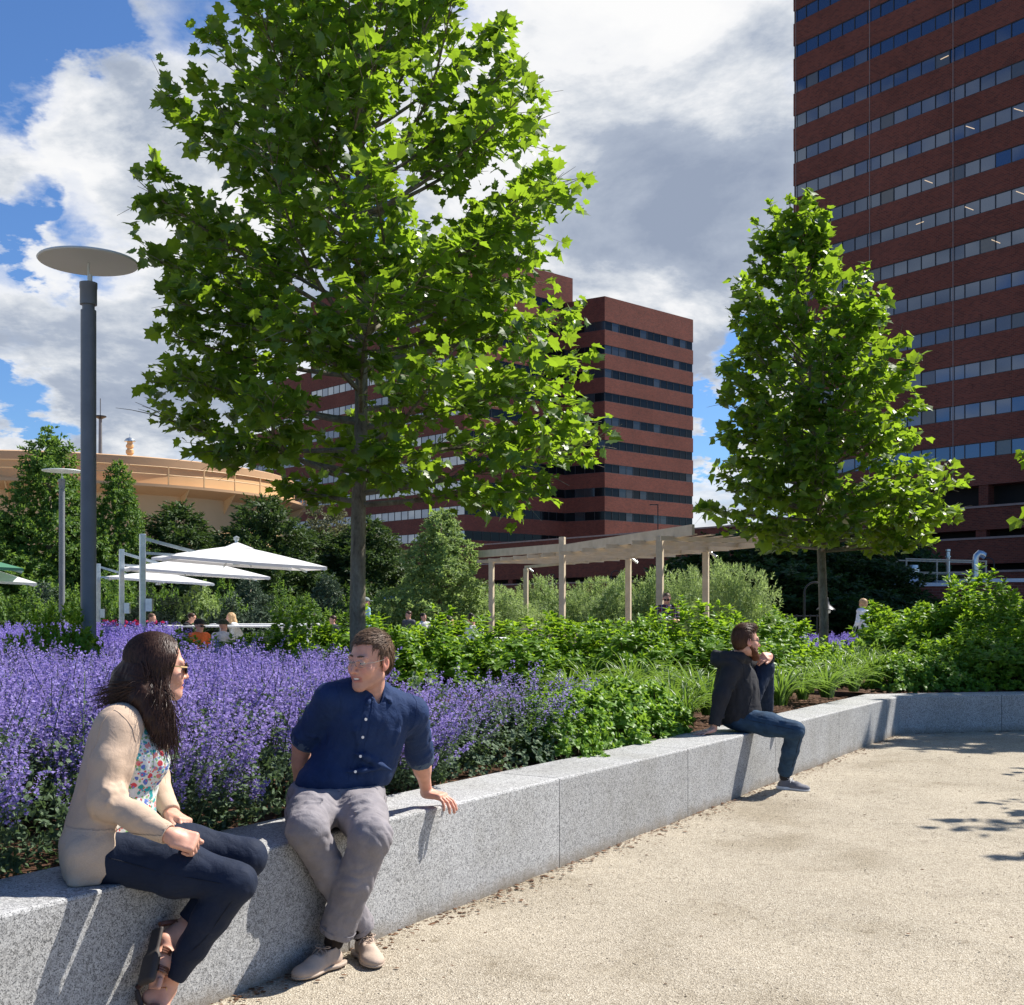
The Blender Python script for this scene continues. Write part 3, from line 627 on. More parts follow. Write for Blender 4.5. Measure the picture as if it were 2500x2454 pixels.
mb = MB(); mb.tube([(.70, 0, 1.86), (.74, 0, 1.84)], .30, 12); mb.build('hood_rim', M['dark_metal'], st)
p = at(1600+1530*.464, 1424, Yb+1); st = thing('roof_railing', 'thin timber coloured guard railing around the roof hatch', 'railing', (p[0], p[1], zl-.1))
for x, y in ((-2.3, 0), (.1, 0), (2.3, 0), (-2.2, 2), (.2, 2), (2.4, 2)): mb = MB(); mb.tube([(x, y, 0), (x, y, 1.6 if x < 1 else 1.45)], .05, 6); mb.build('rail_post', M['pergola'], st)
mb = MB()
for y in (0, 2): mb.tube([(-2.3, y, 1.55), (2.35, y, 1.42)], .045, 6); mb.tube([(-2.3, y, .8), (2.35, y, .7)], .03, 6)
mb.build('rail', M['pergola'], st)
def shepherd_lamp(loc, h, label, flip=1, head=.4, sc=1.0, group='dark shepherd crook lamps'):
    th = thing('street_lamp', label, 'lamp', loc, group=group)
    mb = MB(); mb.tube([(0, 0, 0), (0, 0, .5*sc)], .10*sc, 10); mb.tube([(0, 0, .5*sc), (0, 0, h)], .05*sc, 8)
    mb.build('pole', M['dark_metal'], th, smooth=True)
    r_ = .42*sc; a = np.linspace(0, math.pi, 9); mb = MB()
    mb.tube([(flip*(r_-r_*math.cos(t)), 0, h+r_*math.sin(t)) for t in a]+[(flip*2*r_, 0, h-.15*sc)], .035*sc, 8); mb.build('crook_arm', M['dark_metal'], th, smooth=True)
    mb = MB(); z = h-.15*sc
    mb.lathe([(.04*sc, z), (.10*sc, z-.04*sc), (.10*sc, z-.16*sc), (.13*sc, z-.2*sc), (.16*sc, z-.3*sc), (head*sc, z-.48*sc), (head*sc, z-.52*sc), (.0, z-.50*sc)], (flip*2*r_, 0, 0)); mb.build('lamp_head', M['dark_metal'], th, smooth=True)
    mb = MB(); mb.lathe([(.2*sc, z-.52*sc), (.17*sc, z-.62*sc), (0, z-.68*sc)], (flip*2*r_, 0, 0), 12); mb.build('globe', M['disc_grey'], th, smooth=True)
    return th
p = at(1600+800*.464, 1500, 36); shepherd_lamp((p[0]-.1, 36, 0), 1.45+(HZ-1448)/F*36, 'black crook lamp with a bell shaped head just left of the right tree trunk', 1, .36, .8)
p = at(1600+1782*.464, 1400, 74); shepherd_lamp((p[0], 74, 0), 4.3, 'black crook lamp against the garage above the low brick building', -1, .3, .9)
for uu, Y, vv in ((1342, 95, 1404), (1500, 92, 1396), (1688, 88, 1386)):
    p = at(uu, vv, Y); shepherd_lamp((p[0]+.5, Y, 0), p[2]-.3, {1342: 'small dark crook lamp before the garage between the two left pergola posts', 1500: 'small dark crook lamp before the garage left of the fourth pergola post', 1688: 'small dark crook lamp before the garage under the right end of the pergola'}[uu], -1, .3, .9)
# bike-rack gate near the lamp, far right of the pergola
p = at(1600+790*.464, 1500, 37); rk = thing('metal_gate', 'dark metal railing gate in the shade beside the black crook lamp', 'gate', (p[0], 37.5, 0))
mb = MB()
for k in range(7): mb.tube([(k*.22-.6, 0, 0), (k*.22-.6, 0, 1.25)], .02, 6)
for z in (.2, 1.2): mb.tube([(-.65, 0, z), (.75, 0, z)], .025, 6)
mb.build('bars', M['dark_metal'], rk)
# ------------------------------------------------------------------ yellow storage tank
TR = 18.0; tcx, tcy = -34.4, 89.6; zT, zW = 11.35, 9.45
tank = thing('storage_tank', 'big round tan steel storage tank with a railed walkway at the left behind the trees', 'tank', (tcx, tcy, 0))
def lathe_part(name, prof, m, parent, seg=160):
    mb = MB(); mb.lathe(prof, (0, 0, 0), seg); return mb.build(name, m, parent, smooth=True)
lathe_part('shell', [(TR-.9, -.5), (TR-.9, zW+.3)], M['tank'], tank)
lathe_part('walkway', [(TR-.88, zW-.55), (TR+.25, zW-.10), (TR+.25, zW+.08), (TR-.7, zW+.09)], M['tank_dark'], tank)
lathe_part('upper_shell', [(TR-.75, zW+.092), (TR-.75, zT-.55)], M['tank'], tank)
lathe_part('roof', [(TR-.62, zT-.56), (TR-.60, zT-.05), (TR-.75, zT+.02), (0, zT+.6)], M['tank_dark'], tank)
mb = MB(); n = 44
for k in range(n):
    a = 2*math.pi*k/n; c, s = math.cos(a), math.sin(a); r_ = TR+.22; mb.box((r_*c, r_*s, zW+.65), (.07, .07, 1.15), rz=a)
for z in (zW+.70, zW+1.2):
    a = np.linspace(0, 2*math.pi, 121); mb.tube([(math.cos(t)*(TR+.22), math.sin(t)*(TR+.22), z) for t in a], .035, 6, caps=False)
mb.build('railing', M['tank'], tank)
mb = MB()
for k in range(30):
    a = 2*math.pi*(k+.3)/30; c, s = math.cos(a), math.sin(a); t = V3(-s, c, 0)*.04; r0 = V3(c, s, 0)
    P = [r0*(TR-.89)+V3(0, 0, zW-.56), r0*(TR+.2)+V3(0, 0, zW-.12), r0*(TR-.89)+V3(0, 0, zW-1.5)]
    mb = MB(); mb.raw([p-t for p in P]+[p+t for p in P], [(0, 1, 2), (3, 5, 4), (0, 3, 4, 1), (1, 4, 5, 2), (2, 5, 3, 0)]); mb.build('bracket', M['tank'], tank)
def on_tank(u, depth):
    Y = depth; return V3((u-CX)/F*Y, Y)
p = on_tank(317, 80); th = thing('vent_stack', 'ribbed orange vent stack with a silver cap on top of the tan tank', 'vent', (*p, zT+.1)); th.scale = (.52, .52, .60)
k = 80/F; mb = MB(); mb.lathe([(.30, 0), (.30, .5), (.42, .55), (.42, .8), (.33, .95), (.52, 1.15), (.52, 1.5), (.36, 1.6), (.36, 1.75), (.5, 1.85), (.5, 2.1), (.36, 2.2), (.36, 2.45)]); mb.build('stack', M['tank'], th, smooth=True)
mb = MB(); mb.lathe([(.45, 2.45), (.72, 2.5), (.72, 2.62), (.5, 2.85), (.1, 3.0), (0, 3.0)]); mb.tube([(0, 0, 3), (0, 0, 3.4)], .03, 6); mb.build('cap', M['galv'], th, smooth=True)
p = on_tank(245, 84); th = thing('antenna_mast', 'slim grey antenna mast with a round collar rising over the tank', 'mast', (*p, zT+.1))
mb = MB(); mb.tube([(0, 0, 0), (0, 0, 3.9)], [.15, .11], 12); mb.tube([(0, 0, 3.9), (0, 0, 5.2)], .035, 6); mb.build('pole', M['pole_grey'], th, smooth=True)
mb = MB(); mb.lathe([(.11, 3.7), (.42, 3.85), (.42, 3.93), (.06, 3.97)]); mb.build('collar', M['dark_metal'], th)
# ------------------------------------------------------------------ park lamps, umbrellas, pergola
def park_lamp(x, y, z_disc, label, rp=.073, rd=.485):
    th = thing('park_lamp', label, 'lamp', (x, y, .0)); zt_ = z_disc
    mb = MB(); mb.tube([(0, 0, 0), (0, 0, zt_-.475)], rp, 20); mb.build('pole', M['pole_grey'], th, smooth=True)
    mb = MB(); mb.tube([(0, 0, zt_-.475), (0, 0, zt_-.42)], rp*.8, 20); mb.build('neck', M['pole_grey'], th, smooth=True)
    mb = MB(); mb.lathe([(rp*1.10, zt_-.42), (rp*1.10, zt_-.26), (rp*1.15, zt_-.255), (rp*1.15, zt_-.20), (rp*.3, zt_-.195)]); mb.build('lamp_housing', M['pole_grey'], th, smooth=True)
    mb = MB(); mb.tube([(0, 0, zt_-.2), (0, 0, zt_+.01)], .011, 8); mb.tube([(.02, 0, zt_-.2), (.02, 0, zt_-.12)], .02, 8); mb.build('rod', M['disc_grey'], th)
    mb = MB(); mb.lathe([(.0, zt_), (rd-.01, zt_), (rd, zt_+.012), (rd-.01, zt_+.025), (0, zt_+.05)], seg=56); mb.build('reflector_disc', M['disc_grey'], th, smooth=True)
park_lamp(*(W(216, 642, 11.6)[:2]), W(216, 642, 11.6)[2], 'tall dark grey park lamp with a flat disc reflector, nearest one left of the tree', .075)
park_lamp(*(W(151, 1151, 29.5)[:2]), W(151, 1151, 29.5)[2], 'smaller grey disc lamp farther back, left of the tall near lamp pole')
def umbrella(pole, hub, size, rz, label, zt_, zrim, dark=None, group='cantilever umbrellas over the picnic tables', pr=.055, tl=-.065):
    th = thing('cantilever_umbrella', label, 'umbrella', (0, 0, 0), group=group)
    px, py = pole; hx, hy = hub; h = size/2
    mb = MB(); mb.box((px, py, (zt_)/2), (pr*2, pr*2, zt_), rz=.5); mb.build('pole', M['galv'], th, bevel=.015)
    mb = MB(); mb.box((px, py, .04), (.7, .7, .08)); mb.build('base_plate', M['galv'], th)
    ax, ay = px+(hx-px)*.62, py+(hy-py)*.62
    mb = MB(); mb.bar((px, py, zt_-.08), (ax, ay, zt_-.36), .05, .06); mb.bar((px, py, zt_-.36), (ax, ay, zt_-.42), .04, .05); mb.build('arm', M['galv'], th)
    mb = MB(); mb.box((px+.14, py-.03, zt_-1.35), (.12, .1, .24)); mb.bar((px+.14, py-.03, zt_-1.2), (px+.14, py-.03, zt_-.55), .03, .03); mb.build('crank_box', M['galv'], th)
    apex = zt_-.19 if dark is None else dark; zrim += .07; seg = 8; V = [(hx, hy, apex)]; c, s = math.cos(rz), math.sin(rz)
    # square canopy, 4 panels sagging slightly between ribs, plus a short valance
    ring = []; corners = [(-h, -h), (h, -h), (h, h), (-h, h)]
    mb = MB(); nn = 9; rings = []
    for lev in range(6):
        f = (.10, .3, .5, .7, .86, 1.0)[lev]; rr = []
        for e in range(4):
            a = np.array(corners[e]); b = np.array(corners[(e+1) % 4])
            for k in range(nn):
                t = k/nn; p = (a+(b-a)*t)*f; edge = abs(t-.5)*2
                sag = .055*(1-abs(t-.5)*2)*f*(1 if f < 1 else 1.0)
                inn = 1-.03*(1-edge**2)*(f == 1)
                x, y = p*inn; z = apex-(apex-zrim)*(f**1.12)-sag*(.6 if f < 1 else .3)
                X_ = x*c-y*s; rr.append((hx+X_, hy+x*s+y*c, z+tl*X_))
        rings.append(rr)
    n = len(rings[0]); vs = [(hx, hy, apex+.02)]+[p for r_ in rings for p in r_]; fs = [(0, 1+k, 1+(k+1) % n) for k in range(n)]
    for l in range(5): fs += [(1+l*n+k, 1+(l+1)*n+k, 1+(l+1)*n+(k+1) % n, 1+l*n+(k+1) % n) for k in range(n)]
    mb.raw(vs, fs)
    # hem
    hem = [(x, y, z-.055) for x, y, z in rings[-1]]; mb.raw(rings[-1]+hem, [(k, n+k, n+(k+1) % n, (k+1) % n) for k in range(n)])
    mb.build('canopy', M['canvas'] if dark is None else M['canvas_green'], th, smooth=False)
    mb = MB()
    cap = [(hx+x*c-y*s, hy+x*s+y*c, apex+.05-.1*(abs(x)+abs(y))/.5) for x, y in ((-.28, -.28), (.28, -.28), (.28, .28), (-.28, .28))]
    mb.raw([(hx, hy, apex+.075)]+cap, [(0, 1, 2), (0, 2, 3), (0, 3, 4), (0, 4, 1)]); mb.build('vent_flap', M['canvas'] if dark is None else M['canvas_green'], th)
    mb = MB(); mb.lathe([(.0, apex-.40), (.07, apex-.38), (.07, apex-.3), (.03, apex-.28), (.03, apex+.1), (.055, apex+.11), (.06, apex+.16), (0, apex+.19)], (hx, hy, 0), 12); mb.build('hub', M['galv'], th, smooth=True)
    for e in range(8):
        a = np.array(corners[e//2]) if e % 2 == 0 else (np.array(corners[e//2])+np.array(corners[(e//2+1) % 4]))/2
        def wp(f, dz): x, y = a*f; return (hx+x*c-y*s, hy+x*s+y*c, apex-(apex-zrim)*(f**1.12)-.035-dz+tl*(x*c-y*s))
        mb = MB(); mb.bar(wp(.04, .02), wp(.98, .03 if e % 2 == 0 else .06), .022, .03); mb.bar((hx, hy, apex-.34), wp(.48, .03), .018, .025); mb.build('rib', M['galv'], th)
    return th
u1 = W(348, 1305, 22); c1 = W(600, 1324, 22.3)
umbrella((u1[0], 22), (c1[0]-.25, 22.6), 2.85, .42, 'nearest and largest white umbrella, its pole right of the tall lamp pole', 2.86, 2.28)
u2 = W(297, 1348, 26.5); c2 = W(485, 1340, 27)
umbrella((u2[0], 26.5), (c2[0]-.2, 27.2), 3.05, .40, 'middle white umbrella, half behind the nearest white umbrella', 2.80, 2.22)
u3 = W(240, 1385, 31.5); c3 = W(395, 1340, 32)
umbrella((u3[0], 31.5), (c3[0]-.1, 32), 2.65, .40, 'farthest low white umbrella of the three, seen as a thin white wedge', 2.66, 2.16)
c4 = W(-125, 1350, 24); umbrella((c4[0]-1.6, 24), (c4[0], 24), 2.85, .4, 'green umbrella cut off by the left edge', 2.9, 2.30, dark=2.66, group=None)
c5 = W(-105, 1350, 25.5); umbrella((c5[0]-1.6, 25.8), (c5[0], 26), 2.85, .4, 'white umbrella low behind the green umbrella at the left edge', 2.66, 2.05)
# pergola
pg = thing('pergola', 'pale tan timber pergola with six posts and sloping slatted roof behind the shrubs', 'pergola', (0, 0, 0))
P0, P1, P2 = V3(-.92, 35.7), V3(1.28, 29.5), V3(3.64, 23.6); OFF = V3(2.2, .9)
def on_line(a, b, u):
    k = (u-CX)/F; d = b-a; t = (k*a[1]-a[0])/(d[0]-k*d[1]); return a+d*t
posts = [(on_line(P0, P1, 1200), 2.92), (P1, 3.26), (on_line(P1, P2, 1611), 2.98), (on_line(P0+OFF, P1+OFF, 1284), 2.78), (on_line(P0+OFF, P1+OFF, 1534), 2.78), (on_line(P1+OFF, P2+OFF, 1723), 2.80)]
for p, h in posts:
    mb = MB(); mb.box((*p, h/2), (.14, .14, h), rz=-.38); mb.build('post', M['pergola'], pg, bevel=.006)
def beam(a, b, za, zb, w_, h_): mb = MB(); mb.bar((*a, za), (*b, zb), w_, h_); return mb.build('beam', M['pergola'], pg)
e0 = unit(P1-P0); e1 = unit(P2-P1)
beam(P0-e0*.3, P1-e0*.075, 3.13, 2.99, .06, .21); beam(P1+e1*.075, P2+e1*.1, 2.95, 3.04, .06, .22)
beam(P0+OFF-e0*2.5, P1+OFF, 2.83, 2.83, .06, .09); beam(P1+OFF+e1*.02, P2+OFF+e1*1.0, 2.83, 2.86, .06, .12)
beam(P0-e0*.3+OFF*.02, P1-e0*.1+OFF*.02, 2.90, 2.84, .05, .09)
qq = P2+OFF+e1*.8; beam(P2+OFF*.45+e1*.3, P2+OFF*.45+V3(2.6, -.9), 3.02, 3.28, .06, .24)
for seg_, (a, b, za, zb, n) in enumerate(((P0, P1, 2.86, 2.82, 6), (P1, P2, 2.80, 2.90, 5))):
    for k in range(n):
        t = (k+.5)/n; p = a+(b-a)*t; z = za+(zb-za)*t; d = unit(OFF)
        mb = MB(); mb.bar((*(p-d*.35), z+.01), (*(p+OFF+d*.55), z+.01), .045, .095); mb.build('rafter', M['pergola'], pg)
for k in range(6):
    t = (k+.5)/6; a = P0+OFF*(.0+1.1*t)+e0*.2; b = P1+OFF*(1.1*t); c = P2+OFF*(1.1*t)-e1*.2
    mb = MB(); mb.bar((*a, 2.935), (*b, 2.895), .11, .02); mb.bar((*b, 2.895), (*c, 2.975), .11, .02); mb.build('slat', M['pergola'], pg)
def spot(p, z, nm): 
    th = thing('spotlight', 'small silver spotlight fixed high on the '+nm+' pergola post', 'spotlight', (*p, z), group='spotlights on the pergola')
    mb = MB(); mb.tube([(.08, 0, .05), (.12, -.05, .02)], .02, 8); mb.build('bracket', M['galv'], th)
    mb = MB(); mb.tube([(.10, -.04, .06), (.24, -.08, -.05)], .032, 10); mb.build('lamp_body', M['galv'], th, smooth=True)
spot(posts[3][0], 2.72, 'second'); spot(posts[4][0], 2.72, 'fourth'); spot(posts[5][0], 2.72, 'rightmost')
# tables and benches in the plaza
def table(x, y, rz, L_, label, h=.78):
    th = thing('picnic_table', label, 'table', (x, y, 0), rz, group='white picnic tables under the umbrellas')
    mb = MB(); mb.box((0, 0, h), (L_, .75, .045)); mb.build('table_top', M['white_paint'], th, bevel=.01)
    for s in (-1, 1):
        mb = MB(); mb.tube([(s*L_*.4, -.3, h-.02), (s*L_*.4, -.3, 0)], .03, 8); mb.tube([(s*L_*.4, .3, h-.02), (s*L_*.4, .3, 0)], .03, 8); mb.bar((s*L_*.4, -.65, .42), (s*L_*.4, .65, .42), .05, .05); mb.build('leg', M['white_paint'], th)
        mb = MB(); mb.box((0, s*.68, .46), (L_, .28, .04)); mb.build('bench', M['white_paint'], th, bevel=.01)
table(*(W(560, 1500, 29)[:2]), -.1, 3.6, 'white picnic table beside the woman in the white shirt', 1.0)
table(*(W(300, 1500, 27)[:2]), -.1, 2.6, 'white picnic table below the middle umbrella pole', .98)
table(*(W(650, 1500, 30.5)[:2]), .05, 2.8, 'white picnic table to the right of the seated woman in white', 1.02)
table(*(W(1160, 1500, 24.5)[:2]), .2, 1.6, 'white picnic table in front of the person in a white top', .80)
ba = thing('wooden_bench', 'weathered wooden bench back just right of the third pergola post', 'bench', (*W(1350, 1500, 27)[:2], 0), .15)
mb = MB()
for k in range(5): mb.box((0, .25, .55+k*.10), (1.5, .03, .07))
mb.build('backrest', M['pergola'], ba); mb = MB(); mb.box((0, 0, .45), (1.5, .5, .05)); mb.build('seat', M['pergola'], ba)
for s in (-1, 1): mb = MB(); mb.box((s*.65, 0, .22), (.07, .45, .42)); mb.build('leg', M['pergola'], ba)
sg = thing('signpost', 'slim blue signpost with a small panel left of the pale young tree', 'sign', (*W(992, 1485, 40)[:2], 0))
mb = MB(); mb.tube([(0, 0, 0), (0, 0, 2.0)], .05, 8); mb.build('post', M['blue_sign'], sg); mb = MB(); mb.box((-.45, 0, 1.82), (.8, .03, .12)); mb.build('panel', M['blue_sign'], sg)
# ------------------------------------------------------------------ foliage kit
def tmpl(half, mid, fold=.15, droop=.12):
    """leaf outline (right half, stem at y=0, tip last) -> vertices, triangles"""
    Rr = [(x, y) for x, y in half]; Ls = [(-x, y) for x, y in half[1:-1]][::-1]
    out = Rr+Ls; v = [(0, mid, 0)]+[(x, y, fold*abs(x)-droop*y*y) for x, y in out]; n = len(out)
    return np.array(v, float), np.array([(0, 1+i, 1+(i+1) % n) for i in range(n)])
LF_PLANE = tmpl([(0, 0), (.20, -.12), (.52, .06), (.42, .24), (.66, .52), (.40, .52), (.34, .70), (.17, .70), (0, 1.02)], .38, .22, .18)
LF_PLANE2 = tmpl([(0, 0), (.45, .02), (.62, .52), (.3, .62), (0, 1.0)], .40, .25, .15)
LF_OVAL = tmpl([(0, 0), (.20, .22), (.24, .50), (.12, .80), (0, 1.0)], .48, .35, .22)
LF_LANCE = tmpl([(0, 0), (.11, .3), (.09, .65), (0, 1.0)], .45, .3, .2)
LF_NEEDLE = (np.array([(-.10, 0, 0), (.10, 0, 0), (.13, .55, .03), (0, 1, -.08), (-.13, .55, .03)], float), np.array([(0, 1, 2), (0, 2, 4), (4, 2, 3)]))
LF_PETAL = (np.array([(0, 0, 0), (.42, .45, .12), (0, 1, -.05), (-.42, .45, .12)], float), np.array([(0, 1, 2), (0, 2, 3)]))
def norm(a): return a/(np.linalg.norm(a, axis=-1, keepdims=True)+1e-9)
def leaves(P, D, U, size, T, r, cvar=None, wid=1.0):
    """place template T at points P, growing along D with upper side near U"""
    P = np.asarray(P, float); D = norm(np.asarray(D, float)); n = len(P)
    X = norm(np.cross(D, U)); Z = np.cross(X, D); tv, tf = T
    s = np.asarray(size, float)*np.ones(n)
    v = P[:, None]+s[:, None, None]*(tv[None, :, 0:1]*X[:, None]*wid+tv[None, :, 1:2]*D[:, None]+tv[None, :, 2:3]*Z[:, None])
    f = (tf[None]+(np.arange(n)*len(tv))[:, None, None]).reshape(-1, 3)
    c = (r.uniform(0, 1, n) if cvar is None else cvar)
    return v.reshape(-1, 3), f, np.repeat(c, len(tv))[:, None]*np.ones(3)
def rvec(r, n): return norm(r.normal(size=(n, 3)))
def join(parts):
    v = []; f = []; c = []; n = 0
    for a, b, d in parts: v.append(a); f.append(b+n); c.append(d); n += len(a)
    return np.concatenate(v), np.concatenate(f), np.concatenate(c)
def tree(name, label, loc, H, z0, prof, trunk_r, nb, leaf, seed, group=None, T=LF_PLANE, m='plane_leaf', twigs=11, per=7, lean=(0, 0), elev=(12, 62), spread=.20, gap=.28, droop=.0, trunkm='bark', density=None, cl=.10, clip=False):
    r = np.random.default_rng(seed); th = thing(name, label, 'tree', loc, group=group); mb = MB()
    zs = np.linspace(-.15, H*.97, 16); wob = np.cumsum(r.normal(0, .012*H/8, (16, 2)), 0); wob -= np.outer(np.linspace(0, 1, 16), wob[-1])
    tp = np.stack([wob[:, 0]+lean[0]*np.maximum(zs/H, 0)**1.5, wob[:, 1]+lean[1]*np.maximum(zs/H, 0)**1.5, zs], 1)
    tr = trunk_r*np.clip(1-zs/H, 0, 1)**.75+.006; tr[0] *= 1.25
    mb.tube(tp, tr, 14)
    axis = lambda z: np.array([np.interp(z, zs, tp[:, 0]), np.interp(z, zs, tp[:, 1])])
    Pt, Dt = [], []
    for i in range(nb):
        f = (i+.5)/nb; zt_ = z0+(H-z0)*(f**.92); az = i*2.399+r.normal(0, .25); rr = prof(zt_, az)*(1+r.normal(0, .06))
        el = R(elev[0]+(elev[1]-elev[0])*f+r.normal(0, 5)); rise = min(rr*math.tan(el), (zt_-z0)*.8+.12*H)
        zb = max(z0*.97, zt_-rise); a0 = axis(zb); d = V3(math.cos(az), math.sin(az), 0)
        n = 7; t = np.linspace(0, 1, n); side = V3(-d[1], d[0], 0)*r.normal(0, .08)*rr
        path = np.stack([V3(a0[0], a0[1], zb)+d*rr*s+V3(0, 0, (zt_-zb)*(s**1.25)-droop*rr*s*s)+side*math.sin(s*3) for s in t])
        br = max(.008, trunk_r*.42*(1-(zb/H))**.6); mb.tube(path, br*(1-t)**.8+.004, 6, caps=False)
        nt_ = max(3, int(twigs*(.5+rr/2.2)))
        for j in range(nt_):
            s = gap+(1.0-gap)*((j+r.uniform(.2, .9))/nt_) if j else 1.0
            k = min(int(s*(n-1)), n-2); q = path[k]+(path[k+1]-path[k])*(s*(n-1)-k); bd = unit(path[k+1]-path[k])
            ln = (.30+.5*(1-s))*rr*.62*r.uniform(.6, 1.2)*(1 if j else .35)+.12; sd = 1 if j % 2 else -1
            td = unit(bd*.8+np.cross(bd, (0, 0, 1))*sd*r.uniform(.4, 1.0)*(1 if j else .2)+V3(0, 0, r.normal(.15, .3)))
            tt = np.linspace(0, 1, 4); tw = np.stack([q+td*ln*x+V3(0, 0, -.12*ln*x*x) for x in tt]); mb.tube(tw, .006*(1-tt*.7)*max(1, trunk_r/.1), 4, caps=False)
            k2 = max(3, int(per*(.6+ln*1.1)))
            for x in r.uniform(.12, 1.05, k2): Pt.append(q+td*ln*x+V3(0, 0, -.12*ln*x*x)+r.normal(0, cl*.45, 3)); Dt.append(td)
    Pt = np.array(Pt); Dt = np.array(Dt)
    if clip:                                   # keep the crown's outline: leaves past it are shed
        c0 = np.stack([np.interp(Pt[:, 2], zs, tp[:, 0]), np.interp(Pt[:, 2], zs, tp[:, 1])], 1); q = Pt[:, :2]-c0; rad = np.hypot(q[:, 0], q[:, 1])
        lim = np.array([prof(z, a) for z, a in zip(Pt[:, 2], np.arctan2(q[:, 1], q[:, 0]))]); ok = rad < lim*1.10+r.uniform(-.02, .16, len(Pt)); Pt, Dt = Pt[ok], Dt[ok]
    n = len(Pt)
    D = norm(Dt*.6+r.normal(0, .55, (n, 3))+np.array([0, 0, -.28])); U = norm(np.array([0, 0, 1.0])+r.normal(0, .45, (n, 3)))
    s = leaf*np.clip(r.normal(1, .32, n), .35, 1.75)
    mb.build('trunk', M[trunkm], th, smooth=True)
    v, f, c = leaves(Pt, D, U, s, T, r); add('crown', mesh_np('crown', v, f, M[m], False, c), th)
    return th, n
def prof_px(u0, left, right, Y):
    """radius by height, from (row, column) outline readings"""
    kz = Y/F; zl = np.array([HC+(HZ-v)*kz for v, u in left])[::-1]; rl = np.array([(u0-u)*kz for v, u in left])[::-1]
    zr = np.array([HC+(HZ-v)*kz for v, u in right])[::-1]; rr = np.array([(u-u0)*kz for v, u in right])[::-1]
    def f(z, az):
        a = np.interp(z, zl, rl); b = np.interp(z, zr, rr); c = math.cos(az); m = (a+b)/2*.85
        return max(.12, .89*math.hypot((b if c > 0 else a)*c, m*math.sin(az)))
    return f
k = 1.2887
Y1 = 12.2; base1 = W(870, 1600, Y1)
pf = prof_px(870, [(-330, 700), (-200, 560), (0, 528), (116, 402), (258, 410), (374, 309), (445, 290), (520, 350), (580, 316), (696, 361), (773, 387), (876, 365), (980, 365), (1044, 372), (1095, 440), (1180, 640), (1230, 760)],
             [(-330, 1010), (-150, 1180), (0, 1270), (64, 1321), (155, 1240), (258, 1353), (374, 1398), (515, 1424), (644, 1385), (786, 1440), (954, 1456), (1070, 1466), (1134, 1443), (1237, 1302), (1290, 1276)], Y1)
pf1 = lambda z, az: pf(z+.0, az)
t1, n1 = tree('plane_tree', 'big young plane tree with a pale trunk right behind the man in the blue shirt', (base1[0], Y1, .45), 8.9, 2.15, lambda z, az: pf1(z+.45, az), .085, 84, .112, 11, twigs=14, per=10, elev=(4, 58), cl=.14, clip=True)
# loosely hanging low limb on the right is part of the same profile; a young leafing shoot cluster low on the trunk
Y2 = 21.0; base2 = W(2010, 1600, Y2)
q6 = lambda y, x: (400+y*.5777, 1600+x*.5777)
pf2 = prof_px(2010, [q6(85, 600), q6(180, 545), q6(250, 480), q6(330, 505), q6(400, 500), q6(480, 340), q6(560, 410), q6(640, 405), q6(700, 385), q6(830, 340), q6(960, 270), q6(1050, 370), q6(1170, 230), q6(1270, 270), q6(1400, 320), q6(1450, 180), q6(1520, 290), q6(1600, 290), q6(1650, 420)],
             [q6(85, 660), q6(110, 730), q6(180, 750), q6(250, 830), q6(330, 780), q6(420, 870), q6(500, 1000), q6(560, 1050), q6(640, 1080), q6(720, 1130), q6(830, 1190), q6(960, 1150), q6(1050, 1215), q6(1170, 1250), q6(1260, 1330), q6(1400, 1340), q6(1480, 1300), q6(1560, 1240), q6(1620, 1180), q6(1660, 900)], Y2)
t2, n2 = tree('plane_tree', 'conical young plane tree in front of the brick tower, right of the sitting bearded man', (base2[0], Y2, .2), 8.65, 2.35, lambda z, az: pf2(z+.2, az), .085, 100, .140, 12, T=LF_PLANE2, twigs=13, per=7, lean=(-.42, 0), elev=(8, 66), clip=True)
t3, n3 = tree('plane_tree', 'plane tree outside the right edge, only a leafy branch tip showing before the tower', (10.6, 15.8, .4), 8.2, 2.4, lambda z, az: np.interp(z, [2.0, 2.6, 3.1, 3.6, 6, 8.5], [1.0, 2.8, 3.5, 1.8, 1.4, .3]), .09, 60, .16, 13, T=LF_PLANE2, twigs=10, per=6, elev=(8, 60))
t4, n4 = tree('plane_tree', 'thin young plane tree beyond the right edge whose branch shadows reach the path', (8.6, 9.9, 0), 7.0, 2.9, lambda z, az: np.interp(z, [2.4, 3, 5, 7.6], [1.2, 2.3, 1.7, .3]), .07, 20, .13, 14, T=LF_PLANE2, twigs=4, per=3, elev=(10, 60))
print('LEAVES', n1, n2, n3)
def shoots(r, P, D, T, size, tiers=3, per=4, ln=.12, tilt=.9, wid=1.0):
    """rosettes of leaves up a short shoot"""
    n = len(P); parts = []
    for t in range(tiers):
        for j in range(per):
            a = 2*math.pi*j/per+t*.8+r.uniform(0, 6.28, n); X = norm(np.cross(D, rvec(r, n))); Y = np.cross(D, X)
            rad = X*np.cos(a)[:, None]+Y*np.sin(a)[:, None]; k = tilt*(1.15-.30*t)
            dd = norm(rad*k+D*(1-.5*k+.25*t)+np.array([0, 0, -.08])); 
            parts.append(leaves(P+D*(ln*(t/(tiers))), dd, D+r.normal(0, .15, (n, 3)), size*r.uniform(.7, 1.15, n)*(1-.16*t), T, r, wid=wid))
    return join(parts)
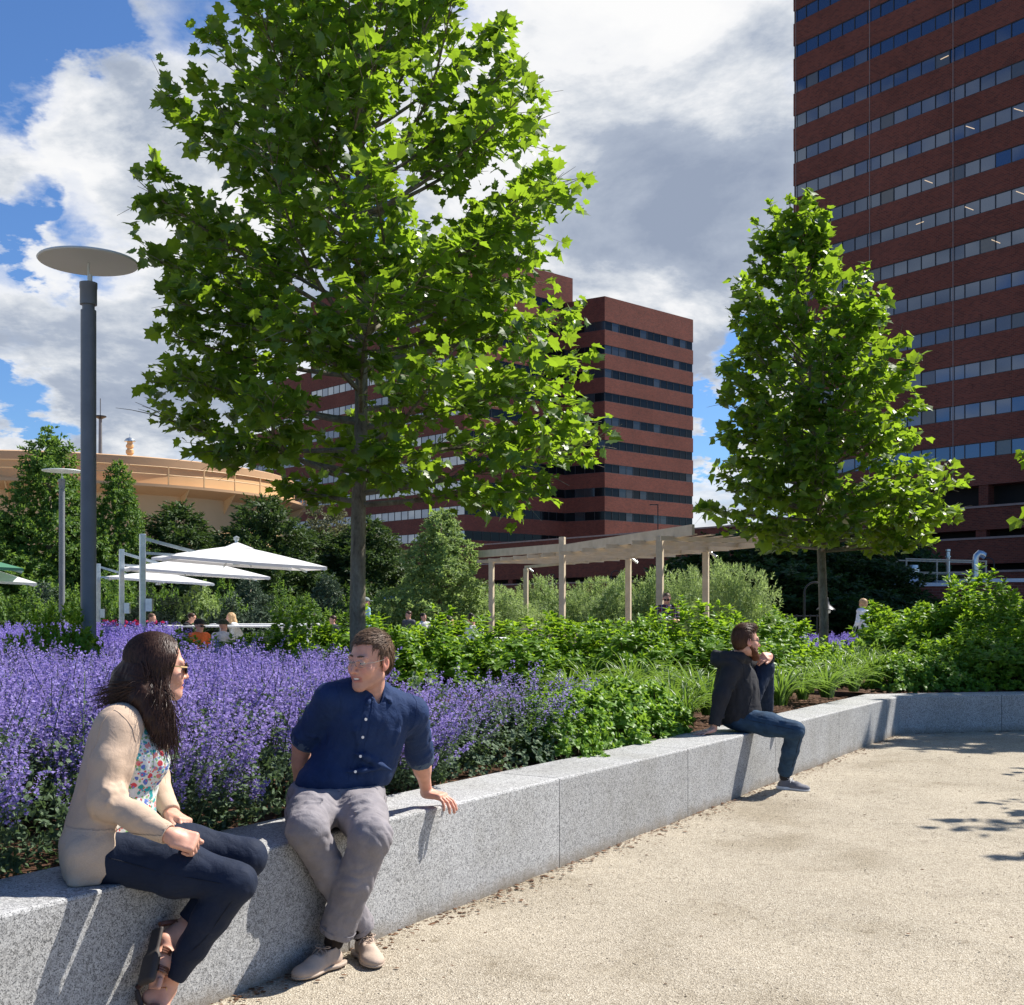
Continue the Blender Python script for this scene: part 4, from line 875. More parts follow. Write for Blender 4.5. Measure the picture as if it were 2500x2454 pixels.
def dome_pts(r, n, rx, ry, h, inner=.55, lump=.16):
    """points filling the outer part of a lumpy dome, with outward-up directions"""
    d = rvec(r, n); d[:, 2] = np.abs(d[:, 2])*1.15-.12; d = norm(d)
    L_ = 1+lump*(np.sin(d[:, 0]*5.1+r.uniform(0, 6))*np.cos(d[:, 1]*4.3+r.uniform(0, 6))+.7*np.sin(d[:, 2]*7+d[:, 0]*6+r.uniform(0, 6)))
    s = (inner+(1-inner)*r.uniform(0, 1, n)**.5)*L_
    P = d*s[:, None]*np.array([rx, ry, h]); P[:, 2] = np.maximum(P[:, 2], .02*h)
    D = norm(d*np.array([1, 1, .8])+np.array([0, 0, .75])+r.normal(0, .25, (n, 3))); return P, D
def stems_mesh(r, P, base_r, rad=.006, n=30):
    mb = MB(); idx = r.choice(len(P), min(n, len(P)), replace=False)
    for i in idx:
        a = r.normal(0, base_r, 2); q = P[i]; mb.tube([(a[0], a[1], -.05), (a[0]*.5+q[0]*.5+r.normal(0, .02), a[1]*.5+q[1]*.5, q[2]*.62), tuple(q)], [rad*1.6, rad, rad*.6], 5, caps=False)
    return mb
def shrub_mesh(seed, rx, ry, h, n, T, size, m, tiers=3, per=4, ln=.12, inner=.5, wid=1.0, tilt=.9, lump=.16, sprigs=0):
    r = np.random.default_rng(seed); P, D = dome_pts(r, n, rx, ry, h, inner, lump)
    if sprigs:
        k = r.choice(n, sprigs); P2 = P[k]+D[k]*r.uniform(.05, .26, sprigs)[:, None]; P2[:, 2] = np.maximum(P2[:, 2], h*.5); P = np.concatenate([P, P2]); D = np.concatenate([D, norm(D[k]+np.array([0, 0, .6]))])
    v, f, c = shoots(r, P, D, T, size, tiers, per, ln, tilt, wid)
    return mesh_np('foliage', v, f, M[m], False, c), stems_mesh(r, P, min(rx, ry)*.18).mesh('stems', M['woody_stem'], True)
def plant(name, label, cat, loc, meshes, rz=0, sc=1, group=None, names=('foliage', 'stems')):
    th = thing(name, label, cat, loc, rz, group); th.scale = (sc,)*3 if np.ndim(sc) == 0 else sc
    for nm, me in zip(names, meshes): add(nm, me, th)
    return th
# dense green shrubs behind the beds
SH = [shrub_mesh(50+i, .95, .85, .95, 900, LF_OVAL, .098, 'shrub_leaf', 3, 4, .09, .42, 1.0, .95, .16, 30) for i in range(4)]
def sh_at(u, Y, vtop, wpx, lab, i, nm='leafy_shrub', rz=0, zb=.45, grp='dogwood like green shrubs in the bed'):
    vtop += 11 if u < 2000 else 0
    zt_ = HC+(HZ-vtop)/F*Y; wd = wpx/F*Y/2*1.25; x = (u-CX)/F*Y
    return plant(nm, lab, 'shrub', (x, Y, zb), SH[i % 4], rz, (wd/.98, wd/.98, max(.3, (zt_-zb)/1.08)), grp)
for i, a in enumerate((
    (150, 11.2, 1462, 230, 'green shrub sprigs poking above the purple flowers at the foot of the lamp pole'),
    (560, 12.6, 1520, 330, 'green shrub behind the woman\'s head, before the seated people in caps'),
    (740, 13.0, 1490, 360, 'bright green shrub just left of the big plane tree trunk'),
    (1000, 13.2, 1478, 430, 'bright green shrub just right of the big plane tree trunk'),
    (1260, 13.6, 1496, 430, 'bright green shrub in front of the pergola\'s left posts'),
    (1480, 13.8, 1476, 380, 'bright green shrub below the middle of the pergola'),
    (1690, 14.2, 1478, 420, 'bright green shrub behind the bearded man\'s hood'),
    (1850, 15.6, 1476, 330, 'taller green shrub behind the bearded man\'s raised knee'))):
    sh_at(a[0], a[1], a[2], a[3], a[4], i, rz=i*1.3)
sh_at(1935, 16.6, 1560, 330, 'darker leafy shrub in the shade at the foot of the right tree', 1, rz=2.2)
for i, a in enumerate((
    (2290, 17.6, 1462, 400, 'big bright shrub right of the white haired person'),
    (2400, 17.2, 1420, 420, 'tallest bright shrub near the right edge, a tuft reaching the roof railing'),
    (2520, 16.4, 1440, 380, 'bright shrub cut off by the right edge'),
    (2440, 15.2, 1520, 330, 'dark green shaded shrub low at the right edge'))):
    sh_at(a[0], a[1], a[2], a[3], a[4], i+1, rz=i*1.7+.5)
# catmint
def catmint_mesh(r, bases, hs, spread, leafy=1.0, fsize=.011, dens=1.0, lean=None, fm='catmint_flower'):
    """flower stalks: bases (n,3), heights; returns flower, leaf, stem triangles"""
    n = len(bases); lean = r.normal(0, spread, (n, 2)) if lean is None else lean+r.normal(0, spread, (n, 2))
    top = bases+np.stack([lean[:, 0]*hs, lean[:, 1]*hs, hs], 1); keep = np.ones(n, bool)
    for t in (.3, .55, .75, .9, 1.0):                     # no stalk grows through a seated person
        q = bases+(top-bases)*t
        for cx_, cy_, rr in ((-1.40, 4.10, .30), (-1.32, 4.20, .24), (-.70, 5.08, .33), (-.93, 5.12, .19), (-.42, 5.3, .16)): keep &= np.hypot(q[:, 0]-cx_, q[:, 1]-cy_) > rr
    bases, top, hs, n = bases[keep], top[keep], hs[keep], int(keep.sum())
    def pt(i, t): b, e = bases[i], top[i]; q = b+(e-b)*t[:, None]; q[:, :2] -= (e-b)[:, :2]*(t*(1-t)*.55)[:, None]; return q
    Fp, Fd, Lp, Ld = [], [], [], []
    whorls = np.array([.56, .63, .69, .745, .79, .83, .865, .90, .93, .96, .985, 1.0]); cnt = np.array([9, 10, 10, 9, 9, 8, 7, 6, 6, 5, 4, 3])*dens; rad = np.array([.026, .028, .028, .027, .025, .023, .020, .017, .014, .011, .008, .004])
    for wt, c_, rd in zip(whorls, cnt, rad):
        kk = max(1, int(round(c_))); idx = np.repeat(np.arange(n), kk); tt = np.full(len(idx), wt)+r.normal(0, .010, len(idx))
        keep = r.uniform(0, 1, len(idx)) < .9; idx = idx[keep]; tt = tt[keep]
        q = pt(idx, tt); a = r.uniform(0, 6.28, len(idx)); o = np.stack([np.cos(a), np.sin(a), r.normal(.25, .35, len(idx))], 1)
        sc = (hs[idx]/.6)**.5; Fp.append(q+o*(rd*sc*r.uniform(.5, 1.1, len(idx)))[:, None]); Fd.append(o+np.array([0, 0, -.1]))
    Fp = np.concatenate(Fp); Fd = np.concatenate(Fd)
    fl = leaves(Fp, Fd+r.normal(0, .3, Fd.shape), rvec(r, len(Fp)), fsize*r.uniform(.7, 1.5, len(Fp)), LF_PETAL, r, wid=1.1)
    kk = max(2, int(15*leafy)); idx = np.repeat(np.arange(n), kk); tt = r.uniform(.04, .74, len(idx))
    q = pt(idx, tt); a = r.uniform(0, 6.28, len(idx)); o = np.stack([np.cos(a), np.sin(a), r.normal(.15, .3, len(idx))], 1)
    lf = leaves(q+o*.008, o, np.array([0, 0, 1.])+r.normal(0, .3, o.shape), r.uniform(.022, .040, len(idx)), LF_OVAL if kk < 0 else LF_OVAL, r, wid=1.25)
    sv, sf = [], []; tt = np.linspace(0, .99, 5); w_ = .0018
    Q = np.stack([pt(np.arange(n), np.full(n, t)) for t in tt], 1); side = norm(np.stack([r.normal(size=n), r.normal(size=n), np.zeros(n)], 1))[:, None]*w_
    vv = np.stack([Q-side, Q+side], 2).reshape(-1, 3); b0 = (np.arange(n)*10)[:, None, None]
    f = np.array([[(2*i, 2*i+1, 2*i+3), (2*i, 2*i+3, 2*i+2)] for i in range(4)]).reshape(-1, 3)
    st = (vv, (f[None]+b0).reshape(-1, 3), np.full((len(vv), 3), .3))
    return fl, lf, st
def multi(parts, mats_):
    V_, F_, C_, I_ = [], [], [], []; n = 0
    for k, (a, b, c) in enumerate(parts): V_.append(a); F_.append(b+n); C_.append(c); I_.append(np.full(len(b), k)); n += len(a)
    return mesh_np('foliage', np.concatenate(V_), np.concatenate(F_), [M[m] for m in mats_], False, np.concatenate(C_), np.concatenate(I_))
r = np.random.default_rng(21)
# the big drift: from the left edge to about the man's far side
Yc, dc = [], []
while len(Yc) < 2700:
    Y = r.uniform(2.4, 10.4); d = WT+.03+r.uniform(0, 1)**1.15*4.6
    p = soil_pt(Y, d); u = CX+F*p[0]/p[1]
    if p[1] > 10.9 or p[1] < 2.6 or u < -160 or u > 1080: continue
    if u > 780 and p[1] > 9.0-min(2.2, (u-780)/80): continue
    if math.hypot(p[0]+1.40, p[1]-4.12) < .30 or math.hypot(p[0]+1.5, p[1]-4.3) < .22 or math.hypot(p[0]+.72, p[1]-5.1) < .30 or math.hypot(p[0]+.95, p[1]-5.25) < .2: continue
    if d > 3.2 and r.uniform() < .25: continue
    if math.sin(p[0]*4.1+1.3*p[1])*math.cos(p[1]*3.7-p[0]) < -.18 and r.uniform() < .9: continue
    Yc.append(p[1]); dc.append((p[0], d))
B = np.array([(x[0], y, .46+min(.12, .05*x[1])) for y, x in zip(Yc, dc)]); D_ = np.array([x[1] for x in dc])
hs = np.where(D_ < 1.1, r.uniform(.26, .74, len(B)), r.uniform(.44, .74, len(B)))*(1+.20*np.sin(B[:, 0]*4.1+1+np.sin(B[:, 1]*2))*np.cos(B[:, 1]*3.1+B[:, 0]))*np.interp(B[:, 1], [4, 6, 8, 11], [.98, .86, .78, .68])
lean = np.where(D_[:, None] < .8, WN[None, :2]*.55*(.8-D_[:, None])/.4, 0.0)+np.array([.05, 0])
fl, lf, st = catmint_mesh(r, B, hs, .20, 1.5, .0120, .95, lean)
o = add('catmint_drift', multi([fl, lf, st], ['catmint_flower', 'catmint_leaf', 'stem'])); tag(o, 'broad mass of purple flowering catmint behind the seated woman and man', 'catmint', kind='stuff')
print('catmint tris', sum(len(x[1]) for x in (fl, lf, st)))
# dark leafy under-storey of the drift against the wall
n = 5200; Yl = r.uniform(2.6, 8.6, n); dl = WT+.02+r.uniform(0, 1, n)**1.5*1.6; P = np.array([soil_pt(a, b) for a, b in zip(Yl, dl)]); P[:, 2] = .46+r.uniform(0, .30, n)
n5 = 5200; Y5 = r.uniform(2.8, 9.6, n5); d5 = r.uniform(WT+.05, 4.4, n5); P5 = np.array([soil_pt(a, b) for a, b in zip(Y5, d5)]); P5[:, 2] = .55+r.uniform(.02, .46, n5); P5 = P5[np.hypot(P5[:, 0]+1.38, P5[:, 1]-4.12) > .42]; P5 = P5[np.hypot(P5[:, 0]+.75, P5[:, 1]-5.1) > .42]; P = np.concatenate([P, P5])
ok = (CX+F*P[:, 0]/P[:, 1]) < np.where(P[:, 1] > 7.5, 900, 1120); P = P[ok]; D = norm(rvec(r, len(P))+np.array([.2, -.2, .6]))
v, f, c = shoots(r, P, D, LF_OVAL, .034, 2, 3, .05, .9, 1.2)
o = add('catmint_undergrowth', mesh_np('catmint_undergrowth', v, f, M['catmint_leaf'], False, c)); tag(o, 'small grey green catmint leaves low against the back of the wall', 'catmint leaves', kind='stuff')
def catmint_clump(seed, n, rad, h, leafy, dens):
    r = np.random.default_rng(seed); a = r.uniform(0, 6.28, n); q = r.uniform(0, 1, n)**.6; b = np.stack([np.cos(a)*q*rad*.45, np.sin(a)*q*rad*.45, np.zeros(n)], 1)
    le = np.stack([np.cos(a), np.sin(a)], 1)*(q*rad*.9/h)[:, None]
    fl, lf, st = catmint_mesh(r, b, h*r.uniform(.65, 1.05, n)*(1-.3*q), .14, leafy, .012, dens, le)
    P, D = dome_pts(r, int(n*6), rad*.9, rad*.9, h*.62, .35); l2 = shoots(r, P, D, LF_OVAL, .036, 2, 4, .05, .9, 1.25)
    return multi([fl, join([lf, l2]), st], ['catmint_flower', 'catmint_leaf', 'stem'])
CM = [catmint_clump(31, 52, .52, .60, 3.4, .5), catmint_clump(32, 44, .50, .56, 3.6, .35)]
def g_at(u, Y, z=.47): return ((u-CX)/F*Y, Y, z)
for i, (u, Y, sc, lab) in enumerate(((1235, 7.7, 1.05, 'grey green catmint clump with sparse purple spikes, right of the blue shirted man'), (1120, 8.6, 1.1, 'purple catmint clump behind the blue shirted man\'s left shoulder'),
        (1320, 9.0, .95, 'catmint clump leaning over the bright green sedum row'), (1080, 7.0, .9, 'catmint clump beside the blue shirted man\'s rolled sleeve'))):
    plant('catmint_clump', lab, 'catmint', g_at(u, Y), [CM[i % 2]], i*1.1, sc, 'catmint clumps at the end of the purple drift')
# far bands of catmint
def far_band(name, lab, pts, h, fs, seed, dens=.6):
    r = np.random.default_rng(seed); fl, lf, st = catmint_mesh(r, pts, r.uniform(.8, 1.1, len(pts))*h, .12, .5, fs, dens)
    o = add(name, multi([fl, lf, st], ['far_flower', 'catmint_leaf', 'stem'])); tag(o, lab, 'catmint', kind='stuff')
n = 900; Y = r.uniform(18, 24, n); u = r.uniform(-60, 440, n); far_band('far_catmint_band', 'hazy purple catmint band in the distance at the left behind the lamp pole', np.stack([(u-CX)/F*Y, Y, np.full(n, .15)], 1), .95, .026, 5)
n = 420; Y = r.uniform(22, 25, n); u = r.uniform(1960, 2160, n); far_band('far_catmint_band', 'purple catmint patch in front of the white haired person', np.stack([(u-CX)/F*Y, Y, np.full(n, .05)], 1), .82, .024, 6)
# daylilies: arching strap leaves
def lily_mesh(seed, n=75, h=.42):
    r = np.random.default_rng(seed); S_ = 7; t = np.linspace(0, 1, S_); a = r.uniform(0, 6.28, n); ln = h*r.uniform(.75, 1.5, n); out = r.uniform(.35, 1.15, n)
    d = np.stack([np.cos(a), np.sin(a), np.zeros(n)], 1); b = d*(r.uniform(0, .06, n))[:, None]
    rad = ln[:, None]*out[:, None]*(t[None]**1.5)*.95; z = ln[:, None]*(t[None]*1.15-out[:, None]*.75*t[None]**2.6)
    Q = b[:, None]+d[:, None]*rad[..., None]+np.stack([np.zeros_like(z), np.zeros_like(z), z], -1)
    side = np.stack([-d[:, 1], d[:, 0], np.zeros(n)], 1)[:, None]; w_ = (.009*(1-t**2.2)+.0012)[None, :, None]
    up = V3(0, 0, .004)[None, None]
    vv = np.stack([Q-side*w_+up, Q, Q+side*w_+up], 2).reshape(-1, 3); b0 = (np.arange(n)*S_*3)[:, None, None]
    f = np.array([[(3*i, 3*i+1, 3*i+4), (3*i, 3*i+4, 3*i+3), (3*i+1, 3*i+2, 3*i+5), (3*i+1, 3*i+5, 3*i+4)] for i in range(S_-1)]).reshape(-1, 3)
    c = np.repeat(r.uniform(0, 1, n), S_*3)[:, None]*np.ones(3)
    return mesh_np('blades', vv, (f[None]+b0).reshape(-1, 3), M['lily_leaf'], True, c)
LY = [lily_mesh(60+i, 95, .34) for i in range(4)]
lil = [(1440, 12.9, 1.3), (1540, 12.6, 1.3), (1620, 12.4, 1.3), (1700, 11.6, 1.25), (1730, 10.6, 1.2), (1390, 12.3, 1.0), (1450, 11.7, 1.05), (1520, 11.2, 1.1), (1585, 10.9, 1.0), (1640, 10.5, 1.0), (1675, 10.0, 1.05), (1560, 12.3, 1.0), (1640, 12.0, 1.1), (1905, 11.7, 1.1), (1960, 12.4, 1.1), (2020, 12.7, 1.15), (2085, 13.6, 1.1), (1975, 13.4, 1.0), (1925, 12.9, .9),
       (2130, 14.9, 1.3), (2060, 14.7, 1.3), (2175, 15.6, 1.25), (2100, 16.0, 1.3), (2270, 15.4, 1.25), (2330, 15.6, 1.2), (2390, 15.9, 1.15)]
for i, (u, Y, sc) in enumerate(lil):
    gi = 0 if i < 13 else 1 if i < 19 else 2; grp_ = sorted(lil[[0, 13, 19][gi]:[13, 19, len(lil)][gi]])
    lab = nth(grp_.index((u, Y, sc)), len(grp_), 'daylily clump', [' in the row left of the bearded man', ' between the bearded man and the right tree', ' in front of the right hand shrubs'][gi])
    plant('daylily_clump', lab, 'daylily', g_at(u, Y, .47), [LY[i % 4]], i*2.1, sc*(.95+.1*math.sin(i*3)), ['daylilies left of the bearded man', 'daylilies right of the bearded man', 'daylilies before the right shrubs'][0 if i < 13 else 1 if i < 19 else 2], ('blades',))
# bright low sedum mounds
def sedum(seed, rx, h, n, size=.055): return shrub_mesh(seed, rx, rx, h, n, LF_OVAL, size*1.25, 'sedum_leaf', 3, 4, .05, .55, 1.45, 1.0, .1)
SD = [sedum(70+i, .36, .34, 190) for i in range(3)]
sd = [(1395, 8.35, 1.0), (1460, 8.6, 1.05), (1525, 9.0, 1.0), (1580, 9.3, 1.0), (1350, 8.8, 1.0), (1430, 9.5, 1.0), (1500, 9.7, 1.05), (1570, 10.0, .95), (1370, 7.75, .8)]
for i, (u, Y, sc) in enumerate(sd):
    plant('sedum_mound', nth(sorted(sd).index((u, Y, sc)), len(sd), 'bright sedum mound', ' in the row behind the wall'), 'sedum', g_at(u, Y, .45), SD[i % 3], i*1.9, sc, 'bright sedum mounds')
for i, (u, Y, sc, lab) in enumerate(((2190, 14.55, 1.1, 'broad leaved green plant behind the wall corner'), (2235, 14.7, 1.15, 'broad leaved green plant second from the wall corner'), (2300, 14.75, 1.2, 'broad leaved green plant in the middle of the far wall stretch'), (2350, 14.9, 1.1, 'broad leaved green plant left of the small round bushes'))):
    plant('leafy_perennial', lab, 'plant', g_at(u, Y, .42), SD[i % 3], i*1.3, sc, 'broad leaved plants along the far wall')
BX = [shrub_mesh(90, .26, .26, .34, 120, LF_OVAL, .062, 'sedum_leaf', 3, 4, .05, .5, .9, .55, .1)]
for i, (u, Y, sc, lab) in enumerate(((2412, 14.7, 1.0, 'small round bush, left one of the three by the far wall'), (2468, 14.9, 1.05, 'small round bush, middle one of the three by the far wall'), (2515, 14.7, .9, 'small round bush cut off by the right edge above the wall'))):
    plant('small_bush', lab, 'bush', g_at(u, Y, .42), BX[0], i*2, sc, 'small round bushes by the far wall')
GC = shrub_mesh(95, .8, .8, .42, 420, LF_LANCE, .10, 'fresh_leaf', 3, 4, .08, .5, 1.2, .7, .1)
for i, (u, Y, sc, lab) in enumerate(((2100, 17.0, 1.3, 'soft light green mound right of the right tree trunk'), (2180, 18.0, 1.2, 'soft light green mound below the purple patch'))):
    plant('perennial_mound', lab, 'plant', g_at(u, Y, .35), GC, i, sc)
# ------------------------------------------------------------------ background trees and bushes
def cone_tree(seed, H, rad, n, T, size, m, sprays=True, low=.05, powr=.85, drop=.25):
    r = np.random.default_rng(seed); h = low+(1-low)*(1-r.uniform(0, 1, n)**.6); az = r.uniform(0, 6.28, n)
    k = 1+.26*np.sin(az*4+h*9+seed)+.26*np.sin(h*23+az*2)+.12*np.sin(h*51+az*5); R_ = rad*(1-h)**powr*k; q = r.uniform(.35, 1, n)**.6
    P = np.stack([np.cos(az)*R_*q, np.sin(az)*R_*q, h*H-drop*R_*q], 1); D = norm(np.stack([np.cos(az), np.sin(az), r.normal(.25, .35, n)], 1)+r.normal(0, .3, (n, 3)))
    v, f, c = shoots(r, P, D, T, size, 3, 4, size*1.4, .75)
    mb = MB(); mb.tube([(0, 0, -.2), (0, 0, H*.5), (0, 0, H*.95)], [H*.022, H*.014, .01], 8)
    for i in range(26):
        hh = r.uniform(low+.05, .85); a = r.uniform(0, 6.28); q = rad*(1-hh)**powr*.8; mb.tube([(0, 0, hh*H-.1), (math.cos(a)*q*.6, math.sin(a)*q*.6, hh*H), (math.cos(a)*q, math.sin(a)*q, hh*H-drop*q)], [.03, .02, .008], 4, caps=False)
    return [mesh_np('crown', v, f, M[m], False, c), mb.mesh('trunk', M['bark'], True)]
CT = {'decid': cone_tree(101, 7, 1.9, 2800, LF_OVAL, .16, 'fresh_leaf', powr=.68, drop=-.25), 'decid2': cone_tree(102, 7, 1.8, 2600, LF_OVAL, .16, 'fresh_leaf', powr=.72, drop=-.25),
      'yew': cone_tree(103, 6, 2.3, 3000, LF_NEEDLE, .26, 'yew_leaf', powr=.6, drop=.15), 'yew2': cone_tree(104, 6, 2.2, 3000, LF_NEEDLE, .25, 'yew_leaf', powr=.5, drop=.2),
      'pale': cone_tree(105, 5, 1.5, 1500, LF_OVAL, .15, 'pale_leaf', powr=.65, drop=-.1, low=.2), 'olive': cone_tree(106, 5, 1.7, 1100, LF_LANCE, .22, 'olive_leaf', powr=.6, drop=-.1, low=.12),
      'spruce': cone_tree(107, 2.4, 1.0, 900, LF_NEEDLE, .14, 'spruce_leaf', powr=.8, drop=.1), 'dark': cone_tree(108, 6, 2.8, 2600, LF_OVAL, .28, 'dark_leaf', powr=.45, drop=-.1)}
def bt(kind, u, Y, vtop, wpx, name, lab, cat='tree', grp=None, rz=0, zb=0):
    me = CT[kind]; h0 = max(v.co.z for v in me[0].vertices) if kind not in HT else HT[kind]; HT[kind] = h0
    zt_ = HC+(HZ-vtop)/F*Y; wpx *= 1.3; w0 = {'decid': 3.4, 'decid2': 3.3, 'yew': 4.4, 'yew2': 4.3, 'pale': 2.7, 'olive': 3.1, 'spruce': 1.8, 'dark': 5.4}[kind]
    s = wpx/F*Y/w0; return plant(name, lab, cat, ((u-CX)/F*Y, Y, zb), me, rz, (s, s, (zt_-zb)/h0), grp, ('crown', 'trunk'))
HT = {}
bt('decid', 120, 45, 1035, 215, 'young_tree', 'tallest leafy tree at the left in front of the tan tank', rz=.3)
bt('decid2', 290, 46, 1118, 150, 'young_tree', 'slim leafy tree between the tall lamp pole and the dark yews', rz=1)
bt('decid', -20, 44, 1230, 240, 'young_tree', 'leafy tree cut off by the left edge below the tank', rz=2)
bt('yew', 430, 48, 1215, 270, 'evergreen_tree', 'dark feathery evergreen behind the middle umbrella', grp='dark evergreens before the tank', rz=1)
bt('yew2', 640, 44, 1200, 260, 'evergreen_tree', 'dark feathery evergreen above the nearest umbrella\'s right half', grp='dark evergreens before the tank', rz=2)
bt('yew', 895, 47, 1250, 250, 'evergreen_tree', 'dark evergreen just right of the big plane tree trunk', grp='dark evergreens before the tank', rz=3)
bt('yew2', 770, 48, 1285, 220, 'evergreen_tree', 'dark evergreen behind the big plane tree trunk', grp='dark evergreens before the tank', rz=4)
bt('yew', 520, 52, 1300, 260, 'evergreen_tree', 'dark evergreen low between the umbrellas', grp='dark evergreens before the tank', rz=5)
bt('yew2', 215, 52, 1290, 260, 'evergreen_tree', 'dark evergreen half hidden by the tall lamp pole', grp='dark evergreens before the tank', rz=5.5)
bt('yew', 40, 52, 1330, 280, 'evergreen_tree', 'dark evergreen low at the left edge behind the green umbrella', grp='dark evergreens before the tank', rz=.5)
bt('yew2', 350, 50, 1340, 260, 'evergreen_tree', 'dark evergreen behind the umbrella poles', grp='dark evergreens before the tank', rz=1.9)
bt('yew2', 690, 51, 1330, 280, 'evergreen_tree', 'dark evergreen low right of the nearest umbrella', grp='dark evergreens before the tank', rz=2.9)
bt('olive', 800, 50, 1215, 190, 'feathery_tree', 'reddish olive feathery tree in front of the office block', rz=1)
bt('olive', 925, 52, 1290, 190, 'feathery_tree', 'second olive feathery tree right of the trunk, before the garage', rz=2)
bt('pale', 1077, 36, 1238, 190, 'young_tree', 'pale green young tree left of the pergola', rz=1)
for i, (u, Y, vt, wp, lab) in enumerate(((105, 36, 1415, 110, 'small blue green spruce behind the left purple band'), (610, 36, 1400, 120, 'small blue green spruce below the nearest umbrella'), (800, 36, 1395, 110, 'small grey spruce left of the big trunk'), (480, 38, 1425, 100, 'small spruce behind the man with glasses'))):
    bt('spruce', u, Y, vt, wp, 'small_spruce', lab, 'conifer', 'small spruces', i)
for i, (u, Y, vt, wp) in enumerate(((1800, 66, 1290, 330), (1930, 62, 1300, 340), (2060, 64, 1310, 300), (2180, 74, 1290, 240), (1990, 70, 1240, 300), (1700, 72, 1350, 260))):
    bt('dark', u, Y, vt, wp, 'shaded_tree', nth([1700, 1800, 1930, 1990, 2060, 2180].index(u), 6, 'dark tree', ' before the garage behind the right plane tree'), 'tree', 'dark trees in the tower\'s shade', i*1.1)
WL = [shrub_mesh(120+i, 1.7, 1.5, 2.0, 2600, LF_LANCE, .15, 'willow_leaf', 3, 4, .16, .45, .9, .75, .16) for i in range(2)]
for i, (u, Y, vt, wp, lab) in enumerate(((1180, 41, 1425, 240, 'pale willowy bush behind the left pergola posts'), (1330, 42, 1420, 240, 'pale willowy bush between the second and third pergola posts'), (1480, 41, 1405, 230, 'pale willowy bush behind the fourth pergola post'), (1600, 40, 1400, 240, 'pale willowy bush behind the fifth pergola post'),
        (1790, 34, 1375, 240, 'big rounded pale willowy bush right of the pergola'), (1700, 38, 1400, 200, 'pale willowy bush under the right end of the pergola'), (1050, 42, 1440, 230, 'pale willowy bush behind the pale young tree'), (1400, 44, 1450, 220, 'low pale willowy bush in the middle of the pergola'), (1240, 39, 1450, 200, 'low pale willowy bush beside the second pergola post'))):
    x = (u-CX)/F*Y; zt_ = HC+(HZ-vt)/F*Y; wd = wp/F*Y/3.4; plant('willow_bush', lab, 'bush', (x, Y, 0), WL[i % 2], i*1.4, (wd, wd, zt_/2.1), 'pale willowy bushes behind the pergola')
LB = [shrub_mesh(130+i, 1.2, 1.0, 1.2, 620, LF_OVAL, .12, m_, 3, 4, .10, .45, 1.0, .9, .15) for i, m_ in enumerate(('fresh_leaf', 'spruce_leaf', 'pale_leaf'))]
lb = [(60, 34, 1440, 0), (180, 33, 1452, 0), (300, 34, 1430, 0), (390, 35, 1420, 0), (470, 33, 1440, 2), (545, 35, 1430, 0), (700, 36, 1440, 0), (640, 33, 1465, 1), (430, 32.5, 1470, 1), (560, 32.5, 1472, 1), (760, 33, 1470, 0), (860, 36, 1440, 0), (940, 35, 1455, 2), (350, 32.8, 1468, 1), (-20, 34, 1440, 0), (240, 36, 1425, 0)]
for i, (u, Y, vt, kd) in enumerate(lb):
    x = (u-CX)/F*Y; zt_ = HC+(HZ-vt)/F*Y; plant('low_bush', nth(sorted(lb).index((u, Y, vt, kd)), len(lb), 'low bush', ' in the band behind the picnic tables'), 'bush', (x, Y, 0), LB[kd], i*1.7, (.95, .95, zt_/1.25), 'low bushes behind the picnic tables')
r = np.random.default_rng(77); n = 70; u = np.concatenate([r.uniform(250, 400, n//2), r.uniform(325, 375, n//2)]); Y = r.uniform(30, 31, n)
P = np.stack([(u-CX)/F*Y, Y, r.uniform(.98, 1.12, n)], 1); v, f, c = shoots(r, P, rvec(r, n), LF_PETAL, .07, 2, 4, .02)
o = add('rose_blooms', mesh_np('rose_blooms', v, f, M['rose'], False, c)); tag(o, 'crimson rose blooms dotted behind the left umbrella poles', 'flowers', kind='stuff')
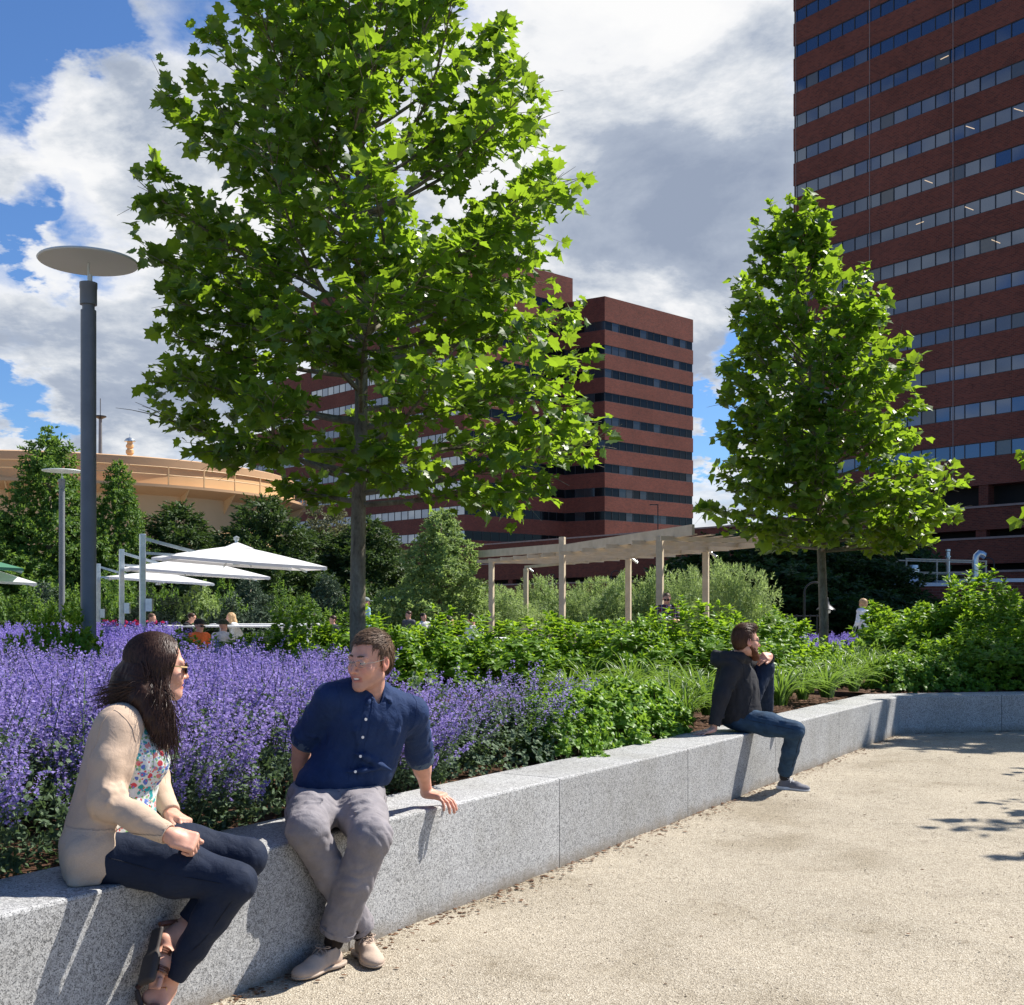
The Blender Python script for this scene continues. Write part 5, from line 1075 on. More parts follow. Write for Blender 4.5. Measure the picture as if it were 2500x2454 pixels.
# ------------------------------------------------------------------ bodies: smooth blended volumes meshed with surface nets
def basis(fwd, up=(0, 0, 1)):
    """rows: right, forward, up"""
    f = unit(fwd); x = unit(np.cross(f, up)); u = np.cross(x, f); return np.array([x, f, u])
class Body:
    def __init__(s): s.p = []
    def c(s, a, b, ra, rb=None, k=.02, sub=False):            # tapered capsule
        a = np.array(a, float); b = np.array(b, float); rb = ra if rb is None else rb
        s.p.append(('c', a, b, ra, rb, k, sub, (a+b)/2, np.linalg.norm(a-b)/2+max(ra, rb))); return s
    def chain(s, pts, rads, k=.02):
        for i in range(len(pts)-1): s.c(pts[i], pts[i+1], rads[i], rads[i+1], k)
        return s
    def e(s, c, r, B=None, k=.02, sub=False):                 # ellipsoid, B rows = its axes
        c = np.array(c, float); r = np.array(r, float)*np.ones(3); s.p.append(('e', c, r, np.eye(3) if B is None else np.array(B, float), None, k, sub, c, r.max())); return s
    def cut(s, p, n, rad, k=.004):                            # remove the half space n side of p, only within rad of p
        p = np.array(p, float); s.p.append(('h', p, unit(n), rad, None, k, True, p, rad)); return s
    def box(s, c, h, B=None, r=.01, k=.01, sub=False):        # rounded box, half sizes h
        c = np.array(c, float); h = np.array(h, float); s.p.append(('b', c, h, np.eye(3) if B is None else np.array(B, float), r, k, sub, c, np.linalg.norm(h)+r)); return s
    @staticmethod
    def d1(q, P):
        t = q[0]
        if t == 'c':
            _, a, b, ra, rb = q[:5]; ab = b-a; h = np.clip((P-a)@ab/(ab@ab+1e-12), 0, 1); return np.linalg.norm(P-a-h[:, None]*ab, axis=1)-(ra+(rb-ra)*h)
        if t == 'e':
            L_ = (P-q[1])@q[3].T; k0 = np.linalg.norm(L_/q[2], axis=1); k1 = np.linalg.norm(L_/q[2]**2, axis=1)+1e-9; return k0*(k0-1)/k1
        if t == 'h': return np.maximum(-((P-q[1])@q[2]), np.linalg.norm(P-q[1], axis=1)-q[3])
        L_ = np.abs((P-q[1])@q[3].T)-q[2]; return np.linalg.norm(np.maximum(L_, 0), axis=1)+np.minimum(L_.max(1), 0)-q[4]
    def ev(s, P, prims=None):
        d = np.full(len(P), 1.0)
        for q in (s.p if prims is None else prims):
            e = s.d1(q, P); k = q[5]
            if q[6]: e = -e; h = np.maximum(k-np.abs(d-e), 0)/k; d = np.maximum(d, e)+h*h*k*.25
            else: h = np.maximum(k-np.abs(d-e), 0)/k; d = np.minimum(d, e)-h*h*k*.25
        return d
    def mesh(s, res=.005, disp=None):
        pos = [q for q in s.p if not q[6]]
        lo = np.min([q[7]-q[8] for q in pos], 0)-.03; hi = np.max([q[7]+q[8] for q in pos], 0)+.03
        nb = 12; bs = nb*res; nblk = np.ceil((hi-lo)/bs).astype(int); n = nblk*nb+1
        G = np.full(n, .5, np.float32); bi = np.stack(np.meshgrid(*[np.arange(k) for k in nblk], indexing='ij'), -1).reshape(-1, 3)
        cen = lo+(bi+.5)*bs; hd = bs*.8661; dc = s.ev(cen)
        loc = np.stack(np.meshgrid(*[np.arange(nb+1)]*3, indexing='ij'), -1).reshape(-1, 3)*res
        md = .012
        for b, c, d in zip(bi, cen, dc):
            if d > hd+.03+md: continue
            sl = tuple(slice(k*nb, k*nb+nb+1) for k in b)
            if d < -(hd+.03+md): G[sl] = -.5; continue
            pr = [q for q in s.p if np.linalg.norm(q[7]-c) < q[8]+hd+.05]
            if not pr: continue
            P = lo+b*bs+loc; v = s.ev(P, pr)
            if disp is not None: v = v+disp(P)
            G[sl] = v.reshape(nb+1, nb+1, nb+1)
        I = G < 0; ncell = n-1
        cs = np.zeros(ncell, np.uint8)
        for dx in (0, 1):
            for dy in (0, 1):
                for dz in (0, 1): cs += I[dx:n[0]-1+dx, dy:n[1]-1+dy, dz:n[2]-1+dz]
        act = np.argwhere((cs > 0) & (cs < 8)); idx = np.full(ncell, -1, np.int32); idx[tuple(act.T)] = np.arange(len(act))
        acc = np.zeros((len(act), 3)); cnt = np.zeros(len(act)); cor = [(x, y, z) for x in (0, 1) for y in (0, 1) for z in (0, 1)]
        vals = {c: G[act[:, 0]+c[0], act[:, 1]+c[1], act[:, 2]+c[2]] for c in cor}
        for a in cor:
            for ax in range(3):
                if a[ax]: continue
                b = list(a); b[ax] = 1; b = tuple(b); va, vb = vals[a], vals[b]; m = (va < 0) != (vb < 0)
                t = va[m]/(va[m]-vb[m]); acc[m] += np.array(a); acc[m, ax] += t; cnt[m] += 1
        V = lo+(act+acc/cnt[:, None])*res; fs = []
        for ax in range(3):
            o1, o2 = [(1, 2), (2, 0), (0, 1)][ax]; sl0 = [slice(1, -1)]*3; sl1 = [slice(1, -1)]*3; sl0[ax] = slice(0, n[ax]-1); sl1[ax] = slice(1, n[ax])
            A, Bm = I[tuple(sl0)], I[tuple(sl1)]; e = np.argwhere(A != Bm); 
            if not len(e): continue
            base = e.copy(); base[:, o1] += 1; base[:, o2] += 1; flip = Bm[tuple(e.T)]
            def cell(d1, d2):
                q = base.copy(); q[:, o1] -= d1; q[:, o2] -= d2; return idx[q[:, 0], q[:, 1], q[:, 2]]
            qd = np.stack([cell(1, 1), cell(0, 1), cell(0, 0), cell(1, 0)], 1); qd[flip] = qd[flip][:, ::-1]; fs.append(qd)
        F_ = np.concatenate(fs); F_ = F_[(F_ >= 0).all(1)]
        return V, F_
def wrinkle(seed, amp=.003, wl=.05, n=5, axis=None, an=3.0):
    """gentle cloth rumples; axis = direction along which the folds run"""
    r = np.random.default_rng(seed); K = rvec(r, n)*2*math.pi/(wl*r.uniform(.7, 1.5, n))[:, None]; ph = r.uniform(0, 6.28, n)
    if axis is not None: a = unit(axis); K = K-np.outer(K@a, a)*(1-1/an)
    K2 = rvec(r, n)*2*math.pi/(wl*2.6)
    def f(P):
        o = 0
        for i in range(n): o = o+np.sin(P@K[i]+ph[i]+1.6*np.sin(P@K2[i]))
        o = o/n*1.6; return -amp*(np.abs(o)*1.4-.5)
    return f
def lay(name, body, m, parent, res=.006, disp=None, colf=None):
    V_, F_ = body.mesh(res, disp); c = colf(V_) if colf else None
    o = add(name, mesh_np(name, V_, F_, m, True, c)); 
    if parent is not None: o.parent = parent
    return o
SKIN = np.array((.60, .33, .24))
def head_prims(B, H, f, sc=1.0, ear=True, nose=1.0, smile=True, fem=False):
    """H = head centre between the ears at eye level; f = rows right, forward, up"""
    g = lambda x, y, z: H+sc*(x*f[0]+y*f[1]+z*f[2])
    E = lambda x, y, z, r, k, sub=False: B.e(g(x, y, z), np.array(r)*sc, f, k*sc, sub)
    Cc = lambda a, b, ra, rb, k, sub=False: B.c(g(*a), g(*b), ra*sc, rb*sc, k*sc, sub)
    E(0, -.014, .034, (.073, .094, .083), .01); E(0, .022, -.030, (.060, .066, .078), .03)
    for s in (-1, 1):
        Cc((s*.050, .0, -.060), (s*.012, .066, -.100), .016, .017, .03); E(s*.040, .058, -.028, (.022, .022, .020), .025)
        if smile: E(s*.036, .062, -.045, (.016, .016, .014), .018)
    E(0, .072, -.100, (.020, .017, .016), .022); E(0, .070, -.060, (.030, .022, .028), .02)
    Cc((-.036, .074, .020), (.036, .074, .020), .013, .013, .016)
    for s in (-1, 1): E(s*.031, .096, .001, (.019, .014, .012), .012, True)
    Cc((0, .083, .010), (0, .084+.026*nose, -.034), .0075, .0095*nose, .012)
    for s in (-1, 1): E(s*.011, .094, -.037, (.0075, .010, .0075), .006)
    zc = .0065 if smile else 0; mw = .038 if smile else .024
    for s in (-1, 1):
        Cc((0, .0935, -.0590), (s*mw, .077, -.0605+zc), .0040, .0026, .006); Cc((0, .0915, -.0755), (s*mw*.85, .079, -.067+zc), .0050, .0026, .006)
    if smile: E(0, .095, -.0662, (.030, .015, .0044), .003, True)
    for s in (-1, 1):
        E(s*.029, .081, .0085, (.016, .010, .0045), .006); E(s*.029, .080, -.009, (.015, .009, .0040), .008)
        if ear:
            E(s*.078, -.012, -.006, (.008, .020, .031), .008); E(s*.086, -.006, -.004, (.006, .010, .016), .005, True); E(s*.076, -.004, -.032, (.006, .009, .010), .006)
    return g
def head_bits(parent, H, f, sc, g, brow, smile=True, brow_w=.0045):
    for s in (-1, 1):
        v, fs = [], []; mb = MB(); mb.lathe([(0, -.0118)]+[(.0118*math.sin(a), -.0118*math.cos(a)) for a in np.linspace(.15, math.pi-.15, 12)]+[(0, .0118)], seg=16)
        me = mb.mesh('eye', M['eye'], True); o = add('eye', me); vv = np.zeros(len(me.vertices)*3); me.vertices.foreach_get('co', vv); vv = vv.reshape(-1, 3)[:, [0, 2, 1]]*sc; me.vertices.foreach_set('co', vv.ravel()); me.flip_normals()
        q = Matrix((f[0], f[1], f[2])).transposed().to_4x4(); q.translation = Vector(g(s*.030, .0775, .001)); o.parent = parent; o.matrix_local = q
        mb = MB(); mb.tube([g(s*.013, .0885, .0265), g(s*.026, .0880, .0295), g(s*.040, .0785, .0275), g(s*.049, .069, .0205)], np.array([.0032, .0045, .0042, .0018])*sc*(brow_w/.0045), 6); mb.build('eyebrow', brow, parent, smooth=True)
    if smile:
        mb = MB(); a = np.linspace(-1, 1, 9); vs = [g(.029*t, .0925-.017*t*t, -.0618+.0055*t*t) for t in a]+[g(.026*t, .0915-.017*t*t, -.0705+.0085*t*t) for t in a]
        mb.raw(vs, [(i, i+1, 10+i, 9+i) for i in range(8)]); mb.build('teeth', M['teeth'], parent)
def face_colors(H, f, sc, base=SKIN, stubble=0, sun=0):
    def cf(V_):
        L_ = (V_-H)@f.T/sc; x, y, z = L_.T; c = np.tile(base, (len(V_), 1)); near = (np.abs(L_).max(1) < .14)
        lip = near & (y > .074) & (((np.abs(z+.0595+.0) < .0062) | (np.abs(z+.0725) < .0070)) & (np.abs(x) < .030))
        ck = np.exp(-((np.abs(x)-.042)**2/.0003+(z+.030)**2/.0003))*(y > .03)*near; ck += np.exp(-(x**2/.0001+(z+.033)**2/.0001))*(y > .09)*near
        c = c*(1-.0*ck[:, None])+ck[:, None]*np.array([.06, -.02, -.02])
        er = near & (np.abs(x) > .074) & (np.abs(y) < .04); c[er] = c[er]*np.array([1.05, .85, .85])
        if stubble:
            sb = np.clip((-z-.045)/.03, 0, 1)*(y > -.02)*near*(z > -.14); c = c*(1-stubble*sb[:, None]*np.array([.42, .32, .22]))
        c[lip] = c[lip]*np.array([.92, .68, .68]); return np.clip(c, .01, 1)
    return cf
def hand(B, wrist, d, n, size=1.0, curl=(.5, .6, .7, .8), thumb=(.8, .3), side=1, spread=.08, k=.006, tcurl=.4):
    """wrist point; d = along the palm; n = back-of-hand normal; side=+1: thumb on cross(d,n)"""
    d = unit(d); n = unit(n-d*np.dot(n, d)); s = np.cross(d, n)*side; z = size
    W_ = np.array(wrist, float); c1 = W_+d*.050*z; Bm = np.array([s, d, n])
    B.box(W_+d*.046*z, np.array((.030, .034, .005))*z, Bm, .0095*z, .018); B.c(W_-d*.01*z, W_+d*.03*z, .022*z, .021*z, .02)
    B.e(W_+d*.032*z+s*.022*z-n*.008*z, np.array((.016, .028, .014))*z, Bm, .014)
    lens = ((.042, .026, .021), (.046, .029, .022), (.043, .027, .022), (.034, .020, .019)); tips = []
    for i in range(4):
        off = (.027-.0185*i); b = W_+d*(.083-.0025*abs(i-1)**1.5)*z+s*off*z; a0 = (1.5-i)*spread
        fd = unit(d*math.cos(a0)+s*math.sin(a0)); ang = 0; q = b; rr = (.0098, .0094, .0092, .0082)[i]*z
        B.c(b-fd*.022*z, b, rr*.9, rr*1.02, .012)
        for j in range(3):
            ang += curl[i]*(1.0, 1.05, .7)[j]; v = fd*math.cos(ang)-n*math.sin(ang); q2 = q+v*lens[i][j]*z
            B.c(q, q2, rr*(1-.08*j), rr*(1-.08*(j+1)), .0025 if j else k*.6); q = q2
        tips.append(q)
    tb = W_+d*.018*z+s*.024*z-n*.006*z; v = unit(d*math.cos(thumb[0])+s*math.sin(thumb[0])-n*thumb[1])
    t1 = tb+v*.040*z; v2 = unit(v+d*tcurl-s*tcurl*.5-n*.1); t2 = t1+v2*.030*z; t3 = t2+unit(v2+d*tcurl*.5)*.023*z
    B.c(tb, t1, .0135*z, .0115*z, .012); B.c(t1, t2, .0112*z, .0105*z, .003); B.c(t2, t3, .0105*z, .0088*z, .003); return tips, t3
def ribbons(name, paths, width, m, parent, ref, r, taper=True):
    """paths (N,S,3): hair locks as thin ribbons facing away from ref"""
    N_, S_, _ = paths.shape; T = np.gradient(paths, axis=1); O = norm(paths-ref); sd = norm(np.cross(T, O)); w_ = np.linspace(1, .25, S_)[None, :, None]*np.asarray(width).reshape(-1, 1, 1) if taper else np.asarray(width).reshape(-1, 1, 1)
    mid = paths+norm(O)*w_*.35
    vv = np.stack([paths-sd*w_, mid, paths+sd*w_], 2).reshape(-1, 3); b0 = (np.arange(N_)*S_*3)[:, None, None]
    f = np.array([q for i in range(S_-1) for q in ((3*i, 3*i+1, 3*i+4, 3*i+3), (3*i+1, 3*i+2, 3*i+5, 3*i+4))])
    o = add(name, mesh_np(name, vv, (f[None]+b0).reshape(-1, 4), m, True)); o.parent = parent; return o
def short_hair(parent, H, f, sc, m, seed=1, n=1500, top=.012, hairline=.052, side=.0, comb=(.2, 1, 0), ln=.045, name='hair', nape=-.060, quiff=0, temple=.01):
    g = lambda x, y, z: H+sc*(x*f[0]+y*f[1]+z*f[2]); B = Body()
    B.e(g(0, -.017, .036), np.array((.079, .099, .083+top))*sc, f, .01)
    B.e(g(0, -.050, -.010), np.array((.068, .058, .070))*sc, f, .02)
    if quiff: B.e(g(0, .045, .105), np.array((.050, .045, .020+quiff))*sc, f, .02)
    # clear the face and the ears
    B.box(g(0, .13, hairline-.15), np.array((.12, .088, .15))*sc, f, .0, .012*sc, True)
    for s in (-1, 1): B.e(g(s*.090, .0, -.035), np.array((.030, .034, .042))*sc, f, .008*sc, True); B.box(g(s*.09, .075, hairline-.17-temple), np.array((.035, .060, .15))*sc, f, 0, .01*sc, True)
    B.box(g(0, -.05, nape-.06), np.array((.12, .12, .06))*sc, f, 0, .01, True)
    r = np.random.default_rng(seed)
    o = lay(name, B, m, parent, .0042*sc, wrinkle(seed, .0022, .016, 5, g(*comb)-H, 2.5))
    # combed locks on top of the cap
    me = o.data; vv = np.zeros(len(me.vertices)*3); me.vertices.foreach_get('co', vv); vv = vv.reshape(-1, 3); nn = np.zeros(len(me.vertices)*3); me.vertices.foreach_get('normal', nn); nn = nn.reshape(-1, 3)
    L_ = (vv-H)@f.T; out = np.einsum('ij,ij->i', nn, norm(vv-H)) > .35; idx = np.flatnonzero(out); idx = r.choice(idx, min(n, len(idx)), replace=False)
    P = vv[idx]; Nn = nn[idx]; Lx = L_[idx]; cd = norm(np.array(comb, float)@f+0*P)
    dn = np.where((Lx[:, 2:3] > .07*sc), cd, norm(-f[2]+.25*f[1]*0+cd*.25)); dd = norm(dn-Nn*np.einsum('ij,ij->i', dn, Nn)[:, None]+r.normal(0, .16, P.shape))
    S_ = 5; t = np.linspace(0, 1, S_)[None, :, None]; l_ = (ln*r.uniform(.5, 1.1, len(P)))[:, None, None]*sc
    c0 = g(0, -.015, .02); path = P[:, None]+dd[:, None]*l_*t+Nn[:, None]*(.0035*np.sin(t*math.pi*.8)+.001)
    rad = np.linalg.norm(P-c0, axis=1)[:, None, None]; path = c0+norm(path-c0)*np.minimum(np.linalg.norm(path-c0, axis=2, keepdims=True), rad+.006)
    ribbons('hair_locks', path, r.uniform(.0010, .0022, len(P))*sc, m, o, c0, r); return o
def glasses(parent, g, sc, frame, lens, rim=True, name='glasses', tint=False, h=.014, w_=.0235, y=.099, arm_end=(-.02, .012), thick=.0011, arm_m=None, arm_t=None):
    root = None; mbs = MB()
    for s in (-1, 1):
        a = np.linspace(0, 2*math.pi, 25); cx = s*.031
        loop = [g(cx+w_*math.copysign(abs(math.cos(t))**.75, math.cos(t)), y-.010*abs(cx+w_*math.cos(t))/.055, -.001+h*math.copysign(abs(math.sin(t))**.75, math.sin(t))) for t in a]
        if rim: mbs.tube(loop, thick*sc, 5, caps=False)
    mbs.tube([g(-.0085, y, .004), g(0, y+.003, .007), g(.0085, y, .004)], thick*sc*1.1, 5)
    root = mbs.build(name, frame, parent, smooth=True)
    for s in (-1, 1):
        mb = MB(); a = np.linspace(0, 2*math.pi, 25)[:-1]; cx = s*.031
        vs = [g(cx, y-.0045, -.001)]+[g(cx+w_*math.copysign(abs(math.cos(t))**.75, math.cos(t)), y-.010*abs(cx+w_*math.cos(t))/.055, -.001+h*math.copysign(abs(math.sin(t))**.75, math.sin(t))) for t in a]
        mb.raw(vs, [(0, 1+i, 1+(i+1) % 24) for i in range(24)]); mb.build('lens', lens, root, smooth=True)
        mb = MB(); at_ = (arm_t or thick)*sc
        mb.bar(g(s*(.031+w_), y-.010, .004), g(s*.0775, .062, .006), at_*1.2, at_*2.2); mb.bar(g(s*.0775, .062, .006), g(s*.082, *arm_end), at_*1.2, at_*2.2); mb.build('arm', arm_m or frame, root)
    return root
def seam(o, pts, rad, m, name='seam', n=28, lift=.0004):
    """stitched line laid on a garment's surface along roughly given points"""
    me = o.data; vv = np.zeros(len(me.vertices)*3); me.vertices.foreach_get('co', vv); vv = vv.reshape(-1, 3); nn = np.zeros(len(vv)*3); me.vertices.foreach_get('normal', nn); nn = nn.reshape(-1, 3)
    pts = np.array(pts, float); tt = np.linspace(0, len(pts)-1, n); q = np.stack([np.interp(tt, np.arange(len(pts)), pts[:, i]) for i in range(3)], 1); P_ = []
    for p in q:
        i = np.argmin(((vv-p)**2).sum(1)); d = p-vv[i]; P_.append(p-nn[i]*np.dot(d, nn[i])+nn[i]*lift)
    P_ = np.array(P_); P_[1:-1] = (P_[:-2]+2*P_[1:-1]+P_[2:])/4
    mb = MB(); mb.tube(P_, rad, 5); return mb.build(name, m, o, smooth=True)
def shoe(parent, name, heel, toe, up=(0, 0, 1), w_=.044, h=.075, m=None, sole=None, laces=None, res=.0045, ank=None, sole_h=.022):
    heel = np.array(heel, float); toe = np.array(toe, float); d = unit(toe-heel); up = unit(np.array(up, float)-d*np.dot(up, d)); s = np.cross(d, up); Ln = np.linalg.norm(toe-heel); Bm = np.array([s, d, up])
    p = lambda a, b, c: heel+d*a*Ln+s*b+up*c
    B = Body(); B.e(p(.16, 0, .030), (w_*.82, .045, .036), Bm, .02); B.e(p(.74, 0, .020), (w_*1.04, Ln*.27, .030), Bm, .03); B.e(p(.45, 0, .030), (w_*.84, Ln*.26, .036), Bm, .03)
    B.c(p(.22, 0, .045), p(.24, 0, h+.005), .038, .036, .02); B.c(p(.36, 0, .062), p(.62, 0, .045), .024, .02, .02)
    B.cut(p(.3, 0, .006), -up, .4, .002); B.cut(p(.22, 0, h), up+d*.25, .09, .004); B.c(p(.23, 0, .06), p(.22, 0, h+.05), .030, .031, .004, True)
    o = lay(name, B, m, parent, res)
    B = Body(); B.box(p(.16, 0, .006), (w_*.55, .02, sole_h*.5-.004), Bm, .018, .03); B.e(p(.70, 0, .008), (w_*1.10, Ln*.315, sole_h*.72), Bm, .03); B.e(p(.22, 0, .008), (w_*.86, Ln*.24, sole_h*.72), Bm, .05)
    B.cut(p(.5, 0, -.000), -up, .5, .002); B.cut(p(.5, 0, sole_h*.72), up, .5, .002); lay('sole', B, sole, o, res)
    if laces:
        mb = MB()
        for i in range(4):
            y = .42+.065*i; z = .078-.010*i
            mb.tube([p(y, -.024, z-.010), p(y+.02, 0, z+.004), p(y+.045, .024, z-.014)], .0022, 5); mb.tube([p(y, .024, z-.010), p(y+.02, 0, z+.006), p(y+.045, -.024, z-.014)], .0022, 5)
        a = np.linspace(0, 2*math.pi, 13)
        for q in (-1, 1): mb.tube([p(.38, 0, .085)+s*q*(.018-.018*math.cos(t))+d*.016*math.sin(t)+up*(.006*math.sin(t/2)) for t in a], .0019, 5); mb.tube([p(.38, 0, .085), p(.42, q*.025, .082), p(.45, q*.04, .06)], .0019, 5)
        mb.build('laces', laces, o, smooth=True)
    return o
# ------------------------------------------------------------------ seated man in the blue shirt
def person(name, label, loc=(0, 0, 0), group=None):
    return thing('person', label, 'person', loc, 0, group)
def man_blue():
    th = person('person', 'smiling man with glasses, navy shirt and grey trousers sitting on the granite wall')
    pel = V3(-.765, 5.03, .635); hipR = V3(-.85, 5.00, .62); hipL = V3(-.675, 5.06, .62)
    knR = V3(-.815, 4.60, .572); knL = V3(-.564, 4.62, .54); anR = V3(-.628, 4.84, .105); anL = V3(-.722, 4.70, .11)
    shR = V3(-.775, 4.955, 1.075); shL = V3(-.44, 5.12, 1.005); elR = V3(-.925, 5.10, .845); elL = V3(-.425, 5.33, .775)
    wrR = V3(-.955, 5.22, .60); wrL = V3(-.405, 5.50, .578)
    chest = V3(-.625, 5.06, .93); waist = V3(-.70, 5.07, .76); neck = V3(-.612, 5.03, 1.085)
    H = V3(-.607, 4.955, 1.228); f = basis((-.58, -.81, -.10), (.12, .05, 1)); sc = 1.02
    B = Body()
    B.chain([pel+V3(0, 0, .02), waist, chest, chest+V3(0, 0, .05)], [.10, .095, .10, .10], .06)
    B.c(shR+V3(.03, 0, -.02), shL+V3(-.03, 0, -.02), .05, .05, .05); B.c(neck-V3(0, 0, .05), H+V3(.01, .02, -.055), .056, .052, .03)
    B.chain([shR, elR, wrR], [.040, .040, .027], .02); B.e(elR+(wrR-elR)*.3, (.036, .036, .07), basis(wrR-elR, (1, 0, 0))[[0, 2, 1]], .03)
    B.chain([shL, elL, wrL], [.040, .041, .026], .02); B.e(elL+(wrL-elL)*.28, (.040, .040, .075), basis(wrL-elL, (1, 0, 0))[[0, 2, 1]], .03)
    B.chain([hipR, knR, anR], [.07, .048, .034], .03); B.chain([hipL, knL, anL], [.07, .048, .034], .03)
    g = head_prims(B, H, f, sc, nose=1.05)
    hand(B, wrL+V3(.004, -.004, -.006), unit(WN+V3(.10, .05, -.12)), V3(.05, -.02, 1), 1.0, (.42, .46, .50, .52), (.95, .35), side=-1, spread=.11)
    hand(B, wrR+V3(0, .01, -.012), V3(-.25, .95, -.28), V3(0, .3, 1), .98, (.1, .1, .1, .1), (.8, .1), side=1)
    lay('body', B, M['skin'], th, .0042, None, face_colors(H, f, sc, SKIN*np.array([1.04, 1.0, .98]), .38))
    head_bits(th, H, f, sc, g, M['hair_brown'], True)
    short_hair(th, H, f, sc, M['hair_brown'], 3, 2300, .010, .074, comb=(.5, .9, -.1), ln=.034, temple=.0)
    glasses(th, g, sc, M['wire'], M['lens_clear'], y=.100, h=.0135, thick=.0010)
    # shirt
    B = Body()
    B.e(pel+V3(.0, .0, .065), (.178, .125, .085), basis((.5, -.86, 0)), .05); B.c(waist+V3(-.05, -.01, .0), waist+V3(.06, .03, .0), .132, .128, .08)
    B.e(chest+V3(-.0, 0, .0), (.178, .122, .165), basis((.48, -.88, 0)), .09); B.e(chest+V3(.0, -.035, .05), (.145, .10, .09), basis((.48, -.88, 0)), .06)
    B.chain([shR+V3(.07, .03, .0), shR+V3(.01, .0, -.012)], [.075, .066], .06); B.chain([shL+V3(-.09, -.04, .02), shL+V3(-.01, 0, -.012)], [.075, .066], .06)
    B.c(neck+V3(0, .01, -.03), neck+V3(.003, .0, .012), .088, .070, .05)
    eR = elR+(shR-elR)*.10; eL = elL+(wrL-elL)*.10
    B.c(shR+V3(-.01, 0, -.015), eR, .064, .061, .04); B.c(shL+V3(.005, 0, -.015), eL, .064, .058, .04)
    for a, b in ((shR, eR), (shL, eL)):
        u_ = unit(b-a); B.c(b-u_*.045, b-u_*.006, .064, .063, .010); B.c(b-u_*.055, b-u_*.058, .067, .067, .008)
    r = np.random.default_rng(4)
    for a, b, rr in ((shR, eR, .062), (shL, eL, .058)):             # slanting folds on the sleeves
        u_ = unit(b-a)
        for i in range(6):
            t = .25+.11*i; x = unit(np.cross(u_, (0, 0, 1))); y = np.cross(u_, x); th0 = r.uniform(0, 6.28); P_ = []
            for j in range(5): an = th0+j*.5; P_.append(a+(b-a)*(t+.03*j)+(x*math.cos(an)+y*math.sin(an))*(rr+.001))
            B.chain(P_, [.003, .007, .008, .007, .003], .012)
    fr = unit((.5, -.86, 0))
    for (x, z, dx, dz) in ((-.10, .84, .12, -.04), (-.02, .80, .11, -.05), (-.12, .76, .14, .0), (-.09, .98, .02, -.10), (.12, .97, -.02, -.11)):
        c0 = V3(-.655, 5.06, z)+V3(.86, .5, 0)*x+fr*.122; c1 = c0+V3(.86, .5, 0)*dx+V3(0, 0, dz); B.chain([c0, (c0+c1)/2+fr*.004, c1], [.003, .009, .003], .018)
    for b, w2 in ((eR, elR-shR), (eL, elL-shL)): B.cut(b, w2, .095, .003)
    B.c(eR-unit(elR-shR)*.02, eR+unit(elR-shR)*.1, .050, .050, .002, True); B.c(eL-unit(elL-shL)*.02, eL+unit(elL-shL)*.1, .049, .049, .002, True)
    B.cut(pel+V3(0, 0, .035), V3(.03, -.06, -1), .26, .004)
    # open neck
    B.c(neck+V3(0, .0, .0), neck+V3(0, -.0, .08), .058, .064, .004, True); B.c(neck+fr*.075+V3(.0, 0, -.04), neck+fr*.075+V3(0, 0, .06), .014, .036, .006, True)
    shirt = lay('shirt', B, M['navy_shirt'], th, .0048, wrinkle(5, .0026, .085, 6, (.1, 0, 1), 1.6))
    # collar leaves
    B = Body()
    for s in (-1, 1):
        sd = V3(.86, .5, 0)*s; a = neck+V3(0, .055, .045)+sd*.03; b = neck+sd*.070+V3(0, .0, .028); c = neck+sd*.030+fr*.088+V3(0, 0, -.020)
        B.chain([a, b, c], [.006, .007, .006], .01); B.chain([a+V3(0, .008, -.022), b+sd*.012+V3(0, 0, -.026), c+sd*.025+fr*.006+V3(0, 0, -.022)], [.005, .006, .004], .03); B.chain([b+sd*.006+V3(0, 0, -.012), c+sd*.02+V3(0, 0, -.012)], [.008, .006], .02)
    lay('collar', B, M['navy_shirt'], shirt, .003)
    # placket and buttons lie on the shirt front
    dg = Body(); dg.p = []
    bt_px = [(902, 1712), (896, 1757), (890, 1804), (882, 1850), (871, 1887)]
    me = shirt.data; vv = np.zeros(len(me.vertices)*3); me.vertices.foreach_get('co', vv); vv = vv.reshape(-1, 3)
    uu = CX+F*vv[:, 0]/vv[:, 1]; ww = HZ-F*(vv[:, 2]-HC)/vv[:, 1]
    pts = []
    for (u, v) in [(904, 1703)]+bt_px+[(866, 1912)]:
        near = np.flatnonzero((np.abs(uu-u) < 5) & (np.abs(ww-v) < 5)); 
        if len(near): pts.append(vv[near[np.argmin(vv[near, 1])]])
    if len(pts) > 2:
        tv = V3(0, -1, 0)
        for p in pts[1:-1]:
            mb = MB(); q = p+tv*.002; mb.tube([q, q+unit(fr)*.0035], .0062, 12); mb.build('button', M['button'], shirt, smooth=True)
        # placket edge: stitched strip following the front
        xs = np.array(pts); mb = MB()
        n = 40; tt = np.linspace(0, len(xs)-1, n); line = np.stack([np.interp(tt, np.arange(len(xs)), xs[:, i]) for i in range(3)], 1)
        for off_ in (-.017, .017):
            pl = []
            for q in line:
                qq = q+V3(.86, .5, 0)*off_; near = np.flatnonzero((np.abs((vv-qq)@V3(.86, .5, 0)) < .004) & (np.abs(vv[:, 2]-qq[2]) < .005) & (np.abs(vv[:, 1]-qq[1]) < .08))
                pl.append(vv[near[np.argmin(vv[near]@(-fr))]]-0*fr if len(near) else qq)
            mb.tube(np.array(pl)+fr*.0006, .0012, 5)
        mb.build('placket_edge', M['navy_shirt'], shirt, smooth=True)
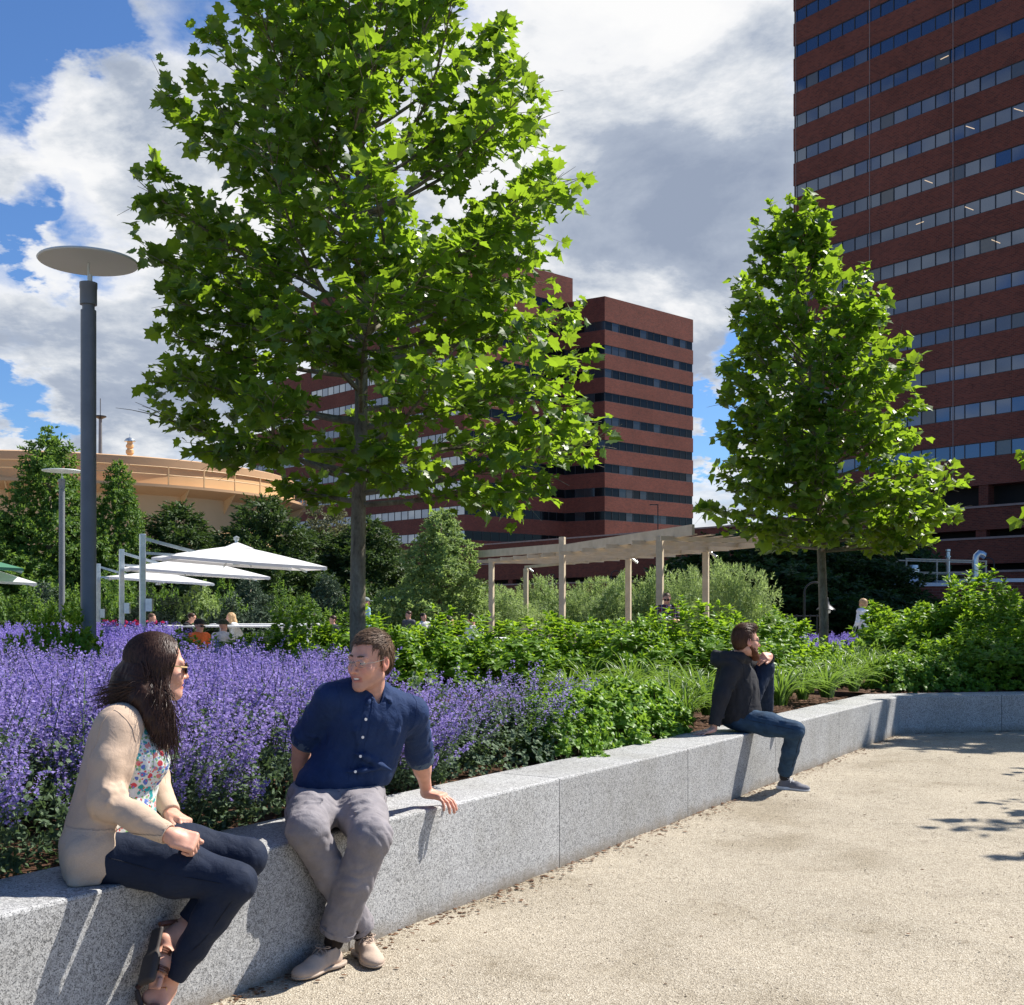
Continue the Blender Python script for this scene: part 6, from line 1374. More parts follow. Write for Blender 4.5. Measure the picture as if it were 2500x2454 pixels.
    # rolled cuffs, lighter inside cloth
    for a, b, rr in ((shR, eR, .0655), (shL, eL, .0645)):
        u_ = unit(b-a); B = Body(); B.c(b-u_*.024, b+u_*.004, rr, rr-.001, .01); B.cut(b+u_*.010, u_, .1, .004); B.cut(b-u_*.036, -u_, .1, .004); B.c(b-u_*.06, b+u_*.06, .052, .050, .003, True); lay('rolled_cuff', B, M['cuff_blue'], shirt, .004, wrinkle(9, .0015, .03))
    # trousers
    B = Body()
    B.e(pel+V3(.005, -.01, -.01), (.180, .135, .115), basis((.5, -.86, 0)), .04)
    B.c(hipR+V3(0, 0, .005), hipL+V3(0, 0, .005), .108, .108, .05)
    B.chain([hipR, hipR+(knR-hipR)*.5, knR], [.112, .094, .080], .05); B.chain([hipL, hipL+(knL-hipL)*.5, knL], [.112, .094, .082], .05)
    hmR = anR+(knR-anR)*.02+V3(0, .0, .0); hmL = anL+(knL-anL)*.06
    B.chain([knR+V3(0, .012, -.006), knR+(anR-knR)*.45, hmR], [.079, .068, .064], .025); B.chain([knL+V3(0, .01, -.006), knL+(anL-knL)*.45, hmL], [.081, .074, .074], .025)
    for kn, hp, an in ((knR, hipR, anR), (knL, hipL, anL)):                    # knee bag folds
        u_ = unit(an-kn); x = unit(np.cross(u_, hp-kn)); bk = unit(np.cross(u_, x)); bk = bk if np.dot(bk, hp-kn) > 0 else -bk
        for i, t in enumerate((.06, .15, .25, .36)):
            c0 = kn+u_*t*.5; P_ = [c0+x*.07*s+bk*(.02+.03*abs(s))*1+u_*(.02*s*(1 if i % 2 else -1))-bk*.055*(1-abs(s)) for s in (-1, -.5, 0, .5, 1)]; B.chain(P_[:3] if i % 2 else P_[2:], [.004, .009, .004], .014)
        w3 = unit(hp-kn)
        for i in range(5):
            c0 = kn+w3*(.07+.07*i)+V3(0, 0, .083+.004*i); a_ = .5 if i % 2 else -.4; B.chain([c0-x*.06+w3*.03*a_-V3(0, 0, .02), c0, c0+x*.06-w3*.04*a_-V3(0, 0, .022)], [.003, .007, .003], .02)
    u1_, u2_ = anR-knR, anL-knL
    B.cut(hmR, u1_, .11, .003); B.cut(hmL, u2_, .11, .003); B.c(hmR-unit(u1_)*.03, hmR+unit(u1_)*.1, .056, .056, .002, True); B.c(hmL-unit(u2_)*.03, hmL+unit(u2_)*.1, .066, .066, .002, True)
    B.cut(pel+V3(0, 0, .060), (0.03, -.06, 1), .27, .006)
    tr = lay('trousers', B, M['grey_chino'], th, .0050, wrinkle(6, .0035, .075, 6, (.2, .7, -.7), 1.7))
    fq = unit((.45, -.88, 0)); lq = V3(.88, .45, 0)
    seam(tr, [pel+fq*.13+V3(.0, 0, .055), pel+fq*.135+V3(0, 0, .0), pel+fq*.12-V3(0, 0, .05)], .0016, M['grey_seam'], 'fly')
    seam(tr, [pel+lq*s+fq*(.14-abs(s)*.4)+V3(0, 0, .026) for s in (-.17, -.10, -.03, .03, .10, .17)], .0013, M['grey_seam'], 'waistband')
    for hp_, kn_, an_, s in ((hipR, knR, anR, -1), (hipL, knL, anL, 1)):
        seam(tr, [hp_+lq*s*.10+V3(0, 0, .03), (hp_+kn_)/2+lq*s*.09+V3(0, 0, .02), kn_+lq*s*.08, (kn_+an_)/2+lq*s*.07, an_+lq*s*.06+V3(0, 0, .05)], .0014, M['grey_seam'])
        seam(tr, [hp_+lq*s*.03+fq*.05+V3(0, 0, .10), hp_+lq*s*.08+fq*.07+V3(0, 0, .07)], .0016, M['grey_seam'], 'pocket_edge', 10)
    fr2 = unit((.5, -.86, 0))
    for sh_, s in ((shR, -1), (shL, 1)):
        sd_ = V3(.86, .5, 0)*s
        seam(shirt, [sh_-sd_*.015+V3(0, 0, .06), sh_-sd_*.010+fr2*.05+V3(0, 0, .02), sh_-sd_*.02+fr2*.07-V3(0, 0, .05), sh_-sd_*.03+fr2*.04-V3(0, 0, .10)], .0018, M['navy_shirt'])
    for b, u_, rr in ((hmR, unit(u1_), .0655), (hmL, unit(u2_), .0755)):
        mb = MB(); x = unit(np.cross(u_, (0, 0, 1))); y = np.cross(u_, x); a = np.linspace(0, 2*math.pi, 25); mb.tube([b-u_*.024+(x*math.cos(t)+y*math.sin(t))*rr for t in a], .0016, 5, caps=False); mb.build('hem', M['grey_chino'], tr, smooth=True)
    for an, kn in ((anR, knR), (anL, knL)):
        B = Body(); B.c(an+V3(0, 0, -.01), an+(kn-an)*.22, .040, .042, .01); lay('sock', B, cloth('sock_brown', (.018, .012, .010)), th, .006)
    shoe(th, 'shoe', V3(-.705, 4.74, .002), V3(-.845, 4.505, .002), (0, 0, 1), .046, .085, M['shoe_tan'], M['sole_tan'], M['shoe_tan'])
    shoe(th, 'shoe', V3(-.635, 4.90, .002), V3(-.545, 4.655, .002), (0, 0, 1), .046, .085, M['shoe_tan'], M['sole_tan'], M['shoe_tan'])
    return th
man_blue()
# ------------------------------------------------------------------ woman in the cardigan
def woman():
    th = person('person', 'long haired woman in beige cardigan, sunglasses and navy trousers sitting at the left')
    pel = V3(-1.43, 4.05, .615); hipR = V3(-1.395, 3.985, .602); hipL = V3(-1.42, 4.13, .605)
    knR = V3(-.925, 3.895, .528); knL = V3(-.945, 4.15, .560); anR = V3(-1.188, 3.975, .150); anL = V3(-1.158, 4.06, .325)
    shR = V3(-1.378, 4.005, 1.038); shL = V3(-1.315, 4.25, 1.045); elR = V3(-1.372, 3.905, .800); wrR = V3(-1.128, 3.835, .698)
    elL = V3(-1.35, 4.37, .81); wrL = V3(-1.235, 4.21, .70)
    waist = V3(-1.415, 4.07, .75); chest = V3(-1.375, 4.09, .93); neck = V3(-1.335, 4.15, 1.105)
    H = V3(-1.280, 4.195, 1.238); f = basis((.86, .50, -.06)); sc = .97
    ft = unit((.90, .43, 0)); lt = unit((.43, -.90, 0)); bt_ = np.array([lt, ft, V3(0, 0, 1)])
    B = Body()
    B.chain([pel, waist, chest, chest+V3(0, 0, .06)], [.09, .08, .09, .08], .06); B.c(shR+V3(0, .03, -.02), shL-V3(0, .03, .02), .045, .045, .05)
    B.c(neck-V3(.0, 0, .05), H+V3(-.02, -.01, -.05), .047, .044, .03)
    B.chain([shR, elR, wrR], [.036, .034, .024], .02); B.chain([shL, elL, wrL], [.034, .032, .022], .02)
    B.chain([hipR, knR, anR], [.065, .045, .030], .03); B.chain([hipL, knL, anL], [.065, .045, .030], .03)
    g = head_prims(B, H, f, sc, nose=.9, fem=True)
    hand(B, wrR+V3(.002, 0, -.004), V3(.93, .16, -.30), V3(-.05, -.72, .70), .92, (1.1, 1.25, 1.25, 1.2), (.25, .35), side=-1, spread=.03, tcurl=.9)
    hand(B, wrL, V3(.75, -.55, -.2), V3(0, .3, 1), .88, (.5, .6, .6, .7), (.5, .2), side=1)
    # feet hang toes-down
    hR, tR = V3(-1.245, 3.955, .150), V3(-1.165, 3.865, .012); hL, tL = V3(-1.195, 4.005, .335), V3(-1.195, 3.875, .190)
    for an, h_, t_ in ((anR, hR, tR), (anL, hL, tL)):
        d = unit(t_-h_); B.c(an, h_+d*.03, .030, .026, .02); B.c(an+(t_-an)*.1, h_+(t_-h_)*.62, .028, .026, .03); B.c(h_+(t_-h_)*.55, t_-d*.02, .030, .024, .03)
        s_ = unit(np.cross(d, an-h_))
        for i in range(5): q = t_-d*.012+s_*(.026-.0125*i); B.c(q, q+d*(.026-.003*i), .0100-.0009*i, .0085-.0008*i, .003)
    lay('body', B, M['skin'], th, .0042, None, face_colors(H, f, sc, SKIN*1.06))
    head_bits(th, H, f, sc, g, M['hair_dark'], True, .0035)
    # sandals
    for k_, (an, h_, t_) in enumerate(((anR, hR, tR), (anL, hL, tL))):
        d = unit(t_-h_); nrm = unit((an-h_)-d*np.dot(an-h_, d)); s_ = np.cross(d, nrm); Bm = np.array([s_, d, nrm]); c0 = (h_+t_)/2-nrm*.034
        B = Body(); B.box(c0, (.022, .088, .001), Bm, .006, .01); B.box(c0+d*.055, (.028, .040, .001), Bm, .006, .03); sd = lay('sandal', B, M['sole_dark'], th, .004)
        mb = MB(); a = np.linspace(-.35, math.pi+.35, 15)
        for off_, rr, z0 in ((.72, .040, .0), (.50, .039, .004)):
            c_ = h_+(t_-h_)*off_-nrm*.010
            P_ = [c_+s_*rr*math.cos(t)+nrm*(rr*1.02*math.sin(t))+d*(.012*math.cos(t)*(1 if off_ > .6 else -1)) for t in a]
            for q in (-.008, 0, .008): mb.tube([p+d*q for p in P_], .0048, 6)
        ax = unit(an-h_); u_ = unit((knR if k_ == 0 else knL)-an); x = unit(np.cross(u_, d)); y = np.cross(u_, x); a = np.linspace(0, 2*math.pi, 21)
        for q in (-.007, .0, .007): mb.tube([an+u_*(.004+q)+(x*math.cos(t)+y*math.sin(t))*.0345 for t in a], .0045, 6, caps=False)
        mb.tube([h_-nrm*.03-d*.012, h_-d*.030, an-d*.033+u_*.0], .010, 6); mb.build('strap', M['leather'], sd, smooth=True)
        mb = MB(); bp = an+u_*.004+unit(V3(.1, -1, 0))*.040; a = np.linspace(0, 2*math.pi, 5); mb.tube([bp+V3(1, 0, 0)*.013*math.cos(t)+V3(0, 0, 1)*.013*math.sin(t) for t in a+.785], .0018, 5, caps=False); mb.build('buckle', M['brass'], sd)
    # floral blouse
    B = Body()
    B.e(chest+ft*.015+V3(0, 0, -.01), (.135, .118, .150), bt_, .05)
    for s in (-1, 1): B.e(chest+ft*.085+lt*.058*s+V3(0, 0, -.022), (.062, .062, .064), bt_, .06)
    B.e(waist+ft*.030+V3(0, 0, .0), (.135, .125, .11), bt_, .08); B.e(pel+ft*.03+V3(0, 0, .055), (.155, .145, .07), bt_, .06)
    B.c(shR+V3(.02, .04, .0), shL+V3(.0, -.04, .0), .06, .06, .05); B.c(neck+V3(0, 0, -.03), neck, .066, .056, .03)
    for z, o1, o2 in ((.86, .11, -.02), (.80, .10, .03), (.73, .11, -.03), (.69, .12, .02)):
        c0 = V3(*(waist[:2]), z)+ft*.130; B.chain([c0+lt*.09-ft*.03, c0+lt*.02+V3(0, 0, o2), c0-lt*.05], [.004, .010, .004], .02)
    B.cut(pel+V3(0, 0, .010), (0, 0, -1), .26, .004); B.c(neck+ft*.02-V3(0, 0, .05), neck+ft*.05+V3(0, 0, .06), .045, .07, .006, True)
    lay('blouse', B, M['floral'], th, .0048, wrinkle(15, .003, .06, 6, (.2, 0, 1), 1.5))
    # cardigan, open at the front
    B = Body()
    B.e(chest-ft*.004+V3(0, 0, .0), (.156, .120, .175), bt_, .05); B.e(waist-ft*.0, (.150, .118, .15), bt_, .10); B.e(pel+V3(.0, 0, .04)-ft*.0, (.172, .122, .115), bt_, .08)
    B.e(pel+V3(.0, 0, -.02)-ft*.0, (.174, .125, .085), bt_, .05); B.c(shR+V3(.02, .04, .005), shL+V3(.0, -.04, .005), .068, .066, .05); B.c(neck+V3(0, 0, -.03)-ft*.02, neck+V3(0, 0, .004)-ft*.012, .074, .062, .03)
    B.box(pel-ft*.015+V3(0, 0, -.035), (.130, .072, .045), bt_, .040, .05)
    B.c(pel+lt*.12-ft*.06+V3(0, 0, .0), pel+lt*.125+ft*.035+V3(0, 0, -.055), .045, .035, .05)
    # front opening
    edge_n = unit(ft*1.0+V3(0, 0, .34)*-1.0)
    B.box(waist+ft*.225+lt*(-.02)+V3(0, 0, .11), (.20, .155, .42), np.array([lt, unit(ft-V3(0, 0, .30)), unit(V3(0, 0, 1)+ft*.30)]), .01, .012, True)
    B.cut(pel+V3(0, 0, -.092), (0, .0, -1), .3, .006)
    B.c(neck+ft*.03-V3(0, 0, .04), neck+ft*.03+V3(0, 0, .08), .052, .062, .006, True)
    # sleeves
    B2u = unit(wrR-elR); cuf = wrR-B2u*.012
    B.chain([shR+V3(.0, .01, -.004), shR+(elR-shR)*.5, elR], [.066, .058, .053], .035); B.chain([elR, elR+(wrR-elR)*.5, cuf], [.053, .045, .034], .03)
    B.chain([shL+V3(.0, -.01, -.004), elL, wrL-unit(wrL-elL)*.012], [.062, .050, .034], .035)
    up_ = unit(shR-elR)
    for i in range(5):                                             # elbow crease fan
        dirv = unit(up_*math.cos(.25+.33*i)+B2u*math.sin(.25+.33*i)); side = unit(np.cross(up_, B2u)); q0 = elR+unit(up_+B2u)*.028
        B.chain([q0-side*.035+dirv*.03, q0+dirv*.045-side*.0+unit(np.cross(side, dirv))*0-V3(0, .012, 0), q0+side*.035+dirv*.04], [.003, .0075, .003], .014)
        B.chain([elR+dirv*.055-side*.046, elR+dirv*.035-side*.050+B2u*.01, elR+dirv*.02-side*.045], [.003, .006, .003], .014)
    B.cut(cuf, B2u, .07, .003); B.c(cuf-B2u*.03, cuf+B2u*.05, .029, .029, .002, True); B.cut(wrL-unit(wrL-elL)*.012, unit(wrL-elL), .07, .003)
    cd = lay('cardigan', B, M['tan_knit'], th, .0048, wrinkle(16, .0022, .09, 5, (.1, .2, 1), 1.6))
    mb = MB(); x = unit(np.cross(B2u, (0, 0, 1))); y = np.cross(B2u, x); a = np.linspace(0, 2*math.pi, 25); mb.tube([cuf-B2u*.002+(x*math.cos(t)+y*math.sin(t))*.0325 for t in a], .0028, 6, caps=False)
    mb.build('cuff_edge', M['rib_knit'], cd, smooth=True)
    seam(cd, [shR+V3(.0, .06, .06), shR+lt*.02+V3(-.0, 0, .06), shR+lt*.045-ft*.05+V3(0, 0, .02), shR+lt*.05-ft*.065-V3(0, 0, .06), shR+lt*.04-ft*.05-V3(0, 0, .13)], .0016, M['tan_knit'])
    seam(cd, [shR+lt*.02+V3(0, 0, .06), shR+lt*.05+ft*.055+V3(0, 0, .0), shR+lt*.045+ft*.06-V3(0, 0, .09)], .0016, M['tan_knit'])
    seam(cd, [pel+lt*.17-ft*.12+V3(0, 0, .085), pel+lt*.19+V3(0, 0, .085), pel+lt*.17+ft*.08+V3(0, 0, .08)], .0020, M['tan_knit'], 'hem_seam')
    seam(cd, [pel+lt*.19-ft*.02+V3(0, 0, .085), pel+lt*.19-ft*.025-V3(0, 0, .0), pel+lt*.18-ft*.03-V3(0, 0, .08)], .0014, M['tan_knit'], 'hem_seam', 12)
    # patch pocket with a ribbed knit
    me = cd.data; vv = np.zeros(len(me.vertices)*3); me.vertices.foreach_get('co', vv); vv = vv.reshape(-1, 3); nn = np.zeros_like(vv).ravel(); me.vertices.foreach_get('normal', nn); nn = nn.reshape(-1, 3)
    fs_ = np.array([p.vertices[:] for p in me.polygons]); cc = vv[fs_].mean(1)
    sel = ((cc@lt) > (pel@lt)+.02) & (cc[:, 2] < .705) & (nn[fs_[:, 0]]@lt > -.1)
    fsel = fs_[sel]; ids = np.unique(fsel); rem = np.full(len(vv), -1); rem[ids] = np.arange(len(ids))
    if len(ids): add('hem_pocket', mesh_np('hem_pocket', vv[ids]+nn[ids]*.0028, rem[fsel], M['rib_knit'], True), cd)
    # trousers
    B = Body()
    B.e(pel+V3(0, 0, -.005), (.160, .135, .098), bt_, .04); B.c(hipR, hipL, .095, .095, .05)
    B.chain([hipR, hipR+(knR-hipR)*.55+V3(0, 0, .004), knR], [.100, .086, .067], .05); B.chain([hipL, hipL+(knL-hipL)*.55+V3(0, 0, .004), knL], [.100, .086, .067], .05)
    hmR = anR+(knR-anR)*.13; hmL = anL+(knL-anL)*.10
    for kn, an, hm, hp in ((knR, anR, hmR, hipR), (knL, anL, hmL, hipL)):
        u_ = unit(an-kn); x = unit(np.cross(u_, hp-kn)); bk = unit(unit(hp-kn)+u_)
        B.chain([kn+V3(-.006, 0, -.004), kn+(an-kn)*.33+bk*.012, kn+(an-kn)*.62, hm], [.066, .061, .050, .043], .02)
        for i in range(5):
            dv = unit(unit(hp-kn)*math.cos(.15+.32*i)+u_*math.sin(.15+.32*i)); B.chain([kn+dv*.075-x*.052, kn+dv*.060+bk*.006-x*.030, kn+dv*.055+bk*.012], [.003, .006, .003], .012); B.chain([kn+dv*.075+x*.052, kn+dv*.060+bk*.006+x*.030], [.003, .006], .012)
        B.cut(hm, u_, .08, .003); B.c(hm-u_*.03, hm+u_*.06, .036, .036, .002, True)
    B.cut(hmR-V3(0, .03, 0), (0, 0, 0.001), .0001)
    nt_ = lay('trousers', B, M['navy_trouser'], th, .0048, wrinkle(17, .0022, .10, 5, (1, 0, -.4), 1.6))
    seam(nt_, [hipR+lt*.10+V3(0, 0, .01), (hipR+knR)/2+lt*.09, knR+lt*.07, (knR+anR)/2+lt*.06, anR+lt*.045+V3(0, 0, .07)], .0014, M['navy_seam'])
    # hair: soft mass plus flowing locks
    px = lambda x, y, Y: W(150+x*.3676, 1500+y*.3676, Y)
    B = Body(); B.e(g(0, -.018, .034), np.array((.079, .099, .084)), f, .01); B.e(g(0, -.050, -.03), np.array((.070, .050, .075)), f, .02)
    B.chain([g(.058, -.035, .02), px(545, 430, 4.12), px(560, 560, 4.08), px(610, 680, 4.06)], [.034, .046, .040, .032], .04)
    B.chain([g(.0, -.07, .0), px(430, 420, 4.16), px(400, 500, 4.13), px(380, 560, 4.10)], [.045, .042, .034, .022], .04)
    B.chain([px(500, 430, 4.15), px(500, 560, 4.10)], [.045, .036], .05); B.chain([px(610, 680, 4.06), px(655, 760, 4.06), px(690, 820, 4.07)], [.040, .034, .018], .03)
    B.chain([g(-.060, -.03, .02), g(-.075, -.02, -.10), g(-.07, .0, -.20)], [.03, .045, .03], .03)
    B.box(g(0, .135, -.02), np.array((.10, .090, .115)), f, .0, .015, True); B.box(g(.10, .075, -.045), np.array((.030, .040, .055)), f, 0, .01, True); B.e(g(.098, -.008, -.005), np.array((.022, .016, .028)), f, .01, sub=True)
    hr = lay('hair', B, M['hair_dark'], th, .0045, wrinkle(18, .0016, .03, 6, (.15, 0, 1), 5))
    r = np.random.default_rng(19); n = 4200; S_ = 12
    d0 = rvec(r, n*3); L_ = d0; ok = (L_[:, 2] > -.25) & (L_[:, 1] < .55) & ~((np.abs(L_[:, 0]) > .75) & (L_[:, 1] > .35)); d0 = d0[ok][:n]; n = len(d0)
    P0_ = H+((d0*np.array((.087, .107, .094))+np.array((0, -.020, .034)))@f)
    sgn = np.where(d0[:, 0] > -.12, 1, -1)
    frontw = np.clip((d0[:, 1]+.55)/1.0, 0, 1)
    ear = H+(np.stack([sgn*(.090+.0*frontw), -.060+.055*frontw, -.045+0*frontw], 1)@f)+r.normal(0, .010, (n, 3))
    fe = px(690, 845, 4.06)+r.normal(0, .028, (n, 3))*np.array([1, 1, 1.6]); be = px(380, 560, 4.12)+r.normal(0, .030, (n, 3))*np.array([1.5, 1, 1.0]); me_ = px(520, 640, 4.05)+r.normal(0, .030, (n, 3))
    w1 = frontw[:, None]; rnd = r.uniform(0, 1, n)[:, None]
    endp = np.where(w1+rnd*.5 > .72, fe, np.where(w1+rnd*.4 > .42, me_*.45+fe*.55+V3(0, 0, .03), be))
    left = sgn < 0; endp[left] = g(-.075, .02, -.26)+r.normal(0, .02, (left.sum(), 3)); 
    side = H+norm(np.where(sgn[:, None] > 0, f[0], -f[0])*.8+(P0_-H)*4)*0+0
    mid1 = (P0_+ear)/2; mid1 = H+norm(mid1-H)*.114
    mid2 = ear*.5+endp*.5+np.where(sgn[:, None] > 0, lt*.018, -lt*.018)+r.normal(0, .010, (n, 3))
    C_ = np.stack([P0_, mid1, ear, mid2, endp], 1); tt = np.linspace(0, 4, S_); paths = []
    for t in tt:
        i = min(int(t), 3); q = t-i; p0, p1, p2, p3 = C_[:, max(i-1, 0)], C_[:, i], C_[:, i+1], C_[:, min(i+2, 4)]
        paths.append(.5*((2*p1)+(-p0+p2)*q+(2*p0-5*p1+4*p2-p3)*q*q+(-p0+3*p1-3*p2+p3)*q**3))
    paths = np.stack(paths, 1); ph = r.uniform(0, 6.28, n)[:, None]; am = np.linspace(0, 1, S_)[None]**1.5*.011
    paths[..., 0] += np.sin(np.linspace(0, 9, S_)[None]+ph)*am; paths[..., 2] += np.cos(np.linspace(0, 7, S_)[None]+ph)*am*.3; paths[..., 1] += np.sin(np.linspace(0, 8, S_)[None]+ph*2)*am*.8
    ribbons('hair_locks', paths, r.uniform(.0012, .0027, n), M['hair_dark'], hr, H-V3(0, 0, .03), r)
    glasses(th, g, sc, M['lens_dark'], M['lens_dark'], True, 'sunglasses', h=.021, w_=.027, y=.102, thick=.0025, arm_m=M['wood_frame'], arm_t=.0026, arm_end=(-.012, .010))
    return th
woman()
# ------------------------------------------------------------------ bearded man in the hooded jacket
def man_beard():
    th = person('person', 'bearded man in charcoal hooded jacket and jeans sitting with one knee raised on the wall')
    pel = V3(1.80, 9.27, .585); hipR = V3(1.83, 9.19, .57); hipL = V3(1.84, 9.34, .575)
    knR = V3(2.205, 9.02, .500); anR = V3(2.180, 9.27, .125); knL = V3(2.065, 9.46, .965); anL = V3(2.13, 9.70, .575)
    shR = V3(1.735, 9.13, .985); shL = V3(1.82, 9.42, .995); elR = V3(1.635, 9.06, .765); wrR = V3(1.570, 9.03, .525)
    elL = V3(2.09, 9.56, .965); wrL = V3(2.085, 9.40, 1.060)
    waist = V3(1.79, 9.28, .71); chest = V3(1.785, 9.28, .88); neck = V3(1.795, 9.24, 1.055)
    H = V3(1.850, 9.16, 1.190); f = basis((.96, .26, -.03)); sc = 1.03
    ft = unit((.93, .36, 0)); lt = unit((.36, -.93, 0)); bt_ = np.array([lt, ft, V3(0, 0, 1)])
    B = Body()
    B.chain([pel, waist, chest], [.10, .10, .11], .06); B.c(shR, shL, .05, .05, .05); B.c(neck-V3(0, 0, .04), H+V3(-.025, -.005, -.05), .058, .054, .03)
    B.chain([shR, elR, wrR], [.04, .038, .027], .02); B.chain([shL, elL, wrL], [.04, .038, .027], .02)
    B.chain([hipR, knR, anR], [.07, .05, .036], .03); B.chain([hipL, knL, anL], [.07, .05, .036], .03)
    g = head_prims(B, H, f, sc, nose=1.05, smile=False)
    hand(B, wrR+V3(-.004, -.004, -.022), V3(-.86, -.48, -.16), V3(-.1, -.05, 1), 1.0, (.06, .05, .06, .08), (.85, .1), side=1, spread=.13)
    hand(B, wrL+V3(0, 0, 0), V3(-.60, -.78, -.02), V3(.50, -.40, .55), 1.0, (.55, .75, .95, 1.1), (.5, .05), side=-1, spread=.05)
    lay('body', B, M['skin'], th, .0050, None, face_colors(H, f, sc, SKIN*1.03))
    head_bits(th, H, f, sc, g, M['hair_auburn'], False)
    short_hair(th, H, f, sc, M['hair_auburn'], 23, 1500, .018, .070, comb=(.1, -1, .35), ln=.06, quiff=.012, temple=-.01)
    B = Body()                                                     # full beard
    for s in (-1, 1): B.c(g(s*.062, .012, -.045), g(s*.045, .050, -.085), .017, .022, .02); B.c(g(s*.045, .050, -.085), g(0, .080, -.115), .022, .026, .02); B.c(g(s*.028, .078, -.062), g(0, .092, -.053), .0095, .009, .006)
    B.e(g(0, .082, -.118), (.034, .030, .034), f, .02); B.e(g(0, .096, -.0665), (.018, .014, .0045), f, .003, True)
    lay('beard', B, M['beard'], th, .004, wrinkle(24, .0035, .014, 6))
    glasses(th, g, sc, M['dark_metal'], M['lens_clear'], True, h=.014, w_=.0245, y=.101, thick=.0018, arm_t=.0017)
    # jacket
    B = Body(); u1_ = unit(wrR-elR); cR = wrR-u1_*.010; u2_ = unit(wrL-elL); cL = wrL-u2_*.008
    B.e(chest+V3(0, 0, 0), (.175, .145, .19), bt_, .05); B.e(waist, (.175, .150, .16), bt_, .12); B.e(pel+V3(-.0, 0, .02), (.185, .160, .135), bt_, .08); B.c(pel+ft*.10+lt*.06+V3(0, 0, .02), chest+ft*.09+lt*.03, .075, .07, .08)
    B.c(shR+V3(.02, .05, -.0), shL+V3(-.02, -.05, .0), .083, .08, .05); B.c(neck+V3(0, 0, -.03), neck+V3(0, 0, .012), .088, .072, .03)
    B.chain([shR, elR, cR], [.078, .062, .047], .04); B.chain([shL, elL, cL], [.072, .060, .048], .04)
    # hood lying on the back of the shoulders
    hb = neck-ft*.125+V3(0, 0, .0); B.e(hb+V3(0, 0, -.025), (.135, .095, .062), bt_, .02)
    B.chain([neck+lt*.09+V3(0, 0, -.015)+ft*.05, neck+lt*.12-ft*.04+V3(0, 0, .010), hb+lt*.07-ft*.03+V3(0, 0, .025), hb-lt*.07-ft*.03+V3(0, 0, .025), neck-lt*.12-ft*.04+V3(0, 0, .010)], [.026, .036, .034, .034, .034], .02)
    B.c(neck+ft*.075+lt*.03+V3(0, 0, -.02), neck+ft*.06+lt*.05+V3(0, 0, .025), .025, .018, .02)
    for a, b, rr in ((shR, elR, .070), (elR, cR, .054)):
        u_ = unit(b-a); x = unit(np.cross(u_, (0, 1, 0))); y = np.cross(u_, x); r = np.random.default_rng(3)
        for i in range(4): th0 = r.uniform(3.0, 6.0); B.chain([a+(b-a)*(.2+.2*i+.03*j)+(x*math.cos(th0+j*.55)+y*math.sin(th0+j*.55))*rr for j in range(4)], [.004, .009, .009, .004], .014)
    B.cut(pel+V3(0, 0, -.050), (.04, 0, -1), .3, .006); B.cut(cR, u1_, .09, .003); B.cut(cL, u2_, .08, .003); B.c(cR-u1_*.03, cR+u1_*.06, .038, .038, .002, True); B.c(cL-u2_*.03, cL+u2_*.06, .039, .039, .002, True)
    B.c(neck+ft*.01-V3(0, 0, .02), neck+ft*.02+V3(0, 0, .10), .058, .066, .004, True)
    B.box(pel+ft*.245+V3(0, 0, .16), (.3, .105, .20), bt_, 0, .01, True)
    jk = lay('jacket', B, M['charcoal'], th, .0060, wrinkle(25, .0040, .10, 6, (.1, 0, 1), 1.7))
    seam(jk, [shR+lt*.02+V3(0, 0, .08), shR+lt*.06+ft*.07+V3(0, 0, .0), shR+lt*.06+ft*.08-V3(0, 0, .12)], .0024, M['navy_seam'])
    seam(jk, [pel+lt*.18+ft*.03+V3(0, 0, .17), pel+lt*.19-ft*.03+V3(0, 0, .04)], .003, M['navy_seam'], 'pocket_edge', 12)
    mb = MB(); e_ = pel+ft*.137+lt*.09; mb.tube([e_+V3(0, 0, -.045), e_+V3(0, 0, .1), e_+V3(-.0, 0, .26), neck+ft*.085+lt*.055+V3(0, 0, -.01)], .0055, 6); mb.build('zip_edge', M['dark_metal'], jk, smooth=True)
    B = Body(); B.c(neck+V3(0, 0, -.05)+ft*.01, neck+V3(0, 0, .015)+ft*.01, .066, .060, .02); B.e(chest+ft*.05, (.12, .10, .16), bt_, .05); lay('shirt', B, cloth('dark_navy', (.010, .014, .03)), th, .007)
    # jeans
    B = Body(); B.e(pel+V3(0, 0, -.0), (.165, .145, .105), bt_, .04); u_ = unit(anR-knR); hm = anR+(knR-anR)*.03
    B.chain([hipR, hipR+(knR-hipR)*.5, knR], [.100, .088, .072], .05); B.chain([knR+V3(0, .01, -.006), knR+(anR-knR)*.45, hm], [.072, .066, .060], .02)
    x = unit(np.cross(u_, hipR-knR)); bk = unit(unit(hipR-knR)+u_)
    for i in range(5): dv = unit(unit(hipR-knR)*math.cos(.1+.33*i)+u_*math.sin(.1+.33*i)); B.chain([knR+dv*.085-x*.05, knR+dv*.07+bk*.006-x*.028, knR+dv*.06+bk*.014+x*.02], [.003, .008, .003], .014)
    B.cut(hm, u_, .09, .003); B.c(hm-u_*.03, hm+u_*.06, .050, .050, .002, True)
    jn = lay('jeans', B, M['denim'], th, .0060, wrinkle(26, .0030, .06, 6, (1, 0, -.6), 1.8))
    seam(jn, [hipR+lt*.11, (hipR+knR)/2+lt*.09, knR+lt*.08, (knR+anR)/2+lt*.07, anR+lt*.06], .0018, M['navy_seam'])
    B = Body(); hl = anL+(knL-anL)*.05; B.chain([hipL, knL], [.098, .074], .05); B.chain([knL, knL+(anL-knL)*.45, hl], [.074, .066, .058], .02); B.cut(hl, unit(anL-knL), .09, .003)
